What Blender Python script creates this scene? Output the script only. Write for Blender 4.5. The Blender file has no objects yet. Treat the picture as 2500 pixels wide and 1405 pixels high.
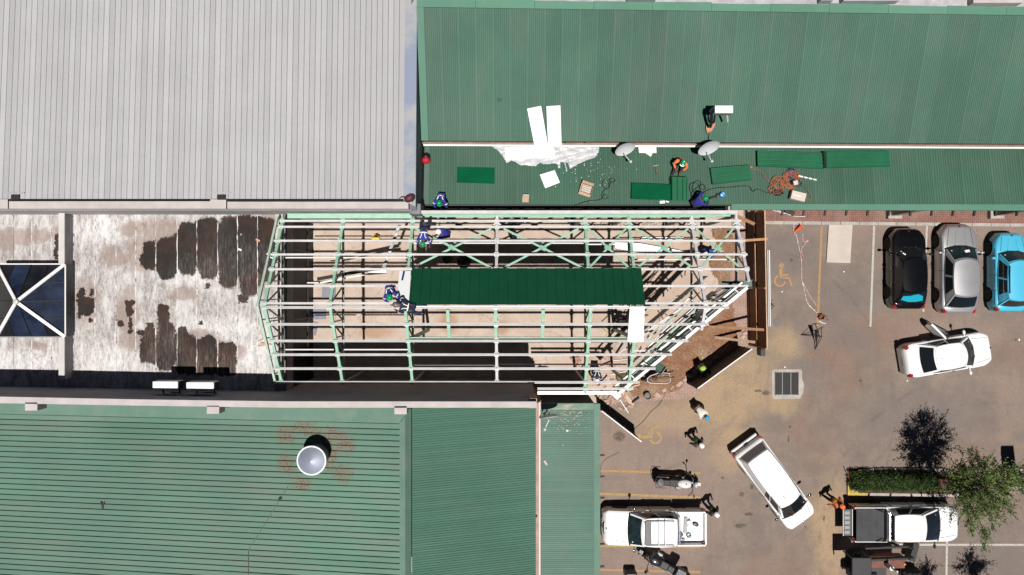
import bpy, math, random
from mathutils import Vector, Matrix
R = math.radians
random.seed(7)
scn = bpy.context.scene
COL = scn.collection

# ------------------------------------------------------------------ camera, world, sun
FOC = 1690.0      # focal length in photo pixels (photo 2500 wide)
HC = 36.7         # camera height in metres
cam = bpy.data.cameras.new('camera'); camo = bpy.data.objects.new('camera', cam); COL.objects.link(camo)
camo.location = (0, 0, HC); camo.rotation_euler = (0, 0, 0)
cam.sensor_width = 36.0; cam.lens = 36.0 * FOC / 2500.0
cam.clip_start = 0.5; cam.clip_end = 900
scn.camera = camo
SUN_DX, SUN_DY = -0.030, 0.262          # shadow displacement per metre of height
wd = bpy.data.worlds.new('World'); scn.world = wd; wd.use_nodes = True
nt = wd.node_tree; bg = nt.nodes['Background']
sky = nt.nodes.new('ShaderNodeTexSky'); sky.sky_type = 'NISHITA'; sky.sun_disc = False
sun_el = math.atan(1 / math.hypot(SUN_DX, SUN_DY))
az = math.atan2(-SUN_DX, -SUN_DY)       # direction towards the sun, from +Y clockwise
sky.sun_elevation = sun_el; sky.sun_rotation = az
sky.altitude = 1700; sky.air_density = 0.24; sky.dust_density = 0.1; sky.ozone_density = 1.0
nt.links.new(sky.outputs[0], bg.inputs[0]); bg.inputs[1].default_value = 0.05
sl = bpy.data.lights.new('sun', 'SUN'); so = bpy.data.objects.new('sun', sl); COL.objects.link(so)
sl.energy = 5.0; sl.angle = R(0.5); sl.color = (1.0, 0.965, 0.92)
so.rotation_euler = Vector((SUN_DX, SUN_DY, -1)).to_track_quat('-Z', 'Y').to_euler()
so.location = (0, -10, 60)
scn.view_settings.view_transform = 'Standard'; scn.view_settings.look = 'None'
scn.view_settings.gamma = 1; scn.view_settings.use_curve_mapping = False
scn.view_settings.exposure = 0.15

# ------------------------------------------------------------------ helpers
def P(px, py, h=0.0):
    k = (HC - h) / FOC
    return Vector(((px - 1250) * k, -(py - 702.5) * k, h))

ORG = {}
def tag(o, label=None, cat=None, group=None, kind=None):
    if label: o['label'] = label
    if cat: o['category'] = cat
    if group: o['group'] = group
    if kind: o['kind'] = kind
    return o
def thing(name, label, cat, loc=(0, 0, 0), rz=0, group=None):
    o = bpy.data.objects.new(name, None); COL.objects.link(o)
    o.empty_display_size = 0.2
    o.location = loc; o.rotation_euler = (0, 0, rz)
    ORG[o.name] = Vector(loc) if rz == 0 else None
    return tag(o, label, cat, group)

class MB:
    def __init__(s): s.v = []; s.f = []; s.m = []
    def add(s, vs, fs, mi=0):
        b = len(s.v); s.v += [tuple(v) for v in vs]
        s.f += [tuple(i + b for i in f) for f in fs]; s.m += [mi] * len(fs); return s
    def box(s, c, d, rz=0, mi=0, tilt=None):
        hx, hy, hz = d[0] / 2, d[1] / 2, d[2] / 2
        M = Matrix.Rotation(rz, 3, 'Z')
        if tilt: M = M @ Matrix.Rotation(tilt[0], 3, 'X') @ Matrix.Rotation(tilt[1], 3, 'Y')
        c = Vector(c)
        vs = [c + M @ Vector((x * hx, y * hy, z * hz)) for z in (-1, 1) for y in (-1, 1) for x in (-1, 1)]
        return s.add(vs, [(0, 2, 3, 1), (4, 5, 7, 6), (0, 1, 5, 4), (2, 6, 7, 3), (0, 4, 6, 2), (1, 3, 7, 5)], mi)
    def beam(s, a, b, w, h, mi=0, up=(0, 0, 1)):
        a = Vector(a); b = Vector(b); d = (b - a).normalized(); u = Vector(up)
        if abs(d.dot(u)) > 0.98: u = Vector((0, 1, 0))
        r = d.cross(u).normalized(); u = r.cross(d).normalized()
        vs = []
        for p in (a, b):
            for (i, j) in ((-1, -1), (1, -1), (1, 1), (-1, 1)):
                vs.append(p + r * (w / 2 * i) + u * (h / 2 * j))
        return s.add(vs, [(3, 2, 1, 0), (4, 5, 6, 7), (0, 1, 5, 4), (1, 2, 6, 5), (2, 3, 7, 6), (3, 0, 4, 7)], mi)
    def prism(s, poly, z0, z1, mi=0):
        """poly: list of (x,y) counter-clockwise; z may be numbers or lists"""
        n = len(poly)
        za = z0 if isinstance(z0, (list, tuple)) else [z0] * n
        zb = z1 if isinstance(z1, (list, tuple)) else [z1] * n
        ar = sum(poly[i][0] * poly[(i + 1) % n][1] - poly[(i + 1) % n][0] * poly[i][1] for i in range(n))
        idx = list(range(n)) if ar > 0 else list(range(n))[::-1]
        vs = [(poly[i][0], poly[i][1], za[i]) for i in idx] + [(poly[i][0], poly[i][1], zb[i]) for i in idx]
        fs = [tuple(range(n))[::-1], tuple(range(n, 2 * n))]
        fs += [(i, (i + 1) % n, n + (i + 1) % n, n + i) for i in range(n)]
        return s.add(vs, fs, mi)
    def slab(s, pts, t, mi=0):
        """pts: 3D top outline; thickness t straight down"""
        return s.prism([(p[0], p[1]) for p in pts], [p[2] - t for p in pts], [p[2] for p in pts], mi)
    def tube(s, pts, r, n=6, mi=0, cap=True):
        pts = [Vector(p) for p in pts]; rs = r if isinstance(r, (list, tuple)) else [r] * len(pts)
        vs = []; prev = None
        for i, p in enumerate(pts):
            d = (pts[min(i + 1, len(pts) - 1)] - pts[max(i - 1, 0)])
            if d.length < 1e-9: d = Vector((0, 0, 1))
            d.normalize()
            if prev is None:
                u = Vector((0, 0, 1)) if abs(d.z) < 0.9 else Vector((1, 0, 0))
            else: u = prev
            a = d.cross(u)
            if a.length < 1e-6: a = d.cross(Vector((0.3, 0.5, 0.8)))
            a.normalize(); u = a.cross(d).normalized(); prev = u
            for k in range(n):
                t = 2 * math.pi * k / n
                vs.append(p + (a * math.cos(t) + u * math.sin(t)) * rs[i])
        fs = []
        for i in range(len(pts) - 1):
            for k in range(n):
                k2 = (k + 1) % n
                fs.append((i * n + k, i * n + k2, (i + 1) * n + k2, (i + 1) * n + k))
        if cap:
            fs.append(tuple(range(n))[::-1]); fs.append(tuple(range((len(pts) - 1) * n, len(pts) * n)))
        return s.add(vs, fs, mi)
    def lathe(s, prof, c=(0, 0, 0), n=20, mi=0, M=None):
        """prof list of (r,z)"""
        c = Vector(c); vs = []; M = M or Matrix.Identity(3)
        for (r, z) in prof:
            for k in range(n):
                t = 2 * math.pi * k / n
                vs.append(c + M @ Vector((r * math.cos(t), r * math.sin(t), z)))
        fs = []
        for i in range(len(prof) - 1):
            for k in range(n):
                k2 = (k + 1) % n
                fs.append((i * n + k, i * n + k2, (i + 1) * n + k2, (i + 1) * n + k))
        if prof[0][0] > 1e-5: fs.append(tuple(range(n))[::-1])
        if prof[-1][0] > 1e-5: fs.append(tuple(range((len(prof) - 1) * n, len(prof) * n)))
        return s.add(vs, fs, mi)
    def build(s, name, mats, parent=None, smooth=None, local=False, bevel=0, kind=None):
        o = None
        off = Vector((0, 0, 0))
        if parent is not None and not local:
            off = ORG.get(parent.name) or Vector((0, 0, 0))
        me = bpy.data.meshes.new(name)
        me.from_pydata([(v[0] - off.x, v[1] - off.y, v[2] - off.z) for v in s.v], [], s.f)
        if not isinstance(mats, (list, tuple)): mats = [mats]
        for m in mats: me.materials.append(m)
        if len(mats) > 1: me.polygons.foreach_set('material_index', s.m)
        if smooth is not None:
            me.polygons.foreach_set('use_smooth', [True] * len(me.polygons))
            me.set_sharp_from_angle(angle=R(smooth))
        me.update()
        o = bpy.data.objects.new(name, me); COL.objects.link(o)
        if parent is not None: o.parent = parent
        ORG[o.name] = off if not local else Vector((0, 0, 0))
        if bevel:
            b = o.modifiers.new('bevel', 'BEVEL'); b.width = bevel; b.segments = 1; b.limit_method = 'ANGLE'
        if kind: o['kind'] = kind
        return o

def copy_tree(o, parent=None):
    c = o.copy(); COL.objects.link(c); c.parent = parent
    for ch in list(o.children): copy_tree(ch, c)
    return c

# ------------------------------------------------------------------ materials
MATS = {}
def mat(name, col, rough=0.7, metal=0.0, var=0.0, scale=3.0, bump=0.0, bscale=40.0, coat=0.0, spec=0.5, fine=0.0, stretch=None, col2=None, ramp=(0.35, 0.65)):
    if name in MATS: return MATS[name]
    m = bpy.data.materials.new(name); m.use_nodes = True; MATS[name] = m
    t = m.node_tree; b = t.nodes['Principled BSDF']
    b.inputs['Roughness'].default_value = rough; b.inputs['Metallic'].default_value = metal
    b.inputs['Specular IOR Level'].default_value = spec
    if coat: b.inputs['Coat Weight'].default_value = coat; b.inputs['Coat Roughness'].default_value = 0.05
    b.inputs['Base Color'].default_value = (*col, 1)
    if var or fine or bump or col2:
        tc = t.nodes.new('ShaderNodeTexCoord'); src = tc.outputs['Object']
        if stretch:
            mp = t.nodes.new('ShaderNodeMapping'); mp.inputs['Scale'].default_value = stretch
            t.links.new(src, mp.inputs[0]); src = mp.outputs[0]
        if var or col2:
            n = t.nodes.new('ShaderNodeTexNoise'); n.inputs['Scale'].default_value = scale; n.inputs['Detail'].default_value = 7; n.inputs['Roughness'].default_value = 0.62
            t.links.new(src, n.inputs['Vector'])
            r = t.nodes.new('ShaderNodeValToRGB'); r.color_ramp.elements[0].position = ramp[0]; r.color_ramp.elements[1].position = ramp[1]
            c2 = col2 or tuple(min(1, c * (1 + var)) for c in col)
            c1 = col if col2 else tuple(c * (1 - var) for c in col)
            r.color_ramp.elements[0].color = (*c1, 1); r.color_ramp.elements[1].color = (*c2, 1)
            t.links.new(n.outputs[0], r.inputs[0]); last = r.outputs[0]
        else:
            rgb = t.nodes.new('ShaderNodeRGB'); rgb.outputs[0].default_value = (*col, 1); last = rgb.outputs[0]
        if fine:
            n2 = t.nodes.new('ShaderNodeTexNoise'); n2.inputs['Scale'].default_value = 22; n2.inputs['Detail'].default_value = 8; n2.inputs['Roughness'].default_value = 0.75
            t.links.new(src, n2.inputs['Vector'])
            mr = t.nodes.new('ShaderNodeMapRange'); mr.inputs['From Min'].default_value = 0.3; mr.inputs['From Max'].default_value = 0.7
            mr.inputs['To Min'].default_value = 1 - fine; mr.inputs['To Max'].default_value = 1 + fine
            t.links.new(n2.outputs[0], mr.inputs[0])
            mx = t.nodes.new('ShaderNodeVectorMath'); mx.operation = 'SCALE'
            t.links.new(last, mx.inputs[0]); t.links.new(mr.outputs[0], mx.inputs['Scale']); last = mx.outputs[0]
        t.links.new(last, b.inputs['Base Color'])
        if bump:
            n3 = t.nodes.new('ShaderNodeTexNoise'); n3.inputs['Scale'].default_value = bscale; n3.inputs['Detail'].default_value = 6
            t.links.new(src, n3.inputs['Vector'])
            bp = t.nodes.new('ShaderNodeBump'); bp.inputs['Strength'].default_value = bump; bp.inputs['Distance'].default_value = 0.02
            t.links.new(n3.outputs[0], bp.inputs['Height']); t.links.new(bp.outputs[0], b.inputs['Normal'])
    return m

class NT:
    """small node helper for the layered ground and roof materials"""
    def __init__(s, name, rough=0.9, spec=0.3):
        s.m = bpy.data.materials.new(name); s.m.use_nodes = True; s.t = s.m.node_tree; s.b = s.t.nodes['Principled BSDF']
        s.b.inputs['Roughness'].default_value = rough; s.b.inputs['Specular IOR Level'].default_value = spec
        s.pos = s.t.nodes.new('ShaderNodeNewGeometry').outputs['Position']; MATS[name] = s.m
    def vm(s, op, a, b=None, sc=None):
        n = s.t.nodes.new('ShaderNodeVectorMath'); n.operation = op
        for i, x in enumerate((a, b)):
            if x is None: continue
            if isinstance(x, (tuple, list)): n.inputs[i].default_value = x
            else: s.t.links.new(x, n.inputs[i])
        if sc is not None:
            if isinstance(sc, (int, float)): n.inputs['Scale'].default_value = sc
            else: s.t.links.new(sc, n.inputs['Scale'])
        return n.outputs['Value'] if op in ('LENGTH', 'DOT_PRODUCT') else n.outputs[0]
    def ma(s, op, a, b=0.0, c=None, clamp=False):
        n = s.t.nodes.new('ShaderNodeMath'); n.operation = op; n.use_clamp = clamp
        for i, x in enumerate((a, b, c)):
            if x is None: continue
            if isinstance(x, (int, float)): n.inputs[i].default_value = x
            else: s.t.links.new(x, n.inputs[i])
        return n.outputs[0]
    def noise(s, scale, detail=6, rough=0.6, vec=None, stretch=None, color=False, off=0):
        v = vec or s.pos
        if stretch: v = s.vm('MULTIPLY', v, stretch)
        if off: v = s.vm('ADD', v, (off, off * 1.3, 0))
        n = s.t.nodes.new('ShaderNodeTexNoise'); n.inputs['Scale'].default_value = scale; n.inputs['Detail'].default_value = detail; n.inputs['Roughness'].default_value = rough
        s.t.links.new(v, n.inputs['Vector']); return n.outputs[1] if color else n.outputs[0]
    def mr(s, x, a, b, c=0.0, d=1.0, smooth=True):
        n = s.t.nodes.new('ShaderNodeMapRange'); n.interpolation_type = 'SMOOTHSTEP' if smooth else 'LINEAR'
        s.t.links.new(x, n.inputs[0])
        for i, k in enumerate((a, b, c, d)): n.inputs[i + 1].default_value = k
        return n.outputs[0]
    def mix(s, f, a, b):
        n = s.t.nodes.new('ShaderNodeMix'); n.data_type = 'RGBA'; n.clamp_factor = True
        if isinstance(f, (int, float)): n.inputs[0].default_value = f
        else: s.t.links.new(f, n.inputs[0])
        for i, x in ((6, a), (7, b)):
            if isinstance(x, (tuple, list)): n.inputs[i].default_value = (*x[:3], 1)
            else: s.t.links.new(x, n.inputs[i])
        return n.outputs[2]
    def blobs(s, lst, warp=0.35, wscale=1.3, edge=0.06, warp2=0.0, sq=False):
        """lst: (x,y,rx,ry[,rot]); returns mask 1 inside"""
        nz = s.noise(wscale, 5, 0.6, color=True)
        w = s.vm('SCALE', s.vm('SUBTRACT', nz, (0.5, 0.5, 0.5)), sc=warp * 2)
        p = s.vm('ADD', s.pos, w)
        if warp2:
            nz2 = s.noise(wscale * 5, 5, 0.7, color=True)
            p = s.vm('ADD', p, s.vm('SCALE', s.vm('SUBTRACT', nz2, (0.5, 0.5, 0.5)), sc=warp2 * 2))
        p = s.vm('MULTIPLY', p, (1, 1, 0))
        cur = None
        for (x, y, rx, ry) in lst:
            v = s.vm('MULTIPLY', s.vm('SUBTRACT', p, (x, y, 0)), (1 / rx, 1 / ry, 0))
            if sq:
                v2 = s.vm('MULTIPLY', v, v); d = s.vm('DOT_PRODUCT', v2, v2)
            else: d = s.vm('LENGTH', v)
            cur = d if cur is None else s.ma('MINIMUM', cur, d)
        return s.mr(cur, 1 - edge, 1 + edge, 1.0, 0.0)
    def out(s, col, bump=None, bs=0.3, dist=0.02):
        s.t.links.new(col, s.b.inputs['Base Color'])
        if bump is not None:
            bp = s.t.nodes.new('ShaderNodeBump'); bp.inputs['Strength'].default_value = bs; bp.inputs['Distance'].default_value = dist
            s.t.links.new(bump, bp.inputs['Height']); s.t.links.new(bp.outputs[0], s.b.inputs['Normal'])
        return s.m

def pb(px, py, rx, ry, h=0.0):
    p = P(px, py, h); k = (HC - h) / FOC
    return (p.x, p.y, rx * k, ry * k)

GREEN_OLD = (0.062, 0.138, 0.098)
M_cream = mat('cream_plaster', (0.43, 0.385, 0.37), 0.85, var=0.10, scale=1.2, fine=0.08)
M_greywall = mat('grey_wall_paint', (0.34, 0.34, 0.35), 0.85, var=0.12, scale=0.9, fine=0.06)
M_bluegrey = mat('bluish_flashing', (0.31, 0.31, 0.315), 0.7, col2=(0.20, 0.235, 0.31), scale=0.5, fine=0.08, ramp=(0.42, 0.56))
M_dark = mat('dark_void', (0.012, 0.012, 0.013), 0.8)
M_black = mat('black_plastic', (0.01, 0.01, 0.011), 0.45)
M_blackmetal = mat('black_metal', (0.018, 0.018, 0.02), 0.5, metal=0.3)
M_darkglass = mat('dark_glazing', (0.006, 0.007, 0.008), 0.5, spec=0.15)
M_white = mat('white_paint', (0.78, 0.78, 0.77), 0.5)
M_poly = mat('polystyrene_white', (0.86, 0.86, 0.86), 0.9)
M_plastic = None
M_galv = mat('galvanised_steel', (0.46, 0.45, 0.45), 0.55, metal=0.15, var=0.08, scale=4)
M_galvdark = mat('galvanised_steel_dark', (0.2, 0.2, 0.2), 0.5, metal=0.3)
M_mint = mat('mint_primer', (0.27, 0.46, 0.345), 0.6, var=0.1, scale=3)
M_newgreen = mat('new_green_sheet', (0.003, 0.052, 0.022), 0.42, var=0.10, scale=1.2, fine=0.10)
M_bright_green = mat('stack_green_sheet', (0.003, 0.085, 0.035), 0.14, var=0.10, scale=1.5)
M_rubber = mat('rubber', (0.012, 0.012, 0.012), 0.8)
M_steel = mat('bright_steel', (0.55, 0.55, 0.56), 0.3, metal=0.9)
M_alu = mat('aluminium_cap', (0.33, 0.36, 0.44), 0.5, metal=0.6, var=0.06, scale=2)
M_ply = mat('plywood_brown', (0.19, 0.08, 0.037), 0.8, var=0.25, scale=2.5, fine=0.15, stretch=(1, 1, 1))
M_timber = mat('timber', (0.38, 0.20, 0.10), 0.8, var=0.2, scale=3, fine=0.12, stretch=(6, 1, 1))
M_timber2 = mat('pale_timber', (0.48, 0.33, 0.22), 0.8, var=0.15, scale=4, fine=0.12)
M_board = mat('cream_board', (0.44, 0.385, 0.34), 0.8, var=0.06, scale=1.5, fine=0.05)
M_card = mat('cardboard', (0.42, 0.29, 0.20), 0.9, var=0.12, scale=5)
M_orange = mat('orange_plastic', (0.75, 0.11, 0.015), 0.5)
M_brick = mat('clay_brick', (0.34, 0.19, 0.145), 0.9, var=0.25, scale=6, fine=0.2)
M_concrete = mat('concrete', (0.34, 0.31, 0.28), 0.9, var=0.15, scale=2, fine=0.12, bump=0.2)
M_rust = mat('rusty_steel', (0.16, 0.055, 0.025), 0.8, var=0.3, scale=6)
# ================================================================== GROUND
def ground_material():
    n = NT('dusty_asphalt', 0.92, 0.25)
    big = n.noise(0.16, 5, 0.55); mid = n.noise(0.9, 7, 0.65, off=11); fine = n.noise(9, 8, 0.75, off=5); sp = n.noise(45, 3, 0.6, off=3)
    base = n.mix(n.mr(mid, 0.3, 0.72), (0.166, 0.133, 0.115), (0.234, 0.183, 0.149))
    base = n.mix(n.ma('MULTIPLY', n.mr(big, 0.50, 0.68), 0.6), base, (0.222, 0.138, 0.100))
    sand = n.blobs([pb(1735, 950, 105, 60), pb(1820, 935, 80, 75), pb(1710, 1000, 90, 45), pb(1640, 1020, 110, 45), pb(1790, 1000, 60, 40),
                    pb(1900, 980, 50, 30), pb(1905, 860, 45, 60), pb(2030, 1300, 45, 130), pb(1790, 1090, 60, 60)], 0.9, 0.55, 0.6, 0.35)
    base = n.mix(n.ma('MULTIPLY', sand, n.mr(mid, 0.22, 0.6, 0.42, 0.85)), base, (0.37, 0.265, 0.155))
    pink = n.blobs([pb(1520, 1080, 160, 130), pb(1560, 1300, 130, 150), pb(1700, 1250, 90, 120), pb(2250, 560, 260, 22), pb(2330, 810, 120, 30), pb(2470, 960, 40, 70), pb(1650, 1130, 120, 60)], 0.9, 0.7, 0.6, 0.25)
    base = n.mix(n.ma('MULTIPLY', pink, 0.55), base, (0.27, 0.20, 0.165))
    grey = n.blobs([pb(1930, 620, 60, 60), pb(2060, 720, 75, 60), pb(1950, 900, 60, 40), pb(2250, 1010, 160, 60), pb(2400, 1390, 160, 80), pb(2080, 830, 60, 40)], 0.9, 0.6, 0.6, 0.3)
    base = n.mix(n.ma('MULTIPLY', grey, 0.6), base, (0.160, 0.136, 0.126))
    rust = n.mr(n.noise(0.8, 6, 0.7, off=31), 0.60, 0.74)
    base = n.mix(n.ma('MULTIPLY', rust, 0.5), base, (0.30, 0.145, 0.075))
    tyre = n.mr(n.noise(1.0, 4, 0.6, stretch=(2.6, 0.28, 1), off=23), 0.56, 0.66)
    base = n.mix(n.ma('MULTIPLY', tyre, 0.20), base, (0.135, 0.11, 0.10))
    spots = n.blobs([pb(1850, 640, 3, 3), pb(1932, 636, 4, 4), pb(1875, 1188, 3.4, 3.4), pb(1835, 1189, 5, 6), pb(1810, 1207, 6, 6), pb(2101, 930, 4, 3), pb(1929, 1043, 3, 3), pb(1925, 1073, 2.4, 9),
                     pb(1764, 1167, 3, 3), pb(2012, 1267, 3, 7), pb(1967, 1286, 3, 3), pb(1828, 1256, 10, 4), pb(1807, 1284, 14, 5), pb(2020, 780, 3, 3), pb(1885, 733, 2, 2), pb(2480, 830, 3, 3), pb(2230, 935, 2, 2), pb(1512, 1066, 14, 12), pb(1850, 955, 9, 3.5, ), pb(1870, 960, 10, 6)], 0.05, 4, 0.35, 0.03)
    base = n.mix(n.ma('MULTIPLY', spots, n.mr(fine, 0.35, 0.55, 0.2, 0.8)), base, (0.05, 0.038, 0.032))
    base = n.mix(n.mr(fine, 0.28, 0.75, 0.0, 0.36), base, (0.095, 0.074, 0.064))
    base = n.mix(n.mr(sp, 0.66, 0.72, 0.0, 0.6), base, (0.42, 0.36, 0.31))
    base = n.mix(n.mr(n.noise(14, 2, 0.5, off=17), 0.74, 0.78, 0.0, 0.75), base, (0.6, 0.55, 0.5))
    arcs = None
    for (cx, cy, r_) in ((1760, 1010, 9.2), (1760, 1010, 7.6), (2420, 1330, 7.5), (2420, 1330, 9.1), (1500, 800, 8.0)):
        c = P(cx, cy); dd = n.ma('ABSOLUTE', n.ma('SUBTRACT', n.vm('LENGTH', n.vm('SUBTRACT', n.vm('MULTIPLY', n.pos, (1, 1, 0)), (c.x, c.y, 0))), r_))
        arcs = dd if arcs is None else n.ma('MINIMUM', arcs, dd)
    am = n.ma('MULTIPLY', n.mr(arcs, 0.05, 0.14, 1, 0), n.mr(n.noise(0.7, 5, .7, off=51), .45, .65, 0, .30))
    base = n.mix(am, base, (0.085, 0.068, 0.060))
    # hairline cracks
    v = n.t.nodes.new('ShaderNodeTexVoronoi'); v.feature = 'DISTANCE_TO_EDGE'; v.inputs['Scale'].default_value = 0.22
    n.t.links.new(n.vm('ADD', n.pos, n.vm('SCALE', n.noise(0.9, 6, 0.6, color=True), sc=1.1)), v.inputs['Vector'])
    base = n.mix(n.ma('MULTIPLY', n.mr(v.outputs['Distance'], 0.0, 0.005, 1, 0), 0.14), base, (0.06, 0.05, 0.045))
    return n.out(base, n.noise(60, 5, 0.7), 0.35, 0.01)
M_asphalt = ground_material()
g = MB(); g.add([(-400, -400, 0), (400, -400, 0), (400, 400, 0), (-400, 400, 0)], [(0, 1, 2, 3)])
tag(g.build('ground', M_asphalt), kind='structure')

def sheet(name, pxs, z, m, kind='structure', t=0.0):
    b = MB(); pts = [P(x, y, z) for x, y in pxs]
    if t: b.prism([(p.x, p.y) for p in pts], z - t, z)
    else: b.prism([(p.x, p.y) for p in pts], z - 0.003, z)
    o = b.build(name, m)
    if kind: o['kind'] = kind
    return o

# site floor slab (tan concrete)
def slab_material():
    n = NT('site_floor_concrete', 0.9, 0.25)
    mid = n.noise(0.7, 7, 0.65); fine = n.noise(12, 8, 0.75, off=4)
    b = n.mix(n.mr(mid, 0.3, 0.7), (0.40, 0.315, 0.258), (0.50, 0.41, 0.345))
    st = n.blobs([pb(920, 810, 40, 16), pb(1095, 790, 22, 25), pb(1225, 800, 18, 16), pb(880, 655, 40, 10), pb(1090, 760, 12, 22), pb(1250, 838, 20, 10)], 0.25, 2, 0.5, 0.1)
    b = n.mix(n.ma('MULTIPLY', st, 0.55), b, (0.30, 0.155, 0.07))
    dust = n.blobs([pb(1600, 700, 90, 160), pb(1700, 820, 100, 90), pb(1450, 900, 90, 60), pb(1650, 600, 120, 60)], 0.8, 0.9, 0.6, 0.3)
    b = n.mix(n.ma('MULTIPLY', dust, 0.5), b, (0.40, 0.29, 0.22))
    v = n.t.nodes.new('ShaderNodeTexVoronoi'); v.feature = 'DISTANCE_TO_EDGE'; v.inputs['Scale'].default_value = 0.35
    n.t.links.new(n.vm('ADD', n.pos, n.vm('SCALE', n.noise(1.2, 6, 0.6, color=True), sc=0.9)), v.inputs['Vector'])
    b = n.mix(n.ma('MULTIPLY', n.mr(v.outputs['Distance'], 0.0, 0.008, 1, 0), 0.5), b, (0.16, 0.10, 0.07))
    b = n.mix(n.mr(fine, 0.3, 0.75, 0.0, 0.22), b, (0.24, 0.17, 0.12))
    return n.out(b, n.noise(50, 5, 0.7), 0.25, 0.01)
M_slab = slab_material()
sheet('site_floor', [(740, 480), (1815, 480), (1815, 560), (1765, 580), (1745, 640), (1755, 700), (1700, 760), (1620, 830), (1545, 900), (1520, 925), (1465, 965), (1465, 990), (740, 990)], 0.012, M_slab)

# red soil strip round the new footing
def soil_material():
    n = NT('red_soil', 0.95, 0.15)
    mid = n.noise(1.6, 8, 0.7); fine = n.noise(14, 8, 0.8, off=4)
    b = n.mix(n.mr(mid, 0.35, 0.65), (0.29, 0.135, 0.075), (0.36, 0.235, 0.15))
    b = n.mix(n.mr(n.noise(0.7, 5, 0.6, off=9), 0.52, 0.66, 0, 0.8), b, (0.42, 0.31, 0.21))
    b = n.mix(n.mr(fine, 0.35, 0.62, 0.0, 0.7), b, (0.11, 0.055, 0.03))
    b = n.mix(n.mr(n.noise(30, 3, 0.6, off=14), 0.68, 0.75, 0.0, 0.7), b, (0.55, 0.45, 0.35))
    return n.out(b, n.noise(16, 8, 0.8), 0.9, 0.06)
M_soil = soil_material()
def rough_patch(name, pxs, z, m, amp=0.06, step=0.12, kind='stuff'):
    """an uneven patch of soil: height field inside a polygon"""
    pts = [P(x, y, z) for x, y in pxs]
    x0 = min(p.x for p in pts); x1 = max(p.x for p in pts); y0 = min(p.y for p in pts); y1 = max(p.y for p in pts)
    def inside(x, y):
        c = False; n = len(pts)
        for i in range(n):
            a, b = pts[i], pts[(i + 1) % n]
            if (a.y > y) != (b.y > y) and x < (b.x - a.x) * (y - a.y) / (b.y - a.y) + a.x: c = not c
        return c
    rnd = random.Random(3); nx = int((x1 - x0) / step) + 1; ny = int((y1 - y0) / step) + 1
    b = MB(); idx = {}
    for j in range(ny + 1):
        for i in range(nx + 1):
            x = x0 + i * step + rnd.uniform(-.03, .03); y = y0 + j * step + rnd.uniform(-.03, .03)
            ins = inside(x, y)
            zz = z + amp * (0.5 + 0.5 * math.sin(x * 3.1 + 1.3 * math.sin(y * 2.3))) * (0.5 + 0.5 * math.cos(y * 2.7 + x)) + rnd.uniform(0, amp * 0.4) if ins else -0.03
            idx[i, j] = len(b.v); b.v.append((x, y, zz))
    for j in range(ny):
        for i in range(nx):
            q = [idx[i, j], idx[i + 1, j], idx[i + 1, j + 1], idx[i, j + 1]]
            if all(b.v[k][2] < 0 for k in q): continue
            b.f.append(tuple(q)); b.m.append(0)
    o = b.build(name, m, smooth=50); o['kind'] = kind; return o
rough_patch('red_soil', [(1700, 770), (1790, 735), (1800, 835), (1745, 860), (1690, 905), (1660, 950), (1590, 975), (1540, 965), (1530, 945), (1600, 900), (1650, 850)], 0.02, M_soil, 0.09, 0.09)
rough_patch('soil_heap', [(1735, 560), (1785, 552), (1795, 600), (1790, 660), (1765, 690), (1740, 670), (1730, 640), (1752, 600)], 0.02, M_soil, 0.10, 0.09)

# brick paving beside the canopy building
def paver_material(name, c1, c2, mortar, rot=0.0):
    n = NT(name, 0.9, 0.2)
    mp = n.t.nodes.new('ShaderNodeMapping'); mp.inputs['Rotation'].default_value = (0, 0, rot); n.t.links.new(n.pos, mp.inputs[0])
    b = n.t.nodes.new('ShaderNodeTexBrick'); b.inputs['Color1'].default_value = (*c1, 1); b.inputs['Color2'].default_value = (*c2, 1); b.inputs['Mortar'].default_value = (*mortar, 1)
    b.inputs['Scale'].default_value = 1.0; b.inputs['Brick Width'].default_value = 0.22; b.inputs['Row Height'].default_value = 0.11; b.inputs['Mortar Size'].default_value = 0.012
    n.t.links.new(mp.outputs[0], b.inputs['Vector'])
    c = n.mix(n.mr(n.noise(3, 7, 0.7), 0.35, 0.75, 0, 0.6), b.outputs[0], tuple(x * 1.35 for x in c1))
    c = n.mix(n.mr(n.noise(0.5, 5, 0.6, off=8), 0.45, 0.7, 0, 0.5), c, (0.27, 0.20, 0.165))
    return n.out(c, b.outputs['Fac'], -0.4, 0.01)
M_paver = paver_material('brick_paving', (0.20, 0.098, 0.078), (0.245, 0.125, 0.10), (0.09, 0.055, 0.045), R(90))
M_paver2 = paver_material('old_paving', (0.30, 0.20, 0.165), (0.36, 0.255, 0.215), (0.13, 0.075, 0.055), R(45))
sheet('paved_walkway', [(1835, 470), (2700, 470), (2700, 547), (1868, 540), (1835, 540)], 0.13, M_paver, t=0.13)
sheet('old_pavement', [(1785, 540), (1835, 520), (1835, 835), (1800, 870), (1700, 965), (1660, 975), (1570, 980), (1480, 985), (1470, 945), (1560, 960), (1640, 950), (1690, 900), (1780, 820)], 0.016, M_paver2)
# kerb stones along the parking bays
kb = thing('parking_kerb', 'long pale concrete kerb between brick walkway and parking bays', 'kerb', P(1868, 545))
x = 1868.0
while x < 2640:
    x2 = x + 46
    yy = 540 + (x - 1868) * 0.0095; yy2 = 540 + (x2 - 1868) * 0.0095
    a = [P(x + .5, yy, 0.145), P(x2 - .5, yy2, 0.145), P(x2 - .5, yy2 + 8, 0.145), P(x + .5, yy + 8, 0.145)]
    MB().slab(a, 0.144).build('kerb_stone', M_concrete, kb)
    x = x2

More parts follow.
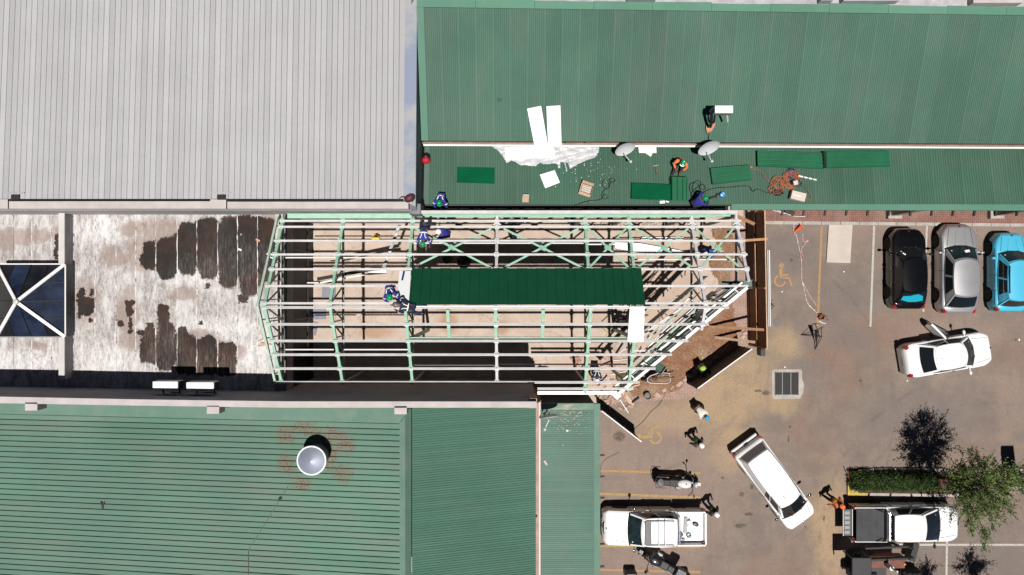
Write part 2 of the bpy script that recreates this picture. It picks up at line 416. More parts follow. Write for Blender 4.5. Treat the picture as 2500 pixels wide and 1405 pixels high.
# painted markings
def paint_mat(name, c, wear=0.5):
    n = NT(name, 0.85, 0.25)
    w = n.mr(n.noise(9, 8, 0.8), wear - 0.10, wear + 0.12)
    base = n.mix(n.mr(n.noise(40, 4, 0.7, off=2), 0.3, 0.7), c, tuple(x * 0.8 for x in c))
    return n.out(n.mix(w, base, (0.17, 0.13, 0.11)))
M_pyel = paint_mat('worn_yellow_paint', (0.40, 0.235, 0.10), 0.56)
M_pyel2 = paint_mat('faint_yellow_paint', (0.40, 0.265, 0.10), 0.55)
M_pwhite = paint_mat('worn_white_paint', (0.46, 0.435, 0.40), 0.58)
M_pwhite2 = paint_mat('faint_white_paint', (0.36, 0.32, 0.29), 0.42)
def line(name, a, b, w, m, z=0.006):
    A = P(*a); B = P(*b); d = (B - A).normalized(); r = Vector((-d.y, d.x, 0)) * (w / 2)
    q = MB(); q.prism([(p.x, p.y) for p in (A - r, B - r, B + r, A + r)], z - 0.003, z)
    o = q.build(name, m); o['kind'] = 'structure'; return o
line('parking_line', (2006, 550), (1996, 797), 0.11, M_pyel)
line('parking_line', (2134, 552), (2125, 798), 0.11, M_pwhite)
line('parking_line', (2263, 552), (2254, 762), 0.10, M_pwhite)
line('parking_line', (2386, 552), (2379, 796), 0.10, M_pwhite2)
line('parking_line', (2505, 600), (2500, 800), 0.10, M_pwhite2)
line('parking_line', (2312, 1300), (2310, 1450), 0.11, M_pwhite)
line('parking_line', (2195, 1330.5), (2600, 1330.5), 0.11, M_pwhite, 0.010)
for (y0, y1, m) in ((1149, 1156, M_pyel), (1205, 1215, M_pyel2), (1333, 1336, M_pyel2), (1391, 1397, M_pyel)):
    line('parking_line', (1440, y0), (1710, y1), 0.12, m)

def wheelchair(cx, cy, flip, m, s=1.0):
    """painted access symbol, joined flat plates; cx,cy pixel centre"""
    b = MB(); k = HC / FOC * s; c = P(cx, cy); z = 0.008
    def T(x, y):
        if flip: x, y = y, -x
        return (c.x + x * k, c.y - y * k)
    def poly(pts): b.prism([T(*p) for p in pts], z - 0.003, z)
    poly([(6.4 * math.cos(t * math.pi / 8), -22 + 6.4 * math.sin(t * math.pi / 8)) for t in range(16)])
    poly([(-6, -14), (-2, -17), (2, -14), (3, 8), (-5, 8)])
    poly([(3.2, -2), (17, -1), (17, 3), (3.2, 2.6)])
    poly([(3.2, 5.6), (19, 6), (22, 10), (3.2, 10)])
    poly([(17, 10.2), (22, 10.2), (27, 28), (22, 29)])
    arc = [(math.cos(t), math.sin(t)) for t in [R(a) for a in range(10, 262, 12)]]
    n = len(arc)
    for i in range(n - 1):
        (a, d), (a2, d2) = arc[i], arc[i + 1]
        poly([(-4 + 15 * a, 15 + 15 * d), (-4 + 15 * a2, 15 + 15 * d2), (-4 + 10.4 * a2, 15 + 10.4 * d2), (-4 + 10.4 * a, 15 + 10.4 * d)])
    o = b.build('wheelchair_symbol', m); o['kind'] = 'structure'; return o
wheelchair(1908, 671, False, M_pyel, 1.0)
wheelchair(1584, 1065, True, M_pyel2, 1.05)

# drain grate in a concrete surround
t = thing('drain_grate', 'square black drain grate in pale concrete surround in the car park', 'drain', P(1920, 937))
sur = [(1884, 905), (1890, 902), (1954, 902), (1958, 906), (1958, 925), (1963, 940), (1961, 958), (1953, 974), (1888, 975), (1885, 968)]
q = MB(); q.prism([tuple(P(x, y)[:2]) for x, y in sur], 0.001, 0.012); q.build('concrete_surround', M_concrete, t)
q = MB(); a = P(1893, 910, .02); b2 = P(1948, 964, .02); q.box(((a.x + b2.x) / 2, (a.y + b2.y) / 2, 0.0155), (b2.x - a.x, a.y - b2.y, 0.005)); q.build('pit_opening', M_dark, t)
W = b2.x - a.x; Hh = a.y - b2.y
q = MB()
for i in range(19):
    xx = a.x + W * i / 18; q.box((xx, (a.y + b2.y) / 2, 0.03), (0.012, Hh, 0.02))
for i in range(25):
    yy = b2.y + Hh * i / 24; q.box(((a.x + b2.x) / 2, yy, 0.026), (W, 0.010, 0.012))
q.build('grate_bars', mat('grate_black', (.035, .03, .03), .6), t, kind='stuff')
for xx in (0.30, 0.68):
    q = MB(); q.box((a.x + W * xx, (a.y + b2.y) / 2, 0.036), (0.03, Hh, 0.03)); q.build('cross_bar', M_galvdark, t)
for fr in (((a.x - .015), (a.y + b2.y) / 2, .03, Hh + .06), ((b2.x + .015), (a.y + b2.y) / 2, .03, Hh + .06)):
    q = MB(); q.box((fr[0], fr[1], 0.03), (fr[2], fr[3], 0.035)); q.build('grate_rim', mat('grate_brown', (.07, .04, .03), .7), t)
# ================================================================== BUILDINGS
def lerp(a, b, t): return a + (b - a) * t
def wallbox(b, x0, x1, y0, y1, z0, z1, mi=0): b.box(((x0 + x1) / 2, (y0 + y1) / 2, (z0 + z1) / 2), (x1 - x0, y1 - y0, z1 - z0), mi=mi)

def roof_mat(name, c, rough=0.62, blot=0.12, dirt=(0.20, 0.17, 0.15), dirt_amt=0.25, streak=(1, 1, 1), sc=0.35, specks=0.0, extra=None):
    n = NT(name, rough, 0.25)
    mid = n.noise(sc, 6, 0.6); f = n.noise(6, 7, 0.7, off=3)
    b = n.mix(n.mr(mid, 0.3, 0.7), tuple(x * (1 - blot) for x in c), tuple(x * (1 + blot) for x in c))
    b = n.mix(n.ma('MULTIPLY', n.mr(n.noise(0.9, 7, 0.7, stretch=streak, off=7), 0.42, 0.75), dirt_amt), b, dirt)
    b = n.mix(n.mr(f, 0.3, 0.75, 0, 0.16), b, tuple(x * 0.55 for x in c))
    b = n.mix(n.mr(n.noise(35, 4, 0.7, off=1), 0.3, 0.7, 0, 0.14), b, tuple(x * 1.5 + .02 for x in c))
    if specks: b = n.mix(n.mr(n.noise(18, 2, 0.5, off=9), 0.72, 0.76, 0, specks), b, (0.55, 0.52, 0.46))
    oi = n.t.nodes.new('ShaderNodeObjectInfo')
    b = n.vm('SCALE', b, sc=n.mr(oi.outputs['Random'], 0, 1, 0.93, 1.07, False))
    wash = n.noise(0.11, 4, 0.55, off=19)
    b = n.mix(n.mr(wash, 0.42, 0.62, 0, 0.30), b, tuple(x * .62 + .055 for x in c) if c[0] < .3 else tuple(x * .93 for x in c))
    if extra: b = extra(n, b)
    return n.out(b)

def rust_extra(n, b):
    """rusty grit thrown out round the chimney, on the roof sheets"""
    m = n.blobs([pb(745, 1045, 34, 16, 6.4), pb(800, 1060, 40, 20, 6.4), pb(700, 1062, 22, 22, 6.4), pb(845, 1085, 22, 18, 6.4), pb(700, 1135, 18, 26, 6.4),
                 pb(838, 1150, 24, 20, 6.4), pb(735, 1180, 26, 14, 6.4), pb(812, 1110, 14, 34, 6.4)], 0.45, 1.5, 0.55, 0.35)
    g = n.mr(n.noise(11, 6, 0.85, off=6), 0.50, 0.56)
    b = n.mix(n.ma('MULTIPLY', m, 0.45), b, (0.16, 0.135, 0.10))
    return n.mix(n.ma('MULTIPLY', m, g), b, (0.15, 0.045, 0.028))
M_roof_tl = roof_mat('light_grey_roof_sheet', (0.360, 0.358, 0.366), 0.72, 0.045, (0.31, 0.29, 0.29), 0.25, (1.5, 0.25, 1), 0.5)
M_roof_tl2 = roof_mat('light_grey_roof_sheet_lap', (0.35, 0.344, 0.35), 0.72, 0.045, (0.30, 0.28, 0.28), 0.25, (1.5, 0.25, 1), 0.5)
M_roof_tr = roof_mat('faded_green_corrugated', (0.060, 0.132, 0.094), 0.75, 0.12, (0.130, 0.150, 0.125), 0.40, (1.2, 0.2, 1), 0.22)
M_roof_tr_cap = roof_mat('green_ridge_flashing', (0.075, 0.19, 0.13), 0.7, 0.08, (0.15, 0.20, 0.16), 0.3)
M_roof_can = roof_mat('green_canopy_sheet', (0.046, 0.114, 0.075), 0.75, 0.12, (0.095, 0.125, 0.085), 0.4, (1, 1, 1), 0.3, 0.25)
M_roof_bl = roof_mat('green_ribbed_sheet', (0.086, 0.175, 0.125), 0.62, 0.12, (0.19, 0.165, 0.145), 0.45, (0.22, 1.0, 1), 0.2, 0.0, rust_extra)
M_roof_bm = roof_mat('deep_green_ribbed_sheet', (0.048, 0.122, 0.084), 0.75, 0.10, (0.09, 0.135, 0.10), 0.3, (0.3, 1, 1), 0.25)
M_roof_bc = roof_mat('pale_green_canopy_sheet', (0.092, 0.172, 0.132), 0.75, 0.10, (0.15, 0.15, 0.125), 0.4, (1, 1, 1), 0.3, 0.1)
M_flash = roof_mat('sage_flashing', (0.10, 0.185, 0.14), 0.7, 0.08, (0.25, 0.25, 0.21), 0.35)
M_fascia = roof_mat('sage_flashing_dull', (0.07, 0.135, 0.10), 0.7, 0.08, (0.22, 0.2, 0.17), 0.3)
M_tanwall = mat('tan_gutter_wall', (0.34, 0.235, 0.19), 0.85, var=0.2, scale=2, fine=0.15)
M_brown = mat('brown_gutter', (0.16, 0.085, 0.06), 0.8, var=0.25, scale=2)

def ribbed(name, T0, T1, B1, B0, n, mats, parent, ribs=1, gap=0.012, depth=0.05, style='groove', deck=0.12, first_skip=0.0):
    """Row of roof sheets on a sloping plane. T0->T1 is one long edge, B0->B1 the opposite one (world points);
    sheets run from the T edge to the B edge. Each sheet is a part; ribs = corrugations per sheet."""
    T0, T1, B1, B0 = map(Vector, (T0, T1, B1, B0))
    wt = (T1 - T0).length
    N = (T1 - T0).cross(B0 - T0).normalized()
    if N.z < 0: N = -N
    q = MB(); dn = N * -(depth + 0.01)
    vs = [T0 + dn, T1 + dn, B1 + dn, B0 + dn]; lo = [v + Vector((0, 0, -deck)) for v in vs]
    fs = [(0, 1, 2, 3), (7, 6, 5, 4), (0, 4, 5, 1), (1, 5, 6, 2), (2, 6, 7, 3), (3, 7, 4, 0)]
    q.add(vs + lo, fs); q.build('roof_deck', mats[0] if name == 'x' else M_blackdeck, parent)
    for i in range(n):
        a0, a1 = i / n, (i + 1) / n
        # profile across: list of (u, z)
        pr = []
        for k in range(ribs):
            u0 = a0 + (a1 - a0) * k / ribs; u1 = a0 + (a1 - a0) * (k + 1) / ribs; g = gap / wt
            if style == 'groove':
                pr += [(u0 + g, -depth), (u0 + g * 1.2, 0), (u1 - g * .2, 0), (u1, -depth)]
            elif style == 'rib':       # flat pan with upstanding rib at its start
                r = 0.028 / wt
                pr += [(u0 + g * .55, -depth), (u0 + g * .6, depth * 0.35), (u0 + g * .6 + r * .4, depth * 0.35), (u0 + g * .6 + r * 1.6, 0), (u1 - g * .5, 0), (u1 - g * .4, -depth)]
            elif style == 'wave':
                w = u1 - u0
                pr += [(u0 + w * .02, -depth), (u0 + w * .22, 0), (u0 + w * .70, 0), (u0 + w * .92, -depth), (u1, -depth)]
        if style == 'wave':            # lap seam
            w = (a1 - a0) / ribs
            pr = [(a0 - w * .25, -depth * .5), (a0 - w * .2, depth * .5), (a0 + w * .55, depth * .5), (a0 + w * .65, -depth * .2)] + pr[3:]
        b = MB(); vs = []
        for (u, z) in pr:
            vs.append(T0.lerp(T1, u) + N * z); vs.append(B0.lerp(B1, u) + N * z)
        fl = (T1 - T0).cross(B0 - T0).z > 0
        fs = []
        for j in range(len(pr) - 1):
            f = (2 * j, 2 * j + 1, 2 * j + 3, 2 * j + 2)
            fs.append(f[::-1] if fl else f)
        b.add(vs, fs); b.build('roof_sheet', mats[i % len(mats)], parent)
M_blackdeck = mat('roof_underlay', (0.022, 0.026, 0.024), 0.9)

# ---------- 1. grey-roofed building, upper left
HG0, HG1 = 6.45, 6.9
t = thing('grey_roofed_building', 'large flat building with light grey ribbed metal roof at the upper left', 'building', P(500, 250, 0))
xl = P(-260, 0, HG0).x
T0 = P(-275, 0, HG0); Tt = P(985, 0, HG0); B0 = P(-275, 486, HG1)
yb = B0.y; ytop = P(0, -160, HG0).y
slope = (HG0 - HG1) / (P(0, 0, HG0).y - yb)
zt = HG1 + slope * (ytop - yb)
xr = P(985, 486, HG1).x
nsheet = 96
ribbed('grey', (xl - 1, ytop, zt), (xr, ytop, zt), (xr, yb, HG1), (xl - 1, yb, HG1), nsheet, [M_roof_tl, M_roof_tl2, M_roof_tl], t, 1, 0.012, 0.035, 'groove', 0.25)
xw = P(1015, 486, HG1).x
q = MB(); q.add([(xr, ytop, zt + .015), (xw, ytop, zt + .06), (xw, P(0, 506, HG1).y, HG1 + .06), (xr, P(0, 490, HG1).y, HG1 + .015)] + [(xr, ytop, zt - .2), (xw, ytop, zt - .2), (xw, P(0, 506, HG1).y, HG1 - .2), (xr, P(0, 490, HG1).y, HG1 - .2)],
       [(3, 2, 1, 0), (4, 5, 6, 7), (0, 1, 5, 4), (1, 2, 6, 5), (2, 3, 7, 6), (3, 0, 4, 7)]); q.build('edge_flashing', M_bluegrey, t)
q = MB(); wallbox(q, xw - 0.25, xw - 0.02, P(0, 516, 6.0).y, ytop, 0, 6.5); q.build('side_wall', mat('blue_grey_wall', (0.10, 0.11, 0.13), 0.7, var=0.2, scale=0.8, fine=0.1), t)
yg = P(0, 492, 6.7).y; ygo = P(0, 511, 6.6).y; yface = ygo
q = MB(); wallbox(q, xl - 1, xw - .3, yg, yb - 0.02, 6.2, 6.55); q.build('box_gutter', M_dark, t)
segs = [(-275, 19, 486), (22, 513, 492), (513, 552, 487), (555, 997, 493)]
for i, (xa, xb, yy) in enumerate(segs):
    A = P(xa, yy, 6.75); B = P(xb, yy, 6.75)
    q = MB(); wallbox(q, A.x, B.x, yface + 0.0, A.y, 6.2, 6.75); q.build('parapet_cap', M_cream, t)
q = MB(); wallbox(q, xl - 1, P(1000, 0, 6.2).x, yface - .02, yg - .05, 0, 6.3); q.build('wall', M_greywall, t)
q = MB(); q.box(((P(998, 0, 6.6).x + xw) / 2 + .05, P(0, 511, 6.4).y + .02, 3.15), (.5, .45, 6.3)); q.build('corner_pier', mat('corner_grey', (0.16, 0.16, 0.17), 0.8, var=.2), t)
for xx in (38, 541):
    p = P(xx, 482, 6.93); q = MB(); q.box((p.x, p.y, 6.93), (.36, .22, .06)); q.build('rain_outlet', M_dark, t)
    p = P(xx - 3, 477, 6.9); q = MB(); q.box((p.x, p.y + .10, 6.9), (.9, .05, .05)); q.build('outlet_flashing', M_greywall, t)

# ---------- 2. green-roofed building, upper right
t = thing('green_roofed_building', 'long building with faded green corrugated roof at the upper right', 'building', P(1800, 200, 0))
HE, HR = 5.1, 6.75
x0 = P(1030, 0, HE).x; x0r = P(1030, 22, HR).x
xend = P(2500, 0, 5).x + 3.0
yE0 = P(1030, 344, HE).y; yE1 = P(2500, 352, HE).y
yR0 = P(1030, 17, HR).y; yR1 = P(2500, 38, HR).y
def ext(y0, y1, xx): return lerp(y0, y1, (xx - x0) / (P(2500, 0, HE).x - x0))
xi = x0 + 0.26
ribbed('tr', (xi, ext(yR0, yR1, xi), HR), (xend, ext(yR0, yR1, xend), HR), (xend, ext(yE0, yE1, xend), HE), (xi, ext(yE0, yE1, xi), HE), 40, [M_roof_tr], t, 9, 0.0, 0.022, 'wave', 0.2)
q = MB(); q.slab([(x0 - .02, ext(yE0, yE1, x0), HE + .04), (xi + .03, ext(yE0, yE1, xi), HE + .04), (xi + .03, ext(yR0, yR1, xi), HR + .04), (x0 - .02, ext(yR0, yR1, x0), HR + .04)], 0.25); q.build('barge_flashing', M_roof_tr_cap, t)
k = 40
for i in range(12):
    xa = lerp(x0, xend, i / 12); xb = lerp(x0, xend, (i + 1) / 12) - .01
    q = MB(); w = 0.30 + 0.03 * math.sin(i * 2.1)
    q.slab([(xa, ext(yR0, yR1, xa) - .03, HR + .05), (xb, ext(yR0, yR1, xb) - .03, HR + .05), (xb, ext(yR0, yR1, xb) + w, HR + .12), (xa, ext(yR0, yR1, xa) + w * (1 + .1 * math.sin(i)), HR + .12)], 0.06); q.build('ridge_flashing', M_roof_tr_cap, t)
# back slope behind the ridge, walls
q = MB(); q.slab([(x0, ext(yR0, yR1, x0) + .30, HR + .03), (xend, ext(yR0, yR1, xend) + .30, HR + .03), (xend, ext(yR0, yR1, xend) + 5, HR + .05), (x0, ext(yR0, yR1, x0) + 5, HR + .05)], 0.3)
q.build('rear_flat_roof', mat('pale_membrane', (0.36, 0.34, 0.36), 0.8, var=0.25, scale=1.5, fine=0.2), t)
q = MB(); q.prism([(x0 + .05, ext(yE0, yE1, x0) + .02), (xend, ext(yE0, yE1, xend) + .02), (xend, ext(yR0, yR1, xend) + 4), (x0 + .05, ext(yR0, yR1, x0) + 4)], 0, 4.75); q.build('wall', M_brick, t)
for (a, b, c, d) in ((2000, 2030, -8, 2), (2055, 2190, -8, 4), (2370, 2490, -6, 12), (1530, 1600, -9, -3)):
    q = MB(); A = P(a, c, 7); B = P(b, d, 7); q.box(((A.x + B.x) / 2, (A.y + B.y) / 2 + .1, 7.0), (B.x - A.x, .5, .35)); q.build('roof_kerb', M_cream if a > 2300 else M_greywall, t)
# gutter strip and pipe below the eave
HCan0, HCan1 = 4.3, 4.72
yG0 = P(1030, 350, 4.95).y; yG1 = P(2500, 357, 4.95).y
q = MB(); q.prism([(x0, ext(yE0, yE1, x0) - .05), (xend, ext(yE0, yE1, xend) - .05), (xend, ext(yG0, yG1, xend) - .02), (x0, ext(yG0, yG1, x0) - .02)], 4.6, 4.97); q.build('eaves_gutter', M_tanwall, t)
q = MB(); q.tube([(x0 + .05, ext(yG0, yG1, x0) - .08, 4.93), (xend, ext(yG0, yG1, xend) - .08, 4.93)], 0.045, 8); q.build('white_pipe', M_white, t)
for px in (1370, 1380, 1428, 1846):
    p = P(px, 347, 5); q = MB(); q.lathe([(.06, 0), (.05, .08), (.02, .09)], (p.x, p.y, 4.97), 10); q.build('gutter_outlet', M_dark, t)

# canopy roof in front of it
t = thing('canopy_roof', 'low green sheet canopy roof along the walkway, strewn with tools and sheet stacks', 'roof', P(1750, 430, 0))
yC0 = P(1033, 354, HCan0).y; yC1 = P(2500, 361, HCan0).y
yD0 = P(1033, 499, HCan1).y; yD1 = P(1785, 500, HCan1).y; yD2 = P(2500, 500, HCan1).y
xC = P(1033, 0, HCan1).x + .02
xmid = P(1785, 0, HCan1).x
def canE(xx): return P(1250, 499, HCan1).y + (xx - xC) * -0.0015
ribbed('can', (xC + .2, ext(yC0, yC1, xC), HCan0), (xend, ext(yC0, yC1, xend), HCan0), (xend, canE(xend), HCan1), (xC + .2, canE(xC), HCan1), 44, [M_roof_can], t, 6, 0.0, 0.025, 'wave', 0.15)
q = MB(); q.slab([(xC, canE(xC), HCan1 + .03), (xC + .24, canE(xC), HCan1 + .03), (xC + .24, ext(yC0, yC1, xC), HCan0 + .03), (xC, ext(yC0, yC1, xC), HCan0 + .03)], 0.2); q.build('barge_flashing', M_fascia, t)
q = MB(); q.slab([(xmid, canE(xmid) - .24, HCan1 + .03), (xend, canE(xend) - .26, HCan1 + .03), (xend, canE(xend) + .03, HCan1 + .04), (xmid, canE(xmid) + .03, HCan1 + .04)], 0.16); q.build('eaves_flashing', M_roof_tr_cap, t)
q = MB(); q.box(((xC + xmid) / 2, canE(0) - .03, HCan1 - .25), (xmid - xC, .06, .3)); q.build('cut_eaves_beam', M_blackmetal, t)
q = MB(); q.box(((xC + xmid) / 2, canE(0) - .22, HCan1 - .48), (xmid - xC, .42, .10)); q.build('dark_gap_gutter', M_dark, t)  # black strip added to darken the gap below the cut eaves
q = MB(); q.tube([(xC + .3, canE(0) - .20, HCan1 - .35), (xmid - .3, canE(0) - .20, HCan1 - .35)], 0.022, 6); q.build('old_gutter_rail', M_galvdark, t)
px = 1913.0
while px < 2640:
    a = P(px, 500, 4.5); q = MB(); q.beam((a.x, canE(a.x) - .1, 4.42), (a.x, canE(a.x) - .46, 4.32), .08, .10); q.build('rafter_end', M_blackmetal, t)
    px += 52.3
for px in (2176, 2423):
    p = P(px, 540, 0); q = MB(); q.box((p.x, p.y + .45, 0.26), (.72, .72, .26)); q.build('column_base', M_concrete, t)
    q = MB(); q.box((p.x, p.y + .45, 2.2), (.42, .42, 3.6)); q.build('column', M_tanwall, t)
# splashes of white plaster on the canopy
rnd = random.Random(5)
q = MB()
for i in range(60):
    px, py = rnd.gauss(1440, 45), rnd.gauss(418, 22)
    if not (365 < py < 490): continue
    h = lerp(HCan0, HCan1, (py - 354) / 145) + .03
    p = P(px, py, h); s = rnd.uniform(.008, .022)
    q.box(p, (s, s * rnd.uniform(1, 2.5), .01), rnd.uniform(0, 3))
q.build('plaster_splash', M_white, t, kind='stuff')

# ---------- 3. lower building
t = thing('lower_building', 'building with ribbed green roofs and pale parapet at the lower left', 'building', P(700, 1150, 0))
HP = 7.5
pin = [(-260, 965), (0, 969), (350, 976), (700, 980.5), (1310, 981)]
pout = [(-260, 981), (0, 985), (350, 991), (700, 996), (1310, 996)]
for i in range(4):
    a, b2 = pin[i], pin[i + 1]; c, d = pout[i + 1], pout[i]
    q = MB(); q.slab([P(*a, HP), P(*b2, HP), P(*c, HP), P(*d, HP)], .12); q.build('parapet_cap', M_cream, t)
    q = MB(); pi = [P(a[0], a[1] + 1, HP), P(b2[0], b2[1] + 1, HP), P(c[0], c[1] - 1, HP), P(d[0], d[1] - 1, HP)]
    q.prism([(p.x, p.y) for p in pi], 0, HP - .125); q.build('parapet_wall', mat('grey_plaster_inner', (0.26, 0.25, 0.27), 0.9, var=0.08, scale=1), t)
for px, yy in ((76, 990), (520, 998), (978, 999)):
    p = P(px, yy + 3, HP); q = MB(); q.box((p.x, p.y, 7.2), (.52, .34, .6)); q.build('parapet_pier', M_cream, t)
    q = MB(); q.box((p.x + .42, p.y + .12, 7.05), (.3, .14, .3)); q.build('overflow_opening', M_dark, t)
# ribbed roof left: rises from left to right
HL, HM = 4.85, 6.95
def lroof(px, row):   # row 0..27
    f = px / 980
    h = lerp(HL, HM, f); y = lerp(1010.7 + 13.05 * row, 1034.5 + 14.25 * row, f)
    return P(px, y, h)
A0 = lroof(0, 0); A1 = P(979, 1034.5, HM); Bn0 = lroof(0, 34); Bn1 = lroof(972, 34)
Bn1 = Vector((A1.x, Bn1.y, HM)); Bn0 = Vector((A0.x, Bn0.y, HL))
ex = (A1 - A0) * 0.22
ribbed('bl', A0 - ex, Bn0 - (Bn1 - Bn0) * .22, Bn1, A1, 34, [M_roof_bl], t, 1, 0.030, 0.06, 'rib', 0.2)
W0 = P(-260, 981, 7.0); W1 = P(985, 993, 7.0)
q = MB(); q.slab([A0 - ex + Vector((0, .0, .03)), A1 + Vector((.3, 0, .03)), Vector((A1.x + .3, W1.y, HM + .08)), Vector((A0.x - ex.x, W0.y, A0.z - ex.z + .08))], .06); q.build('wall_flashing', M_flash, t)
# ridge flashings
xa, xb, xc = A1.x, P(990, 0, HM + .1).x, P(1004, 0, HM).x
yt = P(0, 998, HM).y; ybm = P(0, 1460, HM).y
q = MB(); q.slab([(xa - .05, yt - .6, HM + .07), (xb, yt - .3, HM + .16), (xb, ybm, HM + .16), (xa - .05, ybm, HM + .07)], .05); q.build('ridge_flashing', M_flash, t)
q = MB(); q.slab([(xb + .004, yt, HM + .16), (xc, yt, HM - .02), (xc, ybm, HM - .02), (xb + .004, ybm, HM + .16)], .05); q.build('ridge_flashing', M_fascia, t)
# deeper green roof section, falling to the right
HEv = 5.95
q0 = P(1006, 990, HM - .05); q1 = P(1308, 988, HEv); xr1 = q1.x
q3y = P(0, 1460, HM).y
n_m = 80
ribbed('bm', (q0.x, q0.y, HM - .05), (q0.x, q3y, HM - .05), (xr1, q3y + .25, HEv), (xr1, q0.y + .25, HEv), n_m, [M_roof_bm], t, 1, 0.022, 0.022, 'wave', 0.2)
q = MB(); wallbox(q, P(-260, 0, 4).x, xr1 - .06, ybm, P(0, 990, HP).y - .02, 0, 4.3); q.build('wall', M_greywall, t)
q = MB(); wallbox(q, xr1 + .01, xr1 + .13, ybm, q0.y - .1, 5.0, 5.75); q.build('eaves_gutter', M_tanwall, t)
q = MB(); q.tube([(xr1 + .19, q0.y - .1, 5.45), (xr1 + .19, ybm, 5.45)], .05, 8); q.build('white_pipe', mat('pink_white_pipe', (0.62, 0.55, 0.52), 0.6), t)
q = MB(); wallbox(q, xr1 - .05, xr1 + .28, ybm, q0.y - .1, 0, 4.99); q.build('side_wall', M_brown, t)
p = P(1309, 1261, 5.8); q = MB(); q.lathe([(.06, 0), (.05, .06), (0, .07)], (p.x, p.y, 5.75), 8); q.build('gutter_outlet', M_dark, t)
p = P(1302, 985, 7.2); q = MB(); q.box((p.x, p.y, 6.6), (.32, .42, 1.2)); q.build('broken_parapet_end', mat('broken_plaster', (0.36, 0.28, 0.23), .95, var=.4, scale=8), t)
# canopy at its right-hand side
t2 = thing('side_canopy_roof', 'narrow pale green canopy roof with plaster spill beside the car park', 'roof', P(1390, 1200, 0))
HS = 4.35
xs0 = P(1317, 0, HS).x; xs1 = P(1450, 0, HS).x; xs2 = P(1465, 0, HS).x
ys0 = P(0, 986, HS).y; ys1 = P(0, 1470, HS).y
ribbed('bc', (xs0, ys0 - .25, HS + .05), (xs0, ys1, HS + .05), (xs1, ys1, HS), (xs1, ys0 - .25, HS), 96, [M_roof_bc], t2, 1, 0.02, 0.018, 'wave', 0.15)
q = MB(); q.slab([(xs1 - .01, ys0, HS + .04), (xs2, ys0, HS + .02), (xs2, ys1, HS + .02), (xs1 - .01, ys1, HS + .04)], .2); q.build('eaves_flashing', M_flash, t2)
q = MB(); q.slab([(xs0, ys0 + .02, HS + .07), (xs1 - .02, ys0 + .02, HS + .06), (xs1 - .02, ys0 - .28, HS + .06), (xs0, ys0 - .28, HS + .07)], .2); q.build('end_flashing', roof_mat('plaster_spilled_flashing', (0.11, 0.20, 0.155), .8, .1, (0.46, 0.33, 0.25), 1.0, (1, 3, 1), 1.2), t2)
for yy in (1112, 1164, 1216, 1329, 1384):
    p = P(1468, yy, 4.2); q = MB(); q.beam((xs2 - .1, p.y, 4.22), (xs2 + .22, p.y, 4.16), .07, .09); q.build('rafter_end', M_blackmetal, t2)
q = MB(); wallbox(q, xr1 + .3, xr1 + .5, ys1, ys0 - .3, 0, 4.1); q.build('wall', M_brown, t2)
q = MB(); wallbox(q, xr1 + .3, xs2 - .1, ys0 - .35, ys0 - .22, 0, 4.1); q.build('end_wall', M_dark, t2)  # near-black wall, its deep shade is in the colour
rnd = random.Random(9); q = MB()
for i in range(150):
    px, py = rnd.gauss(1385, 28), 1003 + abs(rnd.gauss(0, 26))
    if not (1320 < px < 1448): continue
    s = rnd.uniform(.008, .026); q.box(P(px, py, HS + .06), (s * 2, s, .02), rnd.uniform(-.4, .4))
p = P(1385, 1052, HS + .06); q.lathe([(.07, 0), (.06, .03), (0, .04)], p, 8)
q.build('plaster_crumbs', mat('plaster_crumb', (0.55, 0.47, 0.38), .9, var=.3, scale=9), t2, kind='stuff')
q = MB(); p = P(1332, 1130, HS + .08); q.box(p, (.10, .24, .06), R(35)); o = q.build('loose_tile', M_cream); tag(o, 'small pale loose tile lying on the narrow canopy roof', 'tile')

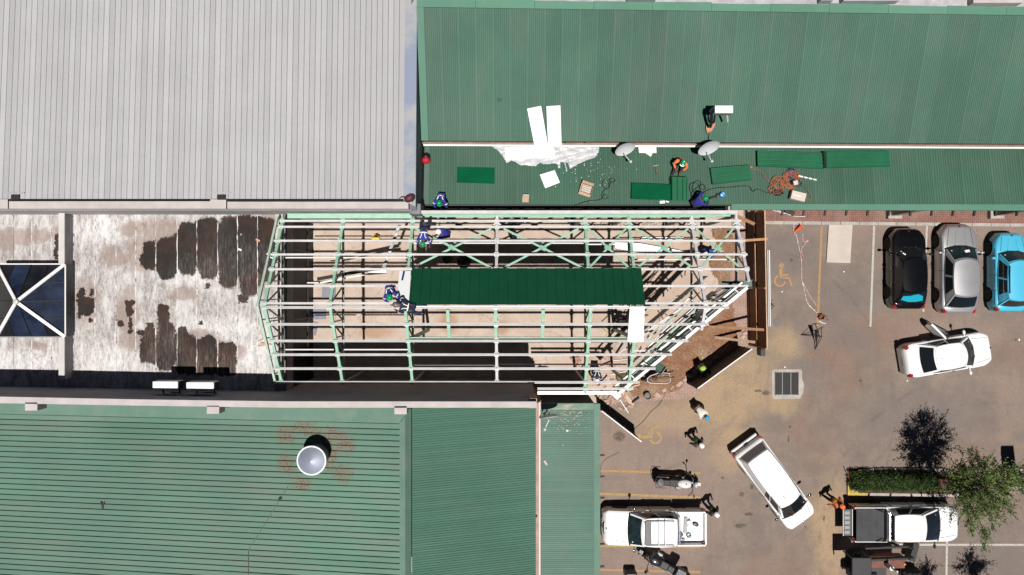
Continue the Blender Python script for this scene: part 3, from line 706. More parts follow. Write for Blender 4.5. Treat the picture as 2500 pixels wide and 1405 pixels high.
# ---------- 4. flat waterproofed roof, left middle
def flat_material():
    n = NT('stained_waterproof_roof', 0.9, 0.2)
    H = 4.5
    def b4(x, y, rx, ry): return pb(x, y, rx, ry, H)
    a = n.noise(0.8, 8, 0.72, stretch=(2.2, 0.7, 1)); f = n.noise(7, 9, 0.8, off=4, stretch=(1.6, .5, 1)); f2 = n.noise(4, 9, 0.8, off=14, stretch=(0.4, 2.5, 1))
    white = n.mix(n.mr(f, 0.32, 0.68), (0.50, 0.48, 0.47), (0.17, 0.14, 0.125))
    white = n.mix(n.mr(f2, 0.5, 0.68, 0, .5), white, (0.15, 0.11, 0.10))
    white = n.mix(n.mr(a, 0.44, 0.64, 0, 0.8), white, (0.56, 0.55, 0.54))
    pale = n.blobs([b4(250, 880, 80, 40), b4(70, 880, 70, 30), b4(560, 800, 90, 30), b4(620, 870, 60, 40), b4(500, 660, 120, 35), b4(250, 560, 60, 30)], 0.7, 1, 0.6, .3)
    white = n.mix(n.ma('MULTIPLY', pale, n.mr(f, .3, .6, .9, .25)), white, (0.68, 0.67, 0.66))
    tan = n.blobs([b4(20, 585, 25, 30), b4(55, 582, 25, 18), b4(100, 575, 22, 16), b4(138, 570, 14, 20), b4(210, 735, 30, 55), b4(310, 760, 28, 60), b4(350, 620, 40, 45), b4(330, 830, 40, 30), b4(400, 590, 60, 60), b4(280, 630, 30, 25),
                   b4(490, 830, 50, 25), b4(560, 860, 40, 25), b4(640, 680, 30, 40), b4(330, 560, 40, 20), b4(95, 843, 22, 10), b4(630, 560, 60, 40), b4(450, 720, 40, 16)], 0.42, 1.3, 0.30, .22)
    white = n.mix(n.ma('MULTIPLY', tan, n.mr(f, .25, .7, .95, .35)), white, (0.235, 0.165, 0.135))
    def box(x0, x1, y0, y1): return b4((x0 + x1) / 2, (y0 + y1) / 2, (x1 - x0) / 2 * 1.15, (y1 - y0) / 2 * 1.04)
    dk = n.blobs([box(352, 380, 590, 660), box(342, 360, 622, 652), box(386, 430, 582, 680), box(436, 480, 545, 670), box(486, 530, 534, 680), box(536, 579, 530, 700), box(586, 629, 532, 722), box(635, 672, 536, 684), box(572, 640, 528, 560), box(470, 500, 540, 600),
                  box(190, 207, 706, 768), box(207, 229, 727, 770), box(218, 226, 704, 722), box(189, 199, 768, 780), box(306, 327, 733, 745), box(309, 325, 742, 775), box(314, 322, 770, 800), box(286, 299, 779, 798), box(315, 326, 802, 814), box(218, 227, 779, 789),
                  box(358, 374, 787, 812), box(335, 358, 808, 818), box(344, 372, 820, 886), box(352, 378, 800, 880), box(386, 412, 744, 800), box(384, 426, 790, 905), box(432, 455, 800, 830), box(433, 478, 825, 914), box(482, 528, 824, 916), box(531, 574, 836, 918), box(545, 562, 838, 850), box(583, 608, 722, 740), box(502, 512, 693, 706), box(486, 495, 786, 794), box(134, 144, 574, 632)],
                 0.24, 1.9, 0.20, 0.16, sq=True)
    dk2 = n.blobs([b4(560, 600, 85, 62), b4(470, 610, 70, 50), b4(620, 630, 50, 70), b4(400, 630, 34, 42), b4(400, 855, 46, 42), b4(500, 885, 66, 34), b4(450, 850, 50, 34)], 0.55, 1.5, 0.10, 0.25)
    dk = n.ma('MAXIMUM', dk, dk2)
    brown = n.mr(n.noise(0.6, 4, .6, off=3), .42, .6)
    dcol = n.mix(brown, (0.012, 0.009, 0.008), (0.032, 0.016, 0.011))
    scr = n.noise(5, 9, .8, stretch=(3.0, .35, 1), off=41)
    low = n.blobs([b4(600, 660, 90, 70), b4(500, 650, 60, 30), b4(520, 890, 70, 40), b4(400, 850, 50, 60)], .4, 1.2, .6, .2)
    dcol = n.mix(n.ma('MULTIPLY', n.mr(scr, 0.45, 0.65), n.ma('ADD', n.ma('MULTIPLY', low, .45), .04)), dcol, (0.24, 0.20, 0.18))
    c = n.mix(n.ma('MULTIPLY', dk, 0.96), white, dcol)
    return n.out(c, f, 0.5, 0.02)
M_flat = flat_material()
HF = 4.5
t = thing('flat_roof_building', 'flat concrete roof with peeling white coating and dark brown stains', 'roof', P(330, 740, 0))
fx = P(672, 0, HF).x; fy0 = P(0, 519, HF).y; fy1 = P(0, 962, HF).y; fxl = P(-260, 0, HF).x
# membrane strips, lapped
stripx = [-260, -212, -165, -118, -70, 33, 78, 126, 172, 180, 233, 284, 332, 381, 433, 481, 532, 580, 629, 672]
for i in range(len(stripx) - 1):
    a = P(stripx[i], 0, HF).x; b2 = P(stripx[i + 1], 0, HF).x
    q = MB(); wallbox(q, a, b2 - .006, fy1, fy0, HF - .1, HF + (.0 if i % 2 else .012)); q.build('membrane_strip', M_flat, t)
M_lap = mat('membrane_lap_white', (0.60, 0.58, 0.57), 0.9, col2=(.16, .10, .08), scale=3.5, fine=.2, ramp=(.50, .62))
rnd = random.Random(2)
for i in range(6, len(stripx) - 1):
    if i == 8: continue
    a = P(stripx[i], 0, HF).x; q = MB(); pts = []; pr = []
    for j in range(30):
        y = lerp(fy0 - .1, fy1 + .8, j / 29); pts.append((a + rnd.uniform(-.015, .015), y))
        pr.append(max(0.004, 0.013 + rnd.uniform(-.012, .014)))
    for j in range(29):
        (xa, ya), (xb, yb2) = pts[j], pts[j + 1]
        q.prism([(xa - pr[j], ya), (xa + pr[j], ya), (xb + pr[j + 1], yb2), (xb - pr[j + 1], yb2)], HF - .02, HF + .022)
    q.build('lap_strip', M_lap, t)
q = MB(); wallbox(q, fxl, P(690, 0, HF).x, fy1, fy0, 3.95, HF - .11); q.build('roof_slab', M_concrete, t)
ecx0 = P(672, 0, 4.62).x; ecx1 = P(699, 0, 4.62).x
q = MB(); wallbox(q, ecx0, ecx1 - .14, P(0, 934, 4.6).y, fy0, 4.2, 4.63); q.build('edge_kerb', mat('pink_cream_kerb', (0.46, 0.38, 0.36), .9, var=.15, scale=2, fine=.15), t)
q = MB(); wallbox(q, ecx1 - .13, ecx1, fy1, fy0, 3.6, 4.5); q.build('edge_fascia', mat('grey_fascia', (0.20, 0.19, 0.19), .8, var=.15), t)
q = MB(); wallbox(q, ecx1 - .16, ecx1 - .08, fy1 - .5, fy0, 0, 3.6); q.build('glazed_wall', M_darkglass, t)
wx = ecx1 - .08
for i in range(6):
    y = lerp(fy1, fy0, i / 5); q = MB(); wallbox(q, wx, wx + .05, y - .03, y + .03, 0, 3.6); q.build('wall_mullion', M_blackmetal, t)
q = MB(); wallbox(q, wx, wx + .04, fy1, fy0, 1.0, 1.06); q.build('wall_transom', M_blackmetal, t)
# cross upstand
q = MB(); wallbox(q, P(143, 0, 5.13).x, P(157, 0, 5.13).x, P(0, 926, 5.13).y, P(0, 518, 5.13).y, 4.4, 5.13); q.build('cross_upstand', mat('upstand_cream', (0.47, .45, .43), .85, var=.06, scale=2), t)
q = MB(); wallbox(q, P(157, 0, 5.13).x, P(157, 0, 5.13).x + .02, P(0, 926, 5.13).y, P(0, 518, 5.13).y, 4.4, 5.12); q.build('upstand_side', mat('upstand_shaded_grey', (0.26, .25, .26), .85, var=.15), t)  # thin darker skin on the right side, side shading put into colour
# debris on the flat roof
for (px, py, s, r, m) in ((586, 610, .16, -.3, M_white), (656, 622, .17, -.6, M_white), (630, 587, .2, -.5, mat('pink_brick', (0.5, .25, .18), .9)), (589, 573, .09, 1.2, M_cream)):
    q = MB(); q.box(P(px, py, HF + .05), (s, s * .5, .07), r); o = q.build('roof_offcut', m)
    tag(o, {586: 'white block offcut lying on the dark stained flat roof', 656: 'white offcut near the left end of the steel frame', 630: 'pinkish brick piece lying on the dark roof stain', 589: 'tiny cream crumb on the brown stained roof'}[px], 'offcut')
for k, (px, py, r) in enumerate(((640, 829, .5), (647, 838, .1), (650, 842, 0), (641, 845, .05), (664, 630, -.4))):
    q = MB(); p = P(px, py, HF + .07); q.box(p, (.45, .05, .05), r); o = q.build('pale_batten', M_timber2 if k < 4 else M_white); tag(o, 'short pale batten lying on the flat roof by the frame end', 'batten', 'short pale battens by the frame end')

# ---------- skylight
t = thing('pyramid_skylight', 'glass pyramid skylight with dark blue panes and white hip bars', 'skylight', P(77, 735, HF))
HB, HA = 5.15, 6.05
c = [P(-6, 646, HB), P(160, 646, HB), P(160, 822, HB), P(-6, 822, HB)]
apx = P(42, 737, HA)
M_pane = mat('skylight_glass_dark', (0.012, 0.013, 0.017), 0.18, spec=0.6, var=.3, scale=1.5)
M_paneb = mat('skylight_glass_sky', (0.014, 0.022, 0.045), 0.22, spec=0.6, var=.5, scale=1.2)  # bluer panes, reflected sky put into the glass colour
M_whitebar = mat('white_glazing_bar', (0.7, 0.7, 0.7), 0.4)
q = MB(); q.prism([(p.x, p.y) for p in c], HF, HB - .05); q.build('skylight_kerb', mat('skylight_kerb_grey', (0.13, .13, .145), .8, var=.2), t)
for i in range(4):
    a = c[i]; b2 = c[(i + 1) % 4]; nrm = (b2 - a).cross(apx - a).normalized()
    if nrm.z < 0: nrm = -nrm
    def hip(tt): return a.lerp(apx, 2 * tt) if tt <= .5 else b2.lerp(apx, 2 * (1 - tt))
    for k in range(4):
        t0, t1 = k / 4 + .004, (k + 1) / 4 - .004
        pts = [a.lerp(b2, t0), a.lerp(b2, t1), hip(t1), hip(t0)]
        if k == 0: pts = [a.lerp(b2, t0), a.lerp(b2, t1), hip(t1)]
        if k == 3: pts = [a.lerp(b2, t0), a.lerp(b2, t1), hip(t0)]
        n = len(pts); vs = pts + [p - nrm * .02 for p in pts]
        fs = [tuple(range(n)), tuple(range(n, 2 * n))[::-1]] + [(j, (j + 1) % n, n + (j + 1) % n, n + j) for j in range(n)]
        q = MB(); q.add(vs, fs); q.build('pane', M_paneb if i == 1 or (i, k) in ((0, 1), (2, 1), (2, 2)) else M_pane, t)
        if k:
            q = MB(); q.beam(a.lerp(b2, k / 4) + nrm * .02, hip(k / 4) + nrm * .02, .03, .04); q.build('glazing_bar', M_blackmetal, t)
    q = MB(); q.beam(a + nrm * .03, b2 + nrm * .03, .05, .05); q.build('edge_bar', M_whitebar if i in (0, 1) else M_galvdark, t)
for p in c:
    q = MB(); q.beam(p + Vector((0, 0, .05)), apx + Vector((0, 0, .05)), .14, .06); q.build('hip_bar', M_whitebar, t)
q = MB(); q.lathe([(.13, 0), (.11, .06), (0, .08)], apx + Vector((0, 0, .06)), 10); q.build('apex_cap', M_galv, t)

# ---------- chimney with conical cap
t = thing('roof_vent', 'round metal roof vent with shiny conical cap above rust stains', 'vent', P(795, 1098, 6.4))
top = P(757, 1128, 7.75); base = Vector((top.x, top.y, 6.3))
q = MB(); q.lathe([(.50, 0), (.50, 1.12)], base, 28); q.build('vent_shaft', M_galvdark, t, smooth=40)
q = MB(); q.lathe([(.60, 1.14), (.62, 1.16), (.62, 1.235), (.60, 1.25), (0, 1.44)], base, 40); q.build('conical_cap', M_alu, t, smooth=30)
q = MB(); q.lathe([(.612, 1.242), (.626, 1.252), (.610, 1.260)], base, 40); q.build('cap_rim', M_whitebar, t)
q = MB(); q.lathe([(.66, 0), (.55, .10), (.51, .14)], base + Vector((0, 0, .05)), 28); q.build('base_flashing', mat('lead_flashing', (.15, .14, .13), .8, var=.3), t)
# lightning / gas pipe line on roof
def onl(px, py, off=.09): 
    f = max(0, min(1, px / 980)); return P(px, py, lerp(HL, HM, f) + off)
q = MB(); q.tube([onl(702, 1190), onl(650, 1275), onl(606, 1345), onl(605, 1460)], .014, 6); o = q.build('roof_cable', mat('dull_cable', (.10, .11, .10), .7)); tag(o, 'thin cable running down the lower left green roof', 'cable')
q = MB(); q.box(onl(684, 1218), (.14, .10, .08), .6); o = q.build('cable_clamp', M_dark); tag(o, 'small black clamp on the thin roof cable', 'clamp')
# bird / rag
t = thing('bird', 'small dark bird perched on the lower left green roof', 'bird', onl(250, 1234, .0))
q = MB(); p = onl(250, 1234, .10); q.lathe([(0, -.10), (.035, -.06), (.05, 0), (.03, .07), (0, .10)], p, 8, M=Matrix.Rotation(R(90), 3, 'X')); q.build('body', mat('bird_brown', (.05, .035, .03), .8), t, smooth=60)
q = MB(); q.box(p + Vector((-.05, .08, 0)), (.05, .16, .02), .5); q.build('wing', mat('bird_brown', 0), t)
q = MB(); q.box(p + Vector((.05, .06, 0)), (.05, .14, .02), -.3); q.build('wing', mat('bird_brown', 0), t)
q = MB(); q.box(p + Vector((.0, -.13, 0)), (.04, .10, .02), .2); q.build('tail', mat('bird_brown', 0), t)
# ================================================================== STEEL ROOF FRAME
RY = P(0, 746, 7.55).y       # world y of the ridge
def roofz(y): return 7.6 - 0.62 * abs(y - RY)
def RP(px, py, off=0.0):
    """pixel -> point on the frame's roof plane"""
    h = 6.5
    for _ in range(30):
        h = roofz(-(py - 702.5) * (HC - h) / FOC) + off
    return P(px, py, h)
fr = thing('steel_roof_frame', 'half-built steel roof frame of mint green trusses and grey purlins', 'steel frame', P(1250, 740, 0))
YT = P(0, 529, 5.15).y; YB = P(0, 934, 5.2).y
HBc = 5.15
M_purlin = mat('purlin_grey', (0.47, 0.455, 0.45), 0.6, metal=0.0, var=0.12, scale=2, fine=.06)
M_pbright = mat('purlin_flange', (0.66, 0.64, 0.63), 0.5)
# purlins: (py, x0, x1)
pur = [(539.5, 683, 1809), (554, 680, 1813), (588, 669, 1819), (621.5, 661, 1824), (657.5, 656, 1829), (698.5, 648, 1826), (740.5, 639, 1782),
       (751, 641, 1779), (792, 648, 1730), (832.5, 655, 1680), (866, 661, 1640), (900, 668, 1600), (933.5, 674, 1561), (949, 1312, 1546)]
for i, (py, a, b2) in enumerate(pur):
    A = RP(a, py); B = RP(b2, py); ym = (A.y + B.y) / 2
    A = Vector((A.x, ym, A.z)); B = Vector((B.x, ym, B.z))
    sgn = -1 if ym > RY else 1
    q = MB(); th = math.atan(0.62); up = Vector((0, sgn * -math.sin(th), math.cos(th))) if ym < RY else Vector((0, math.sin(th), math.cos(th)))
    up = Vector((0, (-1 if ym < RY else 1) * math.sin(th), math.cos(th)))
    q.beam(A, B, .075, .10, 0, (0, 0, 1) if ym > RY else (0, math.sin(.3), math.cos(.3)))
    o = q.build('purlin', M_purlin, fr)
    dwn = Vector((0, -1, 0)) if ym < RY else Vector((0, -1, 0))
    q = MB(); q.beam(A + Vector((0, -.045, -.0)), B + Vector((0, -.045, -.0)), .018, .10, 0, (0, 0, 1)); s = q.build('purlin_lip', M_pbright if ym < RY else M_purlin, o)  # brighter lip on the sun-side slope, sunlight put into its colour
# white eaves beam at the bottom right
A = RP(1312, 959); B = RP(1506, 959); q = MB(); q.beam(A, (B.x, A.y, A.z), .15, .2); q.build('eaves_beam', M_white, fr)
# ties at bottom chord level (thin white)
for (py, a, b2) in ((629.5, 697, 995), (854, 697, 815), (854, 834, 1005), (594, 1008, 1425), (597, 1432, 1535), (634, 1545, 1690), (891, 1004, 1213), (890, 1216, 1530), (857, 1545, 1640), (634, 1700, 1800)):
    A = P(a, py, 5.25); B = P(b2, py, 5.25); q = MB(); q.tube([A, (B.x, A.y, 5.25)], .035, 6); q.build('tie_rod', M_pbright, fr)

def truss(px530, top, bot, m, full=True, name='truss'):
    """truss in a vertical plane x = const"""
    x = (px530 - 1250) * (HC - HBc) / FOC
    y0 = P(0, top, 5.2).y; y1 = P(0, bot, 5.2).y
    z = lambda y: roofz(y) - .14
    q = MB(); pts = [(x, y0, z(y0)), (x, RY if y1 < RY else y1, z(RY if y1 < RY else y1))]
    q.beam(pts[0], pts[1], .12, .12)
    if y1 < RY: q.beam(pts[1], (x, y1, z(y1)), .12, .12)
    o = q.build(name, m, fr)
    q = MB(); q.beam((x, y0, HBc), (x, y1, HBc), .09, .09); q.build('bottom_chord', mat('shaded_primer', (0.22, 0.30, 0.24), .6) if m is M_mint else M_galv, o)  # darker copy of the mint primer, the chord's shade put into its colour
    n = 10; ys = [lerp(y0, RY, i / 5) for i in range(6)] + [lerp(RY, y1, i / 5) for i in range(1, 6)] if y1 < RY else [lerp(y0, y1, i / 5) for i in range(6)]
    for i in range(1, len(ys) - 1):
        if z(ys[i]) - HBc > .35:
            q = MB(); q.beam((x + .02, ys[i], z(ys[i]) - .05), (x + .02, ys[i], HBc), .05, .05, 0, (0, 1, 0)); q.build('web_member', m, o)
    for i in range(1, len(ys) - 2):
        ya, yb2 = (ys[i], ys[i + 1])
        if ya > RY + .01: a, b3 = (x - .02, ya, HBc), (x - .02, yb2, z(yb2))
        else: a, b3 = (x - .02, ya, z(ya)), (x - .02, yb2, HBc)
        if True:
            q = MB(); q.beam((a[0], a[1], a[2]), b3, .05, .06, 0, (1, 0, 0)); q.build('web_member', m, o)
    for (py, a, b2) in pur:
        p = RP(1250, py)
        if min(y0, y1) - .1 < p.y < max(y0, y1) + .1:
            q = MB(); q.box((x, p.y, z(p.y) + .06), (.20, .20, .10)); q.build('cleat_plate', m, o)
    return x
M_whitegalv = mat('white_primer', (0.52, 0.51, 0.51), 0.5, var=.1, scale=3)
X = []
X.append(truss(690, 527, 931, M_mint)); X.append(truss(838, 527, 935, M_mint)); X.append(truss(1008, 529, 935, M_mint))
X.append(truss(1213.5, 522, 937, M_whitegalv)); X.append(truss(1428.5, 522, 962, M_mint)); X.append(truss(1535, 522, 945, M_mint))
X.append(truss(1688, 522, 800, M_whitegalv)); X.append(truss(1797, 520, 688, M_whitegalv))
# end gable: green ladder outside the first truss
x1 = X[0]
for xo in (-.28,):
    for (ya, yb2) in ((YT, RY), (RY, YB)):
        q = MB(); q.beam((x1 + xo, ya, roofz(ya) - .12), (x1 + xo, yb2, roofz(yb2) - .12), .10, .12); q.build('gable_rafter', mat('pale_mint', (0.38, .48, .40), .6, var=.1), fr)
for i in range(9):
    y = lerp(YT, YB, (i + .5) / 9); q = MB(); q.beam((x1 - .28, y, roofz(y) - .2), (x1 - .28, y, 4.65), .05, .05, 0, (0, 1, 0)); q.build('gable_post', mat('pale_mint', 0), fr)
# braces in the roof plane
br = [(1012, 557, 1199, 654), (1199, 559, 1025, 645), (1230, 559, 1424, 655), (1412, 559, 1229, 655), (1436, 559, 1534, 653), (1528, 559, 1440, 653),
      (1552, 559, 1694, 656), (1680, 559, 1558, 652), (1699, 559, 1810, 657), (1790, 559, 1708, 657)]
for i, (a, b2, c2, d) in enumerate(br):
    off = -.13 - (.055 if i % 2 else 0)
    q = MB(); q.beam(RP(a, b2, off), RP(c2, d, off), .09, .035); q.build('cross_brace', M_mint, fr)
for i in range(0, 10, 2):
    a = RP(*br[i][:2], -.12); b2 = RP(*br[i][2:], -.12); c2 = (a + b2) / 2; q = MB(); q.box(c2, (.3, .22, .03), -.45, tilt=(-.55, 0)); q.build('gusset_plate', M_mint, fr)
# lattice girders
def girder(name, xa, xb, py_top, ht, hb, m, m2, n, tw=.12):
    yy = P(0, py_top, ht).y
    A = P(xa, 0, ht).x; B = P(xb, 0, ht).x
    q = MB(); q.beam((A, yy, ht), (B, yy, ht), tw, .10); o = q.build(name, m, fr)
    q = MB(); q.beam((A, yy - .02, hb), (B, yy - .02, hb), .14, .08); q.build('bottom_chord', m2, o)
    for i in range(n):
        xa2 = lerp(A, B, i / n); xb2 = lerp(A, B, (i + 1) / n)
        q = MB(); q.beam((xa2, yy - .01, ht if i % 2 else hb), (xb2, yy - .01, hb if i % 2 else ht), .06, .05, 0, (0, 1, 0)); q.build('web_member', m2, o)
        q = MB(); q.beam((xb2, yy + .03, ht), (xb2, yy + .03, hb), .05, .05, 0, (0, 1, 0)); q.build('web_member', m2, o)
girder('lattice_girder', 1016, 1800, 518.5, 6.0, 5.0, M_purlin, M_mint, 16, .14)
girder('lattice_girder', 1000, 1530, 827.5, 6.45, 5.95, M_mint, M_mint, 10, .14)
# purlin brackets with web behind the top girder
for i in range(3):
    yy = P(0, 523 + i * 3.3, 5.7 - i * .3).y
    q = MB(); q.beam((P(1018, 0, 5.7 - i * .3).x, yy, 5.7 - i * .3), (P(1795 - i * 20, 0, 5.7).x, yy, 5.7 - i * .3), .05, .06); q.build('girder_rail', M_mint, fr)
# short cap triangles over the trusses near y 553
for x in X[3:8]:
    y = P(0, 548, 5.9).y; q = MB(); q.prism([(x - .35, y - .12), (x + .35, y - .12), (x + .08, y + .14), (x - .08, y + .14)], roofz(y) - .16, roofz(y) - .12); q.build('haunch_plate', M_mint if x in (X[4], X[5]) else M_whitegalv, fr)
# green beam on the left eaves
q = MB(); A = P(703, 528, 5.35); B = P(1006, 528, 5.35); q.beam(A, B, .22, .18); q.build('eaves_beam', M_mint, fr)
# secondary rafters between ridge and girder
for px in (1093, 1210, 1326, 1442):
    a = RP(px, 756, -.12); b2 = RP(px, 824, -.12); b2 = Vector((a.x, b2.y, b2.z)); q = MB(); q.beam(a, b2, .14, .10); q.build('rafter', M_mint, fr)
# diagonal hip beams on the right and the lattice under them
ha = RP(1824, 702, .02); hb = RP(1500, 969, .02)
d = (hb - ha); dn = Vector((d.x, d.y, 0)).normalized(); nr = Vector((dn.y, -dn.x, 0))
if nr.x > 0: nr = -nr
q = MB(); q.beam(ha, hb, .13, .16); hip = q.build('hip_beam', M_white, fr)
q = MB(); q.beam(ha + nr * .30, hb + nr * .34 + Vector((.1, .1, 0)), .08, .10); q.build('hip_rail', M_pbright, fr)
for k in range(1, 7):
    zz = -.32 * k
    a = ha + nr * (.05 + .06 * k) + Vector((-.25 * k, -.25 * k, zz * .95)); b2 = hb + nr * (.02 + .03 * k) + Vector((.1 * k, .1 * k, zz * .22))
    if a.z > 4.6:
        q = MB(); q.tube([a, b2], .035 + .01 * (k % 2), 6); q.build('lattice_rail', M_pbright if k % 2 else M_mint, hip)
for k in range(14):
    f = (k + .5) / 14; a = ha.lerp(hb, f) + nr * .05; hh = max(.25, a.z - 4.85)
    q = MB(); q.beam(a, a + Vector((.12 * (-1) ** k, .12 * (-1) ** k, -hh)), .05, .05, 0, (0, 1, 0)); q.build('web_member', M_whitegalv, hip)
for k in range(9):
    f = (k + .5) / 9; a = ha.lerp(hb, f); q = MB(); q.beam(a, a + nr * .34 + Vector((0, 0, -.03)), .06, .05); q.build('hip_cleat', M_galv, hip)
# box gutters at both ends of the hip
q = MB(); a = P(1762, 697, 6.3); b2 = P(1836, 694, 6.6); q.beam(a, b2, .34, .05); q.beam(a + Vector((0, .17, .08)), b2 + Vector((0, .17, .08)), .03, .16); q.beam(a + Vector((0, -.17, .08)), b2 + Vector((0, -.17, .08)), .03, .16)
o = q.build('box_gutter', mat('dark_green_gutter', (0.02, 0.055, 0.035), .4)); tag(o, 'dark green gutter length at the right end of the steel frame', 'gutter')
q = MB(); a = P(1574, 872, 5.6); b2 = P(1618, 905, 5.4); q.beam(a, b2, .40, .05); nn = Vector((b2.y - a.y, a.x - b2.x, 0)).normalized()
for s in (-1, 1): q.beam(a + nn * .2 * s + Vector((0, 0, .1)), b2 + nn * .2 * s + Vector((0, 0, .1)), .03, .2)
q.beam(b2 + nn * .2 + Vector((0, 0, .1)), b2 - nn * .2 + Vector((0, 0, .1)), .03, .2)
o = q.build('box_gutter', mat('dark_green_gutter', 0)); tag(o, 'dark green gutter length with white rimmed end above the wheelbarrow', 'gutter')
q = MB(); a = P(1505, 965, 4.95); q.box(a, (.26, .34, .16), R(45)); q.build('hip_end_plate', M_white, fr)
# vertical sheeting hung under the hip (edge-on from above; rows added to cast wide shadow bands)
for (fa, fb, zt2, zb2, off) in ((.04, .93, -.35, -1.25, .10), (.12, .80, -.45, -1.45, .55), (.10, .60, -.45, -1.35, 1.35)):
    a = ha.lerp(hb, fa) + nr * off; b2 = ha.lerp(hb, fb) + nr * off
    n = 14
    for i in range(n):
        p0 = a.lerp(b2, i / n); p1 = a.lerp(b2, (i + .96) / n)
        q = MB(); zt3 = zt2; zb3 = max(zb2, 4.7 - p0.z)
        if zt3 - zb3 < .2: zb3 = zt3 - .2
        vs = [p0 + Vector((0, 0, zt3)), p1 + Vector((0, 0, zt3)), p1 + Vector((0, 0, zb3)), p0 + Vector((0, 0, zb3))]
        vs += [v + nr * .03 for v in vs]
        q.add(vs, [(0, 1, 2, 3), (7, 6, 5, 4), (0, 4, 5, 1), (1, 5, 6, 2), (2, 6, 7, 3), (3, 7, 4, 0)]); q.build('shadow_cladding', mat('dark_green_gutter', 0), fr)
# loose lengths of purlin and pipe stacked along the hip
rnd = random.Random(15)
for k in range(16):
    f0 = rnd.uniform(.05, .45); f1 = f0 + rnd.uniform(.22, .48); o1 = rnd.uniform(.15, 1.15); o2 = o1 + rnd.uniform(-.28, .28); zz = rnd.uniform(-.75, -.25)
    a = ha.lerp(hb, f0) + nr * o1; b2 = ha.lerp(hb, min(f1, .97)) + nr * o2
    q = MB(); q.beam((a.x, a.y, a.z + zz), (b2.x, b2.y, b2.z + zz), rnd.uniform(.03, .07), .05); o = q.build('stacked_length', (M_pbright, M_galv, M_mint, M_galvdark)[k % 4], fr)
# columns
for x in X[2:8]:
    q = MB(); q.beam((x, YT + .05, 0), (x, YT + .05, 5.1), .14, .14, 0, (0, 1, 0)); q.build('column', M_galvdark, fr)
for x in X[1:6]:
    q = MB(); q.beam((x, YB - .05, 0), (x, YB - .05, 5.1), .12, .12, 0, (0, 1, 0)); q.build('column', M_galvdark, fr)
for x in (X[2], X[5]):
    y = P(0, 827, 6.4).y; q = MB(); q.beam((x + .1, y, 0), (x + .1, y, 5.9), .14, .14, 0, (0, 1, 0)); q.build('column', M_mint, fr)

# ---------- new dark green roof sheets laid on the frame
t = thing('new_roof_section', 'strip of new dark green roof sheets laid on the frame', 'roof sheets', P(1287, 700, 6.9))
a0 = RP(1003, 656, .10); a1 = RP(1568, 656, .10); b0 = RP(1001, 744, .10); b1 = RP(1571, 746, .10)
x0s, x1s = (a0.x + b0.x) / 2, (a1.x + b1.x) / 2
n = 24; rnd = random.Random(4)
th = .62
for i in range(n):
    xa = lerp(x0s, x1s, i / n); xb = lerp(x0s, x1s, (i + 1) / n)
    ya = a0.y + (.02 if i % 2 else 0); yb2 = b0.y - rnd.uniform(0, .02)
    w = xb - xa
    pr = [(0, .05), (.012, .055), (.04, .055), (.055, 0), (.26 * w / .44, 0), (.265 * w / .44, .006), (w + .005, .0), (w + .02, .0)]
    q = MB(); vs = []
    for (u, z) in pr:
        vs += [(xa + u, ya, roofz(ya) + .10 + z), (xa + u, yb2, roofz(yb2) + .10 + z)]
    vs += [(v[0], v[1], v[2] - .012) for v in vs]
    m_ = len(pr); fs = []
    for j in range(m_ - 1):
        fs.append((2 * j, 2 * j + 1, 2 * j + 3, 2 * j + 2)); fs.append((2 * m_ + 2 * j + 2, 2 * m_ + 2 * j + 3, 2 * m_ + 2 * j + 1, 2 * m_ + 2 * j))
    fs += [(0, 2 * m_, 2 * m_ + 1, 1)]
    for j in range(m_ - 1):
        fs.append((2 * j + 1, 2 * m_ + 2 * j + 1, 2 * m_ + 2 * j + 3, 2 * j + 3)); fs.append((2 * j + 2, 2 * m_ + 2 * j + 2, 2 * m_ + 2 * j, 2 * j))
    q.add(vs, fs); q.build('roof_sheet', M_newgreen, t)
# white insulation boards under and beside it
def ins(pts, z_off, label, name='insulation_board', m=M_poly, cat='insulation board', tk=.05):
    P3 = [RP(x, y, z_off) for x, y in pts]; q = MB(); q.slab(P3, tk); o = q.build(name, m); return tag(o, label, cat)
ins([(999, 747.6), (1535, 747.6), (1535, 754.5), (998, 752)], .03, 'long white insulation edge along the bottom of the new roof strip')
ins([(1538, 749), (1574, 749), (1571, 834), (1532, 834)], .10, 'white insulation board lying over the purlins beside the new roof strip')
M_polyblue = mat('insulation_shiny', (0.72, 0.73, 0.74), 0.7)
ins([(975, 662), (1003, 662), (999, 740), (968, 740)], .10, 'white insulation board with blue mark between two workers', m=M_polyblue)
p = RP(984, 674, .17); q = MB(); q.box(p, (.08, .45, .01), -.12, tilt=(-.5, 0)); o = q.build('blue_label', mat('navy_print', (.02, .03, .12), .6)); tag(o, 'dark blue printed strip on the insulation board by the workers', 'label strip')
# ================================================================== VEHICLES
M_glass = mat('car_glass', (0.008, 0.011, 0.013), 0.06, spec=0.8)
M_tglass = mat('car_glass_teal', (0.012, 0.024, 0.027), 0.10, spec=0.7, var=.5, scale=2.5)
M_tyre = mat('tyre', (0.012, 0.012, 0.012), 0.85)
M_rim = mat('wheel_rim', (0.35, 0.35, 0.36), 0.35, metal=0.8)
M_trim = mat('black_trim', (0.012, 0.012, 0.013), 0.5)
M_chrome = mat('chrome', (0.65, 0.65, 0.66), 0.12, metal=1.0)
M_red = mat('red_lamp', (0.30, 0.01, 0.012), 0.2, coat=.5)
M_lamp = mat('clear_lamp', (0.45, 0.47, 0.5), 0.12, spec=.8)
def paint(name, c, metal=0.0, rough=0.32, coat=.7):
    return mat(name, c, rough, metal=metal, coat=coat, var=.03, scale=1.5)

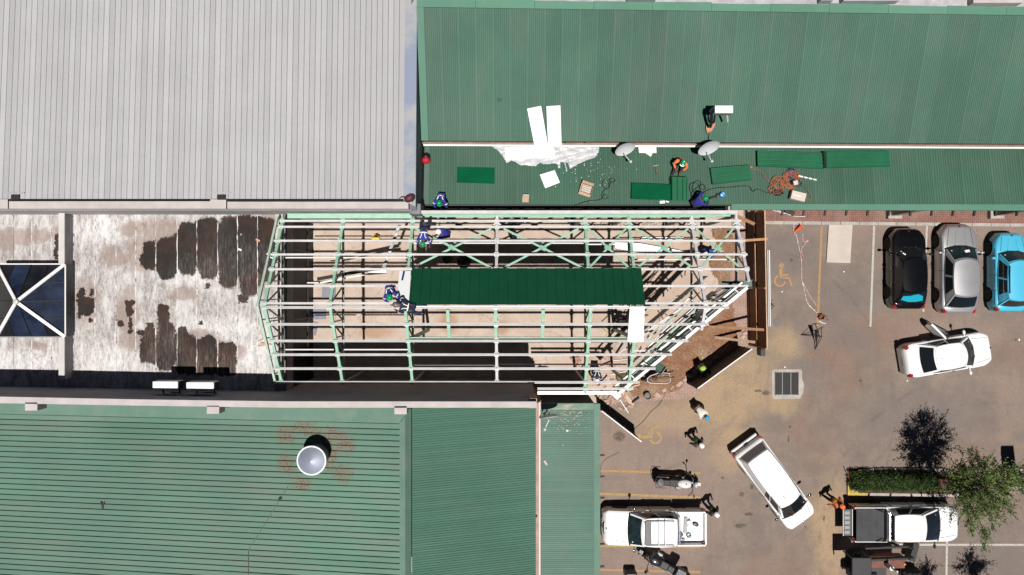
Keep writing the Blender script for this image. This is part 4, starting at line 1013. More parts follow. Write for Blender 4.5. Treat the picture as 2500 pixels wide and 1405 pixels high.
def car(root, S, mp):
    """S: dict of dimensions; built in local space, +x forward. mp: paint"""
    L, Wd, zs, zr = S['L'], S['W'] / 2, S['belt'], S['roof']
    xf, xb = L / 2, -L / 2
    wb = S.get('wb', L * .60) / 2; rw = S.get('rw', .32)
    wx = (wb + S.get('wshift', 0.05), -wb + S.get('wshift', 0.05))
    xc0, xt0, xt1, xc1 = S['ws']          # windshield base x, windshield top x, rear glass top x, rear glass base x
    zh, zd = S['hood'], S['deck']         # hood front-centre height, deck height
    body_end = S.get('body_end', xb)
    # ----- lower body
    xs = []
    x = xf
    while x > body_end + .001: xs.append(x); x -= (.05 if x > xf - .35 or x < body_end + .4 else .11)
    xs.append(body_end)
    def halfw(x):
        w = Wd
        r = S.get('nose_r', .75); e = S.get('nose_p', 2.3)
        if x > xf - r: t = (x - (xf - r)) / r; w *= (1 - t ** e * (1 - S.get('nose_w', .60)))
        if body_end == xb:
            r2 = S.get('tail_r', .5)
            if x < xb + r2: t = ((xb + r2) - x) / r2; w *= (1 - t ** 2.4 * (1 - S.get('tail_w', .72)))
        return w * (1 - .025 * (1 - abs(x) / xf))
    def ztop(x):
        if x > xc0:                        # hood
            t = (x - xc0) / (xf - xc0); return lerp(zs + .03, zh, t ** 1.4) - (.22 * max(0, (t - .82) / .18) ** 2)
        if x < xc1:
            t = (xc1 - x) / max(.01, (xc1 - xb)); return lerp(zs + .05, zd, t) - .20 * max(0, (t - .8) / .2) ** 2
        return zs + .03
    def shoulder(x):
        z = min(zs, ztop(x) - .03); return z
    vs = []; m = 0
    for x in xs:
        w = halfw(x); zt = ztop(x); zb = .20
        for cx in wx:
            dx = abs(x - cx)
            if dx < rw + .06: zb = max(zb, min(.72, math.sqrt(max(0, (rw + .06) ** 2 - dx * dx)) + rw))
        zm = max(zb + .02, shoulder(x) * .72); z3 = shoulder(x)
        sec = [(w * .55, min(zb, .3) if zb < .25 else zb), (w * .96, zb), (w * 1.0, max(zb + .01, min(zm, .5))), (w * .995, max(zm, zb + .02)), (w * .97, max(z3 - .05, zb + .03)), (w * .90, z3 + .0), (w * .80, lerp(z3, zt, .6)), (w * .45, zt), (0, zt + .015)]
        row = sec + [(-a, b) for a, b in sec[:-1][::-1]]
        m = len(row); vs += [(x, a, b) for a, b in row]
    fs = []
    for i in range(len(xs) - 1):
        for j in range(m - 1):
            a = i * m + j; fs.append((a, a + 1, a + m + 1, a + m))
        fs.append((i * m + m - 1, i * m, (i + 1) * m, (i + 1) * m + m - 1))
    fs.append(tuple(range(m))[::-1]); fs.append(tuple(range((len(xs) - 1) * m, len(xs) * m)))
    q = MB(); q.add(vs, fs); q.build('body', mp, root, smooth=42, local=True)
    # ----- greenhouse
    wbelt = Wd * S.get('gh_w', .90); wr = Wd * S.get('roof_w', .70)
    bf, brr = S.get('bow', .16), S.get('bowr', .10)
    V = [0, .10, .88, 1.0]
    def ring(v):
        e = v
        fx = lerp(xc0, xt0, e); rx = lerp(xc1, xt1, e); w = lerp(wbelt, wr, v ** 1.15); z = lerp(zs + .02, zr - .05, v ** .93)
        return fx, rx, w, z
    def front(u, v):
        fx, rx, w, z = ring(v); y = lerp(w, -w, u) * .97; return Vector((fx + bf * (1 - (y / w) ** 2) - bf * .35, y, z + .02 * (1 - (y / w) ** 2)))
    def rear(u, v):
        fx, rx, w, z = ring(v); y = lerp(-w, w, u) * .97; return Vector((rx - brr * (1 - (y / w) ** 2) + brr * .35, y, z))
    def side(s):
        def f(u, v):
            fx, rx, w, z = ring(v); x = lerp(fx - bf * .3, rx + brr * .3, u)
            ww = w * (1 - .07 * (2 * u - 1) ** 2); return Vector((x, s * ww, z))
        return f
    def patch(name, fn, us, vs2, mm, flip=False, parent=root, off=0.0, sm=40):
        q = MB(); n = len(vs2); vv = []
        for u in us:
            for v in vs2: vv.append(fn(u, v))
        ff = []
        for i in range(len(us) - 1):
            for j in range(n - 1):
                a = i * n + j; f = (a, a + n, a + n + 1, a + 1); ff.append(f[::-1] if flip else f)
        q.add(vv, ff); return q.build(name, mm, parent, smooth=sm, local=True)
    def lin(a, b, n): return [a + (b - a) * i / n for i in range(n + 1)]
    vi = [V[1], .35, .6, V[2]]
    patch('windshield', front, lin(.05, .95, 8), vi, S.get('wsm', M_tglass), True)
    patch('windshield_frame', front, lin(0, 1, 10), [0, V[1]], M_trim, True)
    patch('windshield_header', front, lin(0, 1, 10), [V[2], 1], mp, True)
    for (a, b) in ((0, .05), (.95, 1)): patch('pillar', front, [a, b], vi, mp, True)
    rg = S.get('rear_glass', True)
    if rg:
        patch('rear_window', rear, lin(.06, .94, 8), vi, S.get('rgm', M_glass), True)
        for (a, b) in ((0, .06), (.94, 1)): patch('pillar', rear, [a, b], vi, mp, True)
        patch('rear_frame', rear, lin(0, 1, 8), [0, V[1]], mp, True); patch('rear_header', rear, lin(0, 1, 8), [V[2], 1], mp, True)
    else: patch('rear_panel', rear, lin(0, 1, 8), [0] + vi + [1], mp, True)
    wins = S['wins']
    for s in (1, -1):
        f = side(s); fl = s < 0
        cuts = [0] + [c for w_ in wins for c in w_] + [1]
        for i in range(0, len(cuts), 2):
            if cuts[i + 1] > cuts[i]: patch('pillar', f, lin(cuts[i], cuts[i + 1], 3), vi, S.get('pillm', mp), not fl)
        for (a, b) in wins: patch('side_window', f, lin(a, b, 4), vi, M_glass, not fl)
        patch('belt_rail', f, lin(0, 1, 10), [0, V[1]], mp, not fl); patch('roof_rail', f, lin(0, 1, 10), [V[2], 1], mp, not fl)
    # roof skin
    fx, rx, w, z = ring(1.0); ny = 8; nx = 10; q = MB(); vv = []
    for i in range(nx + 1):
        u = i / nx; xm = None
        for j in range(ny + 1):
            t = j / ny; y = lerp(1, -1, t)
            xf_ = front(t, 1.0).x; xr_ = rear(1 - t, 1.0).x
            x = lerp(xf_, xr_, u); wv = w * (1 - .07 * (2 * u - 1) ** 2) * (0.97 if i in (0, nx) else 1.0)
            vv.append(Vector((x, y * wv, z + .055 * (1 - y ** 2) * (1 - (2 * u - 1) ** 4 * .6) + (.02 * (1 - y * y) if i == 0 else 0))))
    ff = []
    for i in range(nx):
        for j in range(ny):
            a = i * (ny + 1) + j; ff.append((a, a + ny + 1, a + ny + 2, a + 1))
    q.add(vv, ff); q.build('roof', S.get('roofm', mp), root, smooth=40, local=True)
    # seams: hood, boot, doors as thin dark inlays
    for s in (1, -1):
        q = MB()
        pts = [(xc0 + .08 + (xf - .32 - xc0) * i / 6, s * Wd * lerp(.72, .60, i / 6), 0) for i in range(7)]
        q.tube([(p[0], p[1], lerp(shoulder(p[0]), ztop(p[0]), .75) + .008) for p in pts], .008, 4); q.build('bonnet_seam', M_trim, root, local=True)
    # lamps
    for s in (1, -1):
        lx = xf - .20; q = MB(); hw = halfw(lx) * .80
        q.lathe([(.13, -.05), (.11, .03), (.0, .05)], (lx - .06, s * hw * .93, zh * .86), 10, M=Matrix.Diagonal((1.3, .8, 1)).to_3x3()); q.build('headlight', M_lamp, root, smooth=50, local=True)
        tl = S.get('tail_l', (xb + .14, Wd * .80, zd * .86))
        q = MB(); q.box((tl[0], s * tl[1], tl[2]), (.20, .20, .26), s * .35); q.build('tail_light', M_red, root, local=True, bevel=.03)
        mx = xc0 - .28; mz = zs + .06
        o_m = MB(); o_m.beam((mx + .02, s * wbelt, mz), (mx, s * (Wd + .06), mz + .03), .05, .04); o_m.lathe([(0, -.11), (.07, -.07), (.085, 0), (.07, .07), (0, .11)], (mx, s * (Wd + .15), mz + .04), 8, M=Matrix.Rotation(R(90), 3, 'X') @ Matrix.Diagonal((.9, 1.0, 1.1)).to_3x3()); o_m.build('mirror', S.get('mirm', mp), root, smooth=50, local=True)
        for hx in S.get('handles', ()):
            q = MB(); q.box((hx, s * (Wd * .985), zs - .10), (.16, .03, .03)); q.build('door_handle', S.get('hm', M_chrome), root, local=True)
        for dx in S.get('doors', ()):
            q = MB(); q.tube([(dx, s * Wd * .985, .32), (dx, s * Wd * 1.0, .5), (dx, s * Wd * .975, zs - .05), (dx, s * Wd * .905, zs + .004)], .008, 4); q.build('door_seam', M_trim, root, local=True)
    for cx in wx:
        for s in (1, -1):
            c = (cx, s * (Wd - .13), rw); Mx = Matrix.Rotation(R(90), 3, 'X')
            q = MB(); q.lathe([(rw * .62, -.105), (rw * .95, -.11), (rw, -.07), (rw, .07), (rw * .95, .11), (rw * .62, .105)], c, 22, M=Mx); wh = q.build('wheel', M_tyre, root, smooth=50, local=True)
            q = MB(); q.lathe([(rw * .64, -.09), (rw * .6, -.10 * 1), (.04, -.06), (.04, .06), (rw * .6, .10), (rw * .64, .09)], c, 14, M=Mx); q.build('rim', S.get('rimm', M_rim), wh, smooth=30, local=True)
    # number plates, bonnet crease, washer jets, badge, window seals
    for s in (1, -1):
        q = MB(); pts = [(xc0 + .15 + (xf - .5 - xc0) * i / 5, s * Wd * lerp(.30, .22, i / 5), 0) for i in range(6)]
        q.tube([(p[0], p[1], ztop(p[0]) + .012) for p in pts], .006, 4); q.build('bonnet_crease', mp, root, local=True)
        q = MB(); q.box((xc0 + .10, s * .30, ztop(xc0 + .10) + .02), (.03, .05, .02)); q.build('washer_jet', M_trim, root, local=True)
    q = MB(); q.lathe([(.05, -.01), (.05, .012), (0, .02)], (xf - .16, 0, ztop(xf - .16) + .012), 10); q.build('badge', M_chrome, root, local=True)
    # wipers, plates, bumpers
    for yy in (.30, -.28):
        q = MB(); q.beam(front(.5 - yy / 2, .06) + Vector((.03, 0, .02)), front(.62 - yy / 1.6, .30) + Vector((.02, 0, .02)), .02, .015); q.build('wiper', M_trim, root, local=True)
    q = MB(); q.box((xf - .05, 0, .42), (.10, Wd * 1.05, .20)); q.build('grille', M_trim, root, local=True, bevel=.02)
    if body_end == xb:
        q = MB(); q.box((xb + .02, 0, .55), (.04, .48, .12)); q.build('number_plate', M_white, root, local=True)
    # dashboard stickers behind the glass edge
    q = MB(); q.lathe([(.045, 0), (.04, .006), (0, .007)], front(.13, .30) + Vector((.02, 0, .012)), 8, M=Matrix.Rotation(R(55), 3, 'Y')); q.build('licence_disc', M_white, root, local=True)
    return dict(front=front, rear=rear, side=side, ring=ring, Wd=Wd, ztop=ztop, halfw=halfw)

def cthing(name, label, cat, x, y, ang, group=None):
    return thing(name, label, cat, (x, y, 0), R(ang) if ang else 1e-7, group)
hatch = dict(belt=.93, roof=1.50, hood=.86, deck=.90, nose_w=.52, nose_r=.8, tail_w=.70, tail_r=.55, wins=[(.10, .44), (.48, .80)], doors=(.85, -.15, -.95), handles=(.02, -.85))
# black hatchback
P_black = paint('black_car_paint', (0.0035, 0.0035, 0.004), .0, .18)
t = cthing('parked_car', 'black hatchback parked nose in beside the silver car, blue reflection on its tail', 'car', 20.55, 0.98, 90)
C = car(t, dict(hatch, L=4.2, W=1.80, ws=(1.02, .40, -1.15, -1.78), wsm=M_glass), P_black)
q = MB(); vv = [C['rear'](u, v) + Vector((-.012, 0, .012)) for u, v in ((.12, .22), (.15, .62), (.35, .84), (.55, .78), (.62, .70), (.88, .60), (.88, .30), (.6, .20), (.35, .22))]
q.add(vv, [tuple(range(len(vv)))[::-1]]); q.build('glass_reflection', mat('turquoise_reflection', (.0, .30, .42), .6), t, local=True)  # turquoise patch on the rear window, a reflection put into colour
for (u, v) in ((.30, .5), (.33, .6)):
    q = MB(); q.lathe([(.04, 0), (0, .01)], C['front'](u - .15, v) + Vector((.03, 0, .015)), 8); q.build('sticker', M_white, t, local=True)
# silver hatchback
P_silver = paint('silver_car_paint', (0.40, 0.40, 0.41), .55, .34)
t = cthing('parked_car', 'silver hatchback parked between the black and the blue car', 'car', 23.15, .98, 90)
C = car(t, dict(hatch, L=4.65, W=1.86, roof=1.52, ws=(1.10, .35, -1.35, -2.02), doors=(.95, -.1, -1.1), handles=(.05, -.95)), P_silver)
q = MB(); a = C['front'](.62, .45) + Vector((.03, 0, .02)); q.box(a, (.14, .24, .01), .2, tilt=(0, R(28))); q.build('dashboard_paper', M_white, t, local=True)
# blue hatchback
P_blue = paint('light_blue_car_paint', (0.07, 0.42, 0.60), .1, .34)
t = cthing('parked_car', 'light blue hatchback parked at the right edge of the photo', 'car', 25.85, .80, 90)
C = car(t, dict(hatch, L=4.1, W=1.74, ws=(1.0, .45, -1.40, -1.76), roof=1.56), P_blue)
q = MB()
for s in (1, -1): q.tube([(.3, s * .56, 1.56), (-.1, s * .58, 1.575), (-1.1, s * .56, 1.56)], .02, 6)
q.build('roof_rail_bar', M_trim, t, local=True)
# white sedan, rear door open
P_whitecar = paint('white_car_paint', (0.74, 0.74, 0.74), 0, .35)
t = cthing('parked_car', 'white sedan standing askew with its rear left door open', 'car', 22.65, -3.48, 9.5)
sd = dict(L=4.62, W=1.82, belt=.92, roof=1.44, hood=.80, deck=.98, nose_w=.60, nose_r=.8, tail_w=.74, tail_r=.6, ws=(1.10, .42, -.95, -1.62), wins=[(.08, .46), (.50, .88)], doors=(.95, 0.02, -.95), handles=(.10, -.85), bow=.2)
C = car(t, sd, P_whitecar)
a = Vector((.0, .90, 0)); dr = Vector((-.60, .80, 0)).normalized()
q = MB(); vs = []
for d_, z0, z1 in ((0, .30, .95), (.35, .28, .97), (.95, .30, .98), (1.08, .55, .96)): vs += [a + dr * d_ + Vector((0, 0, z0)), a + dr * d_ + Vector((0, 0, z1))]
nrm = Vector((-dr.y, dr.x, 0)); vs += [v + nrm * .13 for v in vs]
fs = []
for j in range(3): fs += [(2 * j, 2 * j + 2, 2 * j + 3, 2 * j + 1), (8 + 2 * j + 1, 8 + 2 * j + 3, 8 + 2 * j + 2, 8 + 2 * j), (2 * j + 1, 2 * j + 3, 8 + 2 * j + 3, 8 + 2 * j + 1), (2 * j, 8 + 2 * j, 8 + 2 * j + 2, 2 * j + 2)]
fs += [(0, 1, 9, 8), (6, 14, 15, 7)]
q.add(vs, fs); dd = q.build('open_door', P_whitecar, t, local=True)
q = MB(); q.tube([a + Vector((0, 0, .96)) + nrm * .06, a + dr * .12 + Vector((0, 0, 1.20)) + nrm * .02, a + dr * .55 + Vector((0, 0, 1.38)) - nrm * .05, a + dr * .95 + Vector((0, 0, 1.05)), a + dr * 1.06 + Vector((0, 0, .97))], .03, 6); q.build('window_frame', M_trim, dd, local=True)
q = MB(); q.add([a + dr * .06 + Vector((0, 0, .97)) + nrm * .05, a + dr * 1.0 + Vector((0, 0, .99)) + nrm * .02, a + dr * .85 + Vector((0, 0, 1.18)), a + dr * .55 + Vector((0, 0, 1.34)), a + dr * .15 + Vector((0, 0, 1.2))], [(0, 1, 2, 3, 4)]); q.build('window_glass', M_glass, dd, local=True)
q = MB(); q.box((-.48, .90, .62), (.88, .04, .62)); q.build('door_opening', M_dark, t, local=True)
q = MB(); q.lathe([(.02, 0), (.012, .05), (0, .06)], (-.75, 0, 1.47), 6); q.build('roof_aerial', M_trim, t, local=True)
# white covered pickup in the lane
t = cthing('covered_pickup', 'white covered pickup standing diagonally in the lane between the workers', 'pickup', 13.62, -10.18, -53.5)
cp = dict(L=4.95, W=1.80, belt=1.08, roof=1.84, hood=.96, deck=1.02, nose_w=.70, nose_r=.55, tail_w=.90, tail_r=.25, ws=(1.62, .68, -2.05, -2.30), rgm=mat('hatch_glass_grey', (.16, .16, .18), .3), wins=[(.07, .27), (.295, .40)], doors=(1.15, .1), handles=(.30,), roof_w=.74, gh_w=.92, bow=.16, bowr=.04, wsm=M_glass, mirm=M_chrome, tail_l=(-2.40, .80, .85))
C = car(t, cp, P_whitecar)
for s in (1, -1):
    q = MB(); q.beam((.95, s * .63, 1.81), (-.05, s * .655, 1.83), .03, .02); q.build('roof_gutter', M_trim, t, local=True)
q = MB(); q.box((-2.54, 0, .62), (.24, 1.62, .12)); q.build('step_bumper', M_galv, t, local=True, bevel=.03)
q = MB(); q.box((-2.48, 0, .92), (.05, .26, .08)); q.build('tailgate_handle', M_trim, t, local=True)
q = MB(); q.tube([(.52, -.12, 1.88), (.25, -.20, 1.90)], .01, 5); q.build('roof_aerial', M_trim, t, local=True)

def pickup_bed(t, x0, x1, wd, zf, ztop, mp, floor_m):
    q = MB(); cx = (x0 + x1) / 2; ln = abs(x1 - x0)
    q.box((cx, 0, (zf + .35) / 2 + .1), (ln, wd * 2 - .12, zf - .35)); q.build('bed_floor', floor_m, t, local=True)
    for s in (1, -1):
        q = MB(); cxw = -wd * 0
        vs = []
        for (x) in (x0, x1):
            for (yy, zz) in ((wd * .97, .45), (wd, .75), (wd * .985, ztop - .04), (wd * .965, ztop), (wd * .90, ztop), (wd * .89, ztop - .03), (wd * .89, zf)): vs.append((x, s * yy, zz))
        fs = [(i, i + 1, i + 8, i + 7) if s * (x1 - x0) > 0 else (i + 7, i + 8, i + 1, i) for i in range(6)]
        fs += [tuple(range(7)), tuple(range(7, 14))[::-1]]
        q.add(vs, fs); q.build('bed_side', mp, t, local=True, smooth=30)
        q = MB(); c = ((x0 + x1) / 2 + .12, s * (wd - .13), .37)
    q = MB(); q.box((x0 - .04, 0, (zf + ztop) / 2), (.06, wd * 1.8, ztop - zf + .05)); q.build('bed_headboard', mp, t, local=True)

# white double-cab pickup with tools in its bed (left)
t = cthing('pickup_truck', 'white double cab pickup with roof bars and tools in its open bed', 'pickup', 7.33, -12.40, 180)
pk = dict(L=5.25, W=1.84, belt=1.14, roof=1.78, hood=1.02, deck=1.1, nose_w=.80, nose_r=.35, nose_p=2.2, ws=(1.35, .66, -1.02, -1.08), wins=[(.13, .50), (.56, .92)], doors=(1.2, .2, -.85), handles=(.35, -.65), roof_w=.80, gh_w=.93, bow=.10, bowr=.02, body_end=-1.14, wb=3.1, wshift=.12, rw=.37, zs=1, mirm=M_chrome, tail_l=(-2.55, .86, .9))
C = car(t, pk, P_whitecar)
M_bedw = mat('worn_white_bed', (.62, .62, .62), .5, var=.15, scale=6)
pickup_bed(t, -1.17, -2.60, .91, .70, 1.18, P_whitecar, M_bedw)
q = MB(); q.box((-2.62, 0, .95), (.07, 1.62, .5)); q.build('tailgate', P_whitecar, t, local=True, bevel=.01)
q = MB()
for i in range(14): q.box((-1.85, -.72 + i * .11, .815), (1.45, .04, .014))
q.build('bed_rib', P_whitecar, t, local=True)
q = MB(); q.box((.47, 0, 1.805), (.34, 1.18, .05)); q.build('roof_deflector', mat('dark_grey_deflector', (.05, .05, .055), .5), t, local=True, bevel=.02)
for s in (1, -1):
    q = MB(); q.tube([(.58, s * .60, 1.83), (-.75, s * .62, 1.87), (-.85, s * .62, 1.83)], .025, 6); q.build('roof_rail', mat('grey_rail', (.12, .12, .12), .4), t, local=True)
for xx in (-.05, -.38):
    q = MB(); q.beam((xx, -.66, 1.90), (xx, .66, 1.90), .05, .03); q.build('roof_bar', M_galv, t, local=True)
q = MB()
for xx in (-1.13, -1.22): q.tube([(xx, -.78, 1.15), (xx, -.72, 1.45), (xx, .72, 1.45), (xx, .78, 1.15)], .028, 7)
q.build('roll_bar', M_chrome, t, local=True)
q = MB(); q.tube([(2.42, -.70, .55), (2.66, -.45, .62), (2.70, 0, .64), (2.66, .45, .62), (2.42, .70, .55)], .05, 8); q.tube([(2.50, -.5, .85), (2.62, 0, .95), (2.50, .5, .85)], .04, 8); q.build('bull_bar', M_chrome, t, local=True)
q = MB(); q.box((1.33, 0, 1.10), (.14, 1.15, .03)); q.build('cowl_vent', M_trim, t, local=True)
def loadp(px, py, h): return P(px, py, h)
def small(name, label, cat, builder, m, group=None, smooth=None):
    q = MB(); builder(q); o = q.build(name, m, smooth=smooth); return tag(o, label, cat, group)
bedz = .84
small('grey_plank', 'grey plank lying across the tools in the pickup bed', 'plank', lambda q: q.box(P(1674, 1283, bedz + .05), (.17, .80, .05), -.05), M_greywall)
small('metal_box', 'small pale box beside the grey plank in the pickup bed', 'box', lambda q: q.box(P(1682, 1278, bedz + .08), (.22, .30, .16), .1), M_galv)
small('black_pouch', 'black oval pouch lying in the pickup bed', 'pouch', lambda q: q.lathe([(.15, 0), (.17, .04), (.12, .09), (0, .10)], P(1698, 1280, bedz), 12, M=Matrix.Rotation(-.4, 3, 'Z') @ Matrix.Diagonal((1, .65, 1)).to_3x3()), M_black, smooth=40)
small('steering_wheel_disc', 'blue and black spoked disc lying in the pickup bed', 'disc', lambda q: (q.lathe([(.13, 0), (.14, .03), (.11, .04), (.10, .02), (0, .03)], P(1661, 1305, bedz), 14), q.box(P(1661, 1305, bedz + .05), (.22, .03, .02), .6), q.box(P(1661, 1305, bedz + .05), (.22, .03, .02), -.9)), mat('navy_plastic', (.02, .035, .13), .4))
small('coiled_hose', 'dark green hose coiled in the pickup bed', 'hose', lambda q: q.tube([P(1682, 1308, bedz + .03 + .004 * i) + Vector((.11 * math.cos(i * .7), .11 * math.sin(i * .7), 0)) for i in range(20)], .022, 6), mat('dark_green_hose', (.02, .10, .06), .5))
small('blue_rag', 'blue and white cloth crumpled beside the hose in the pickup bed', 'cloth', lambda q: q.lathe([(.20, 0), (.15, .06), (.06, .09), (0, .08)], P(1665, 1317, bedz - .02), 7, M=Matrix.Diagonal((1, .45, 1)).to_3x3()), mat('blue_cloth', (.04, .05, .2), .9, col2=(.6, .6, .62), scale=9))
# white double-cab pickup with black cover (right)
t = cthing('pickup_truck', 'white double cab pickup with black bed cover and lowered tailgate by the hedge', 'pickup', 20.38, -12.18, 0)
C = car(t, dict(pk, L=5.45, W=1.86, nose_w=.68, nose_r=.7, ws=(1.55, .42, -1.02, -1.08), body_end=-1.12, wins=[(.14, .50), (.54, .86)], roof_w=.74, wsm=M_glass, mirm=M_trim, tail_l=(-2.70, .84, .95)), P_whitecar)
pickup_bed(t, -1.12, -2.78, .92, .72, 1.20, P_whitecar, M_trim)
M_cover = mat('black_vinyl_cover', (.035, .035, .038), .75, var=.25, scale=1.3, fine=.12)
q = MB(); q.box((-2.02, 0, 1.20), (1.42, 1.70, .05)); q.build('bed_cover', M_cover, t, local=True, bevel=.01)
q = MB()
for xx in (-1.62, -2.00, -2.38): q.beam((xx, -.82, 1.235), (xx, .82, 1.235), .03, .012)
q.build('cover_fold', M_trim, t, local=True)
q = MB(); q.box((-3.02, 0, .80), (.42, 1.36, .05)); q.build('tailgate', mat('tailgate_liner', (.07, .07, .075), .6, var=.2), t, local=True)
q = MB()
for i in range(5): q.box((-3.02, -.5 + i * .25, .835), (.26, .16, .015))
q.build('tailgate_panel', M_galvdark, t, local=True)
q = MB(); q.box((-2.76, 0, .84), (.04, 1.4, .05)); q.box((-3.22, 0, .83), (.03, 1.38, .03)); q.build('tailgate_edge', M_galv, t, local=True)
for xx, r_ in ((-1.16, .035), (-1.27, .035)):
    q = MB(); q.tube([(xx - .1, -.86, 1.16), (xx, -.70, 1.50), (xx, .70, 1.50), (xx - .1, .86, 1.16)], r_, 8); q.build('sports_bar', M_chrome if xx > -1.2 else M_trim, t, local=True)
q = MB(); q.tube([(xx - .12, -.72, 1.50), (-1.75, -.83, 1.22)], .03, 6); q.tube([(xx - .12, .72, 1.50), (-1.75, .83, 1.22)], .03, 6); q.build('sports_bar_leg', M_trim, t, local=True)
q = MB(); q.tube([(2.36, -.75, .70), (2.72, -.45, .72), (2.80, 0, .74), (2.72, .45, .72), (2.36, .75, .70)], .04, 8); q.build('nudge_bar', M_chrome, t, local=True)

# ---------- motorcycles
def motorcycle(root, tank_m, seat_m, box_m, top_box):
    for x in (.72, -.68):
        q = MB(); q.lathe([(.22, -.05), (.30, -.06), (.315, 0), (.30, .06), (.22, .05)], (x, 0, .31), 20, M=Matrix.Rotation(R(90), 3, 'X')); w = q.build('wheel', M_tyre, root, local=True, smooth=50)
        q = MB(); q.lathe([(.22, -.02), (.03, -.05), (.03, .05), (.22, .02)], (x, 0, .31), 12, M=Matrix.Rotation(R(90), 3, 'X')); q.build('rim', M_rim, w, local=True)
    q = MB(); q.box((.05, 0, .42), (.55, .30, .34)); q.tube([(.05, .18, .35), (-.3, .20, .3), (-.8, .20, .42)], .05, 8); q.box((0.05, .20, .45), (.26, .12, .2)); q.box((0.05, -.20, .45), (.26, .12, .2)); q.build('engine', M_galvdark, root, local=True, bevel=.02)
    q = MB(); q.tube([(.55, .0, .95), (.2, 0, .75), (-.5, 0, .72), (-.85, 0, .75)], .04, 6); q.tube([(.5, .1, .9), (.72, .1, .31)], .028, 6); q.tube([(.5, -.1, .9), (.72, -.1, .31)], .028, 6); q.tube([(-.1, .1, .45), (-.68, .1, .31)], .03, 6); q.tube([(-.1, -.1, .45), (-.68, -.1, .31)], .03, 6); q.build('frame', M_trim, root, local=True)
    q = MB(); q.lathe([(0, -.30), (.10, -.26), (.155, -.1), (.165, .06), (.13, .22), (.05, .28), (0, .29)], (.22, 0, .88), 14, M=Matrix.Rotation(R(90), 3, 'Y') @ Matrix.Diagonal((.75, 1, 1)).to_3x3()); q.build('fuel_tank', tank_m, root, local=True, smooth=60)
    q = MB(); q.lathe([(.035, 0), (.03, .02), (0, .022)], (.25, 0, 1.0), 8); q.build('fuel_cap', M_chrome, root, local=True)
    q = MB(); q.box((-.22, 0, .82), (.42, .26, .10)); q.box((-.55, 0, .86), (.34, .22, .10)); q.build('seat', seat_m, root, local=True, bevel=.03)
    q = MB(); q.tube([(.40, .38, 1.02), (.50, .25, 1.08), (.54, 0, 1.06), (.50, -.25, 1.08), (.40, -.38, 1.02)], .018, 6); q.tube([(.42, .36, 1.03), (.34, .42, 1.02)], .028, 6); q.tube([(.42, -.36, 1.03), (.34, -.42, 1.02)], .028, 6); q.build('handlebar', M_trim, root, local=True)
    for s in (1, -1):
        q = MB(); q.tube([(.50, s * .28, 1.08), (.52, s * .36, 1.22)], .01, 5); q.lathe([(.07, -.01), (.06, .02), (0, .03)], (.52, s * .40, 1.25), 10, M=Matrix.Rotation(R(60), 3, 'Y')); q.build('mirror', M_trim, root, local=True)
    q = MB(); q.lathe([(0, -.08), (.09, -.05), (.11, .03), (.09, .06), (0, .07)], (.68, 0, .92), 12, M=Matrix.Rotation(R(90), 3, 'Y')); q.build('headlight', M_lamp if not top_box else M_trim, root, local=True, smooth=60)
    q = MB(); q.box((.74, 0, .64), (.46, .13, .03), 0, tilt=(0, .1)); q.build('mudguard', tank_m, root, local=True, bevel=.01)
    q = MB(); q.box((-.82, 0, .70), (.3, .15, .05)); q.box((-.96, 0, .72), (.05, .12, .08)); q.build('tail_unit', M_trim, root, local=True)
    for s in (1, -1):
        q = MB(); q.tube([(.0, s * .1, .35), (.02, s * .33, .33)], .018, 5); q.build('footpeg', mat('red_peg', (.25, .02, .02), .5) if s < 0 else M_trim, root, local=True)
    if top_box:
        q = MB(); q.box((-.92, 0, .98), (.44, .46, .32)); b = q.build('top_box', box_m, root, local=True, bevel=.04)
        for i in (-1, 1):
            for j in (-1, 1):
                q = MB(); q.lathe([(.02, 0), (0, .01)], (-.92 + i * .15, j * .15, 1.142), 6); q.build('rivet', M_galv, b, local=True)
    else:
        q = MB(); q.tube([(-.60, .20, .90), (-.98, .20, .92), (-1.04, .0, .92), (-.98, -.20, .92), (-.60, -.20, .90)], .014, 5); q.lathe([(.15, 0), (.16, .05), (.13, .09), (0, .10)], (-.82, 0, .92), 16); q.build('luggage_rack', mat('dark_rack', (.06, .06, .065), .5), root, local=True)
t = cthing('motorcycle', 'black motorcycle with white fuel tank and rear rack, above the toolbed pickup', 'motorcycle', 8.62, -10.25, -4)
t.scale = (1.22, 1.35, 1.2)
t.rotation_euler = (R(-8), 0, R(-4))
motorcycle(t, mat('white_tank', (.62, .62, .62), .25, coat=.6), mat('black_seat', (.02, .02, .02), .6), None, False)
t = cthing('motorcycle', 'black motorcycle with square top box parked below the toolbed pickup', 'motorcycle', 7.62, -14.22, 152)
t.scale = (1.18, 1.5, 1.2)
motorcycle(t, M_black, mat('black_seat', 0), mat('dark_top_box', (.03, .03, .033), .45), True)
small('crash_helmet', 'white and blue crash helmet on the motorcycle with the top box', 'helmet', lambda q: q.lathe([(.10, -.10), (.14, -.05), (.15, .02), (.12, .09), (.06, .13), (0, .14)], P(1601, 1374, 1.05), 14), mat('helmet_blue_white', (.03, .05, .30), .3, col2=(.7, .7, .7), scale=5, ramp=(.48, .52)), smooth=60)
small('storage_box', 'black rounded box at the bottom edge left of the top box motorcycle', 'box', lambda q: q.box(P(1539, 1402, .35), (.62, .42, .7)), M_black).modifiers.new('b', 'BEVEL').width = .08
small('storage_box', 'smaller black rounded box at the bottom edge right of the top box motorcycle', 'box', lambda q: q.box(P(1672, 1404, .35), (.50, .34, .6)), M_black).modifiers.new('b', 'BEVEL').width = .08

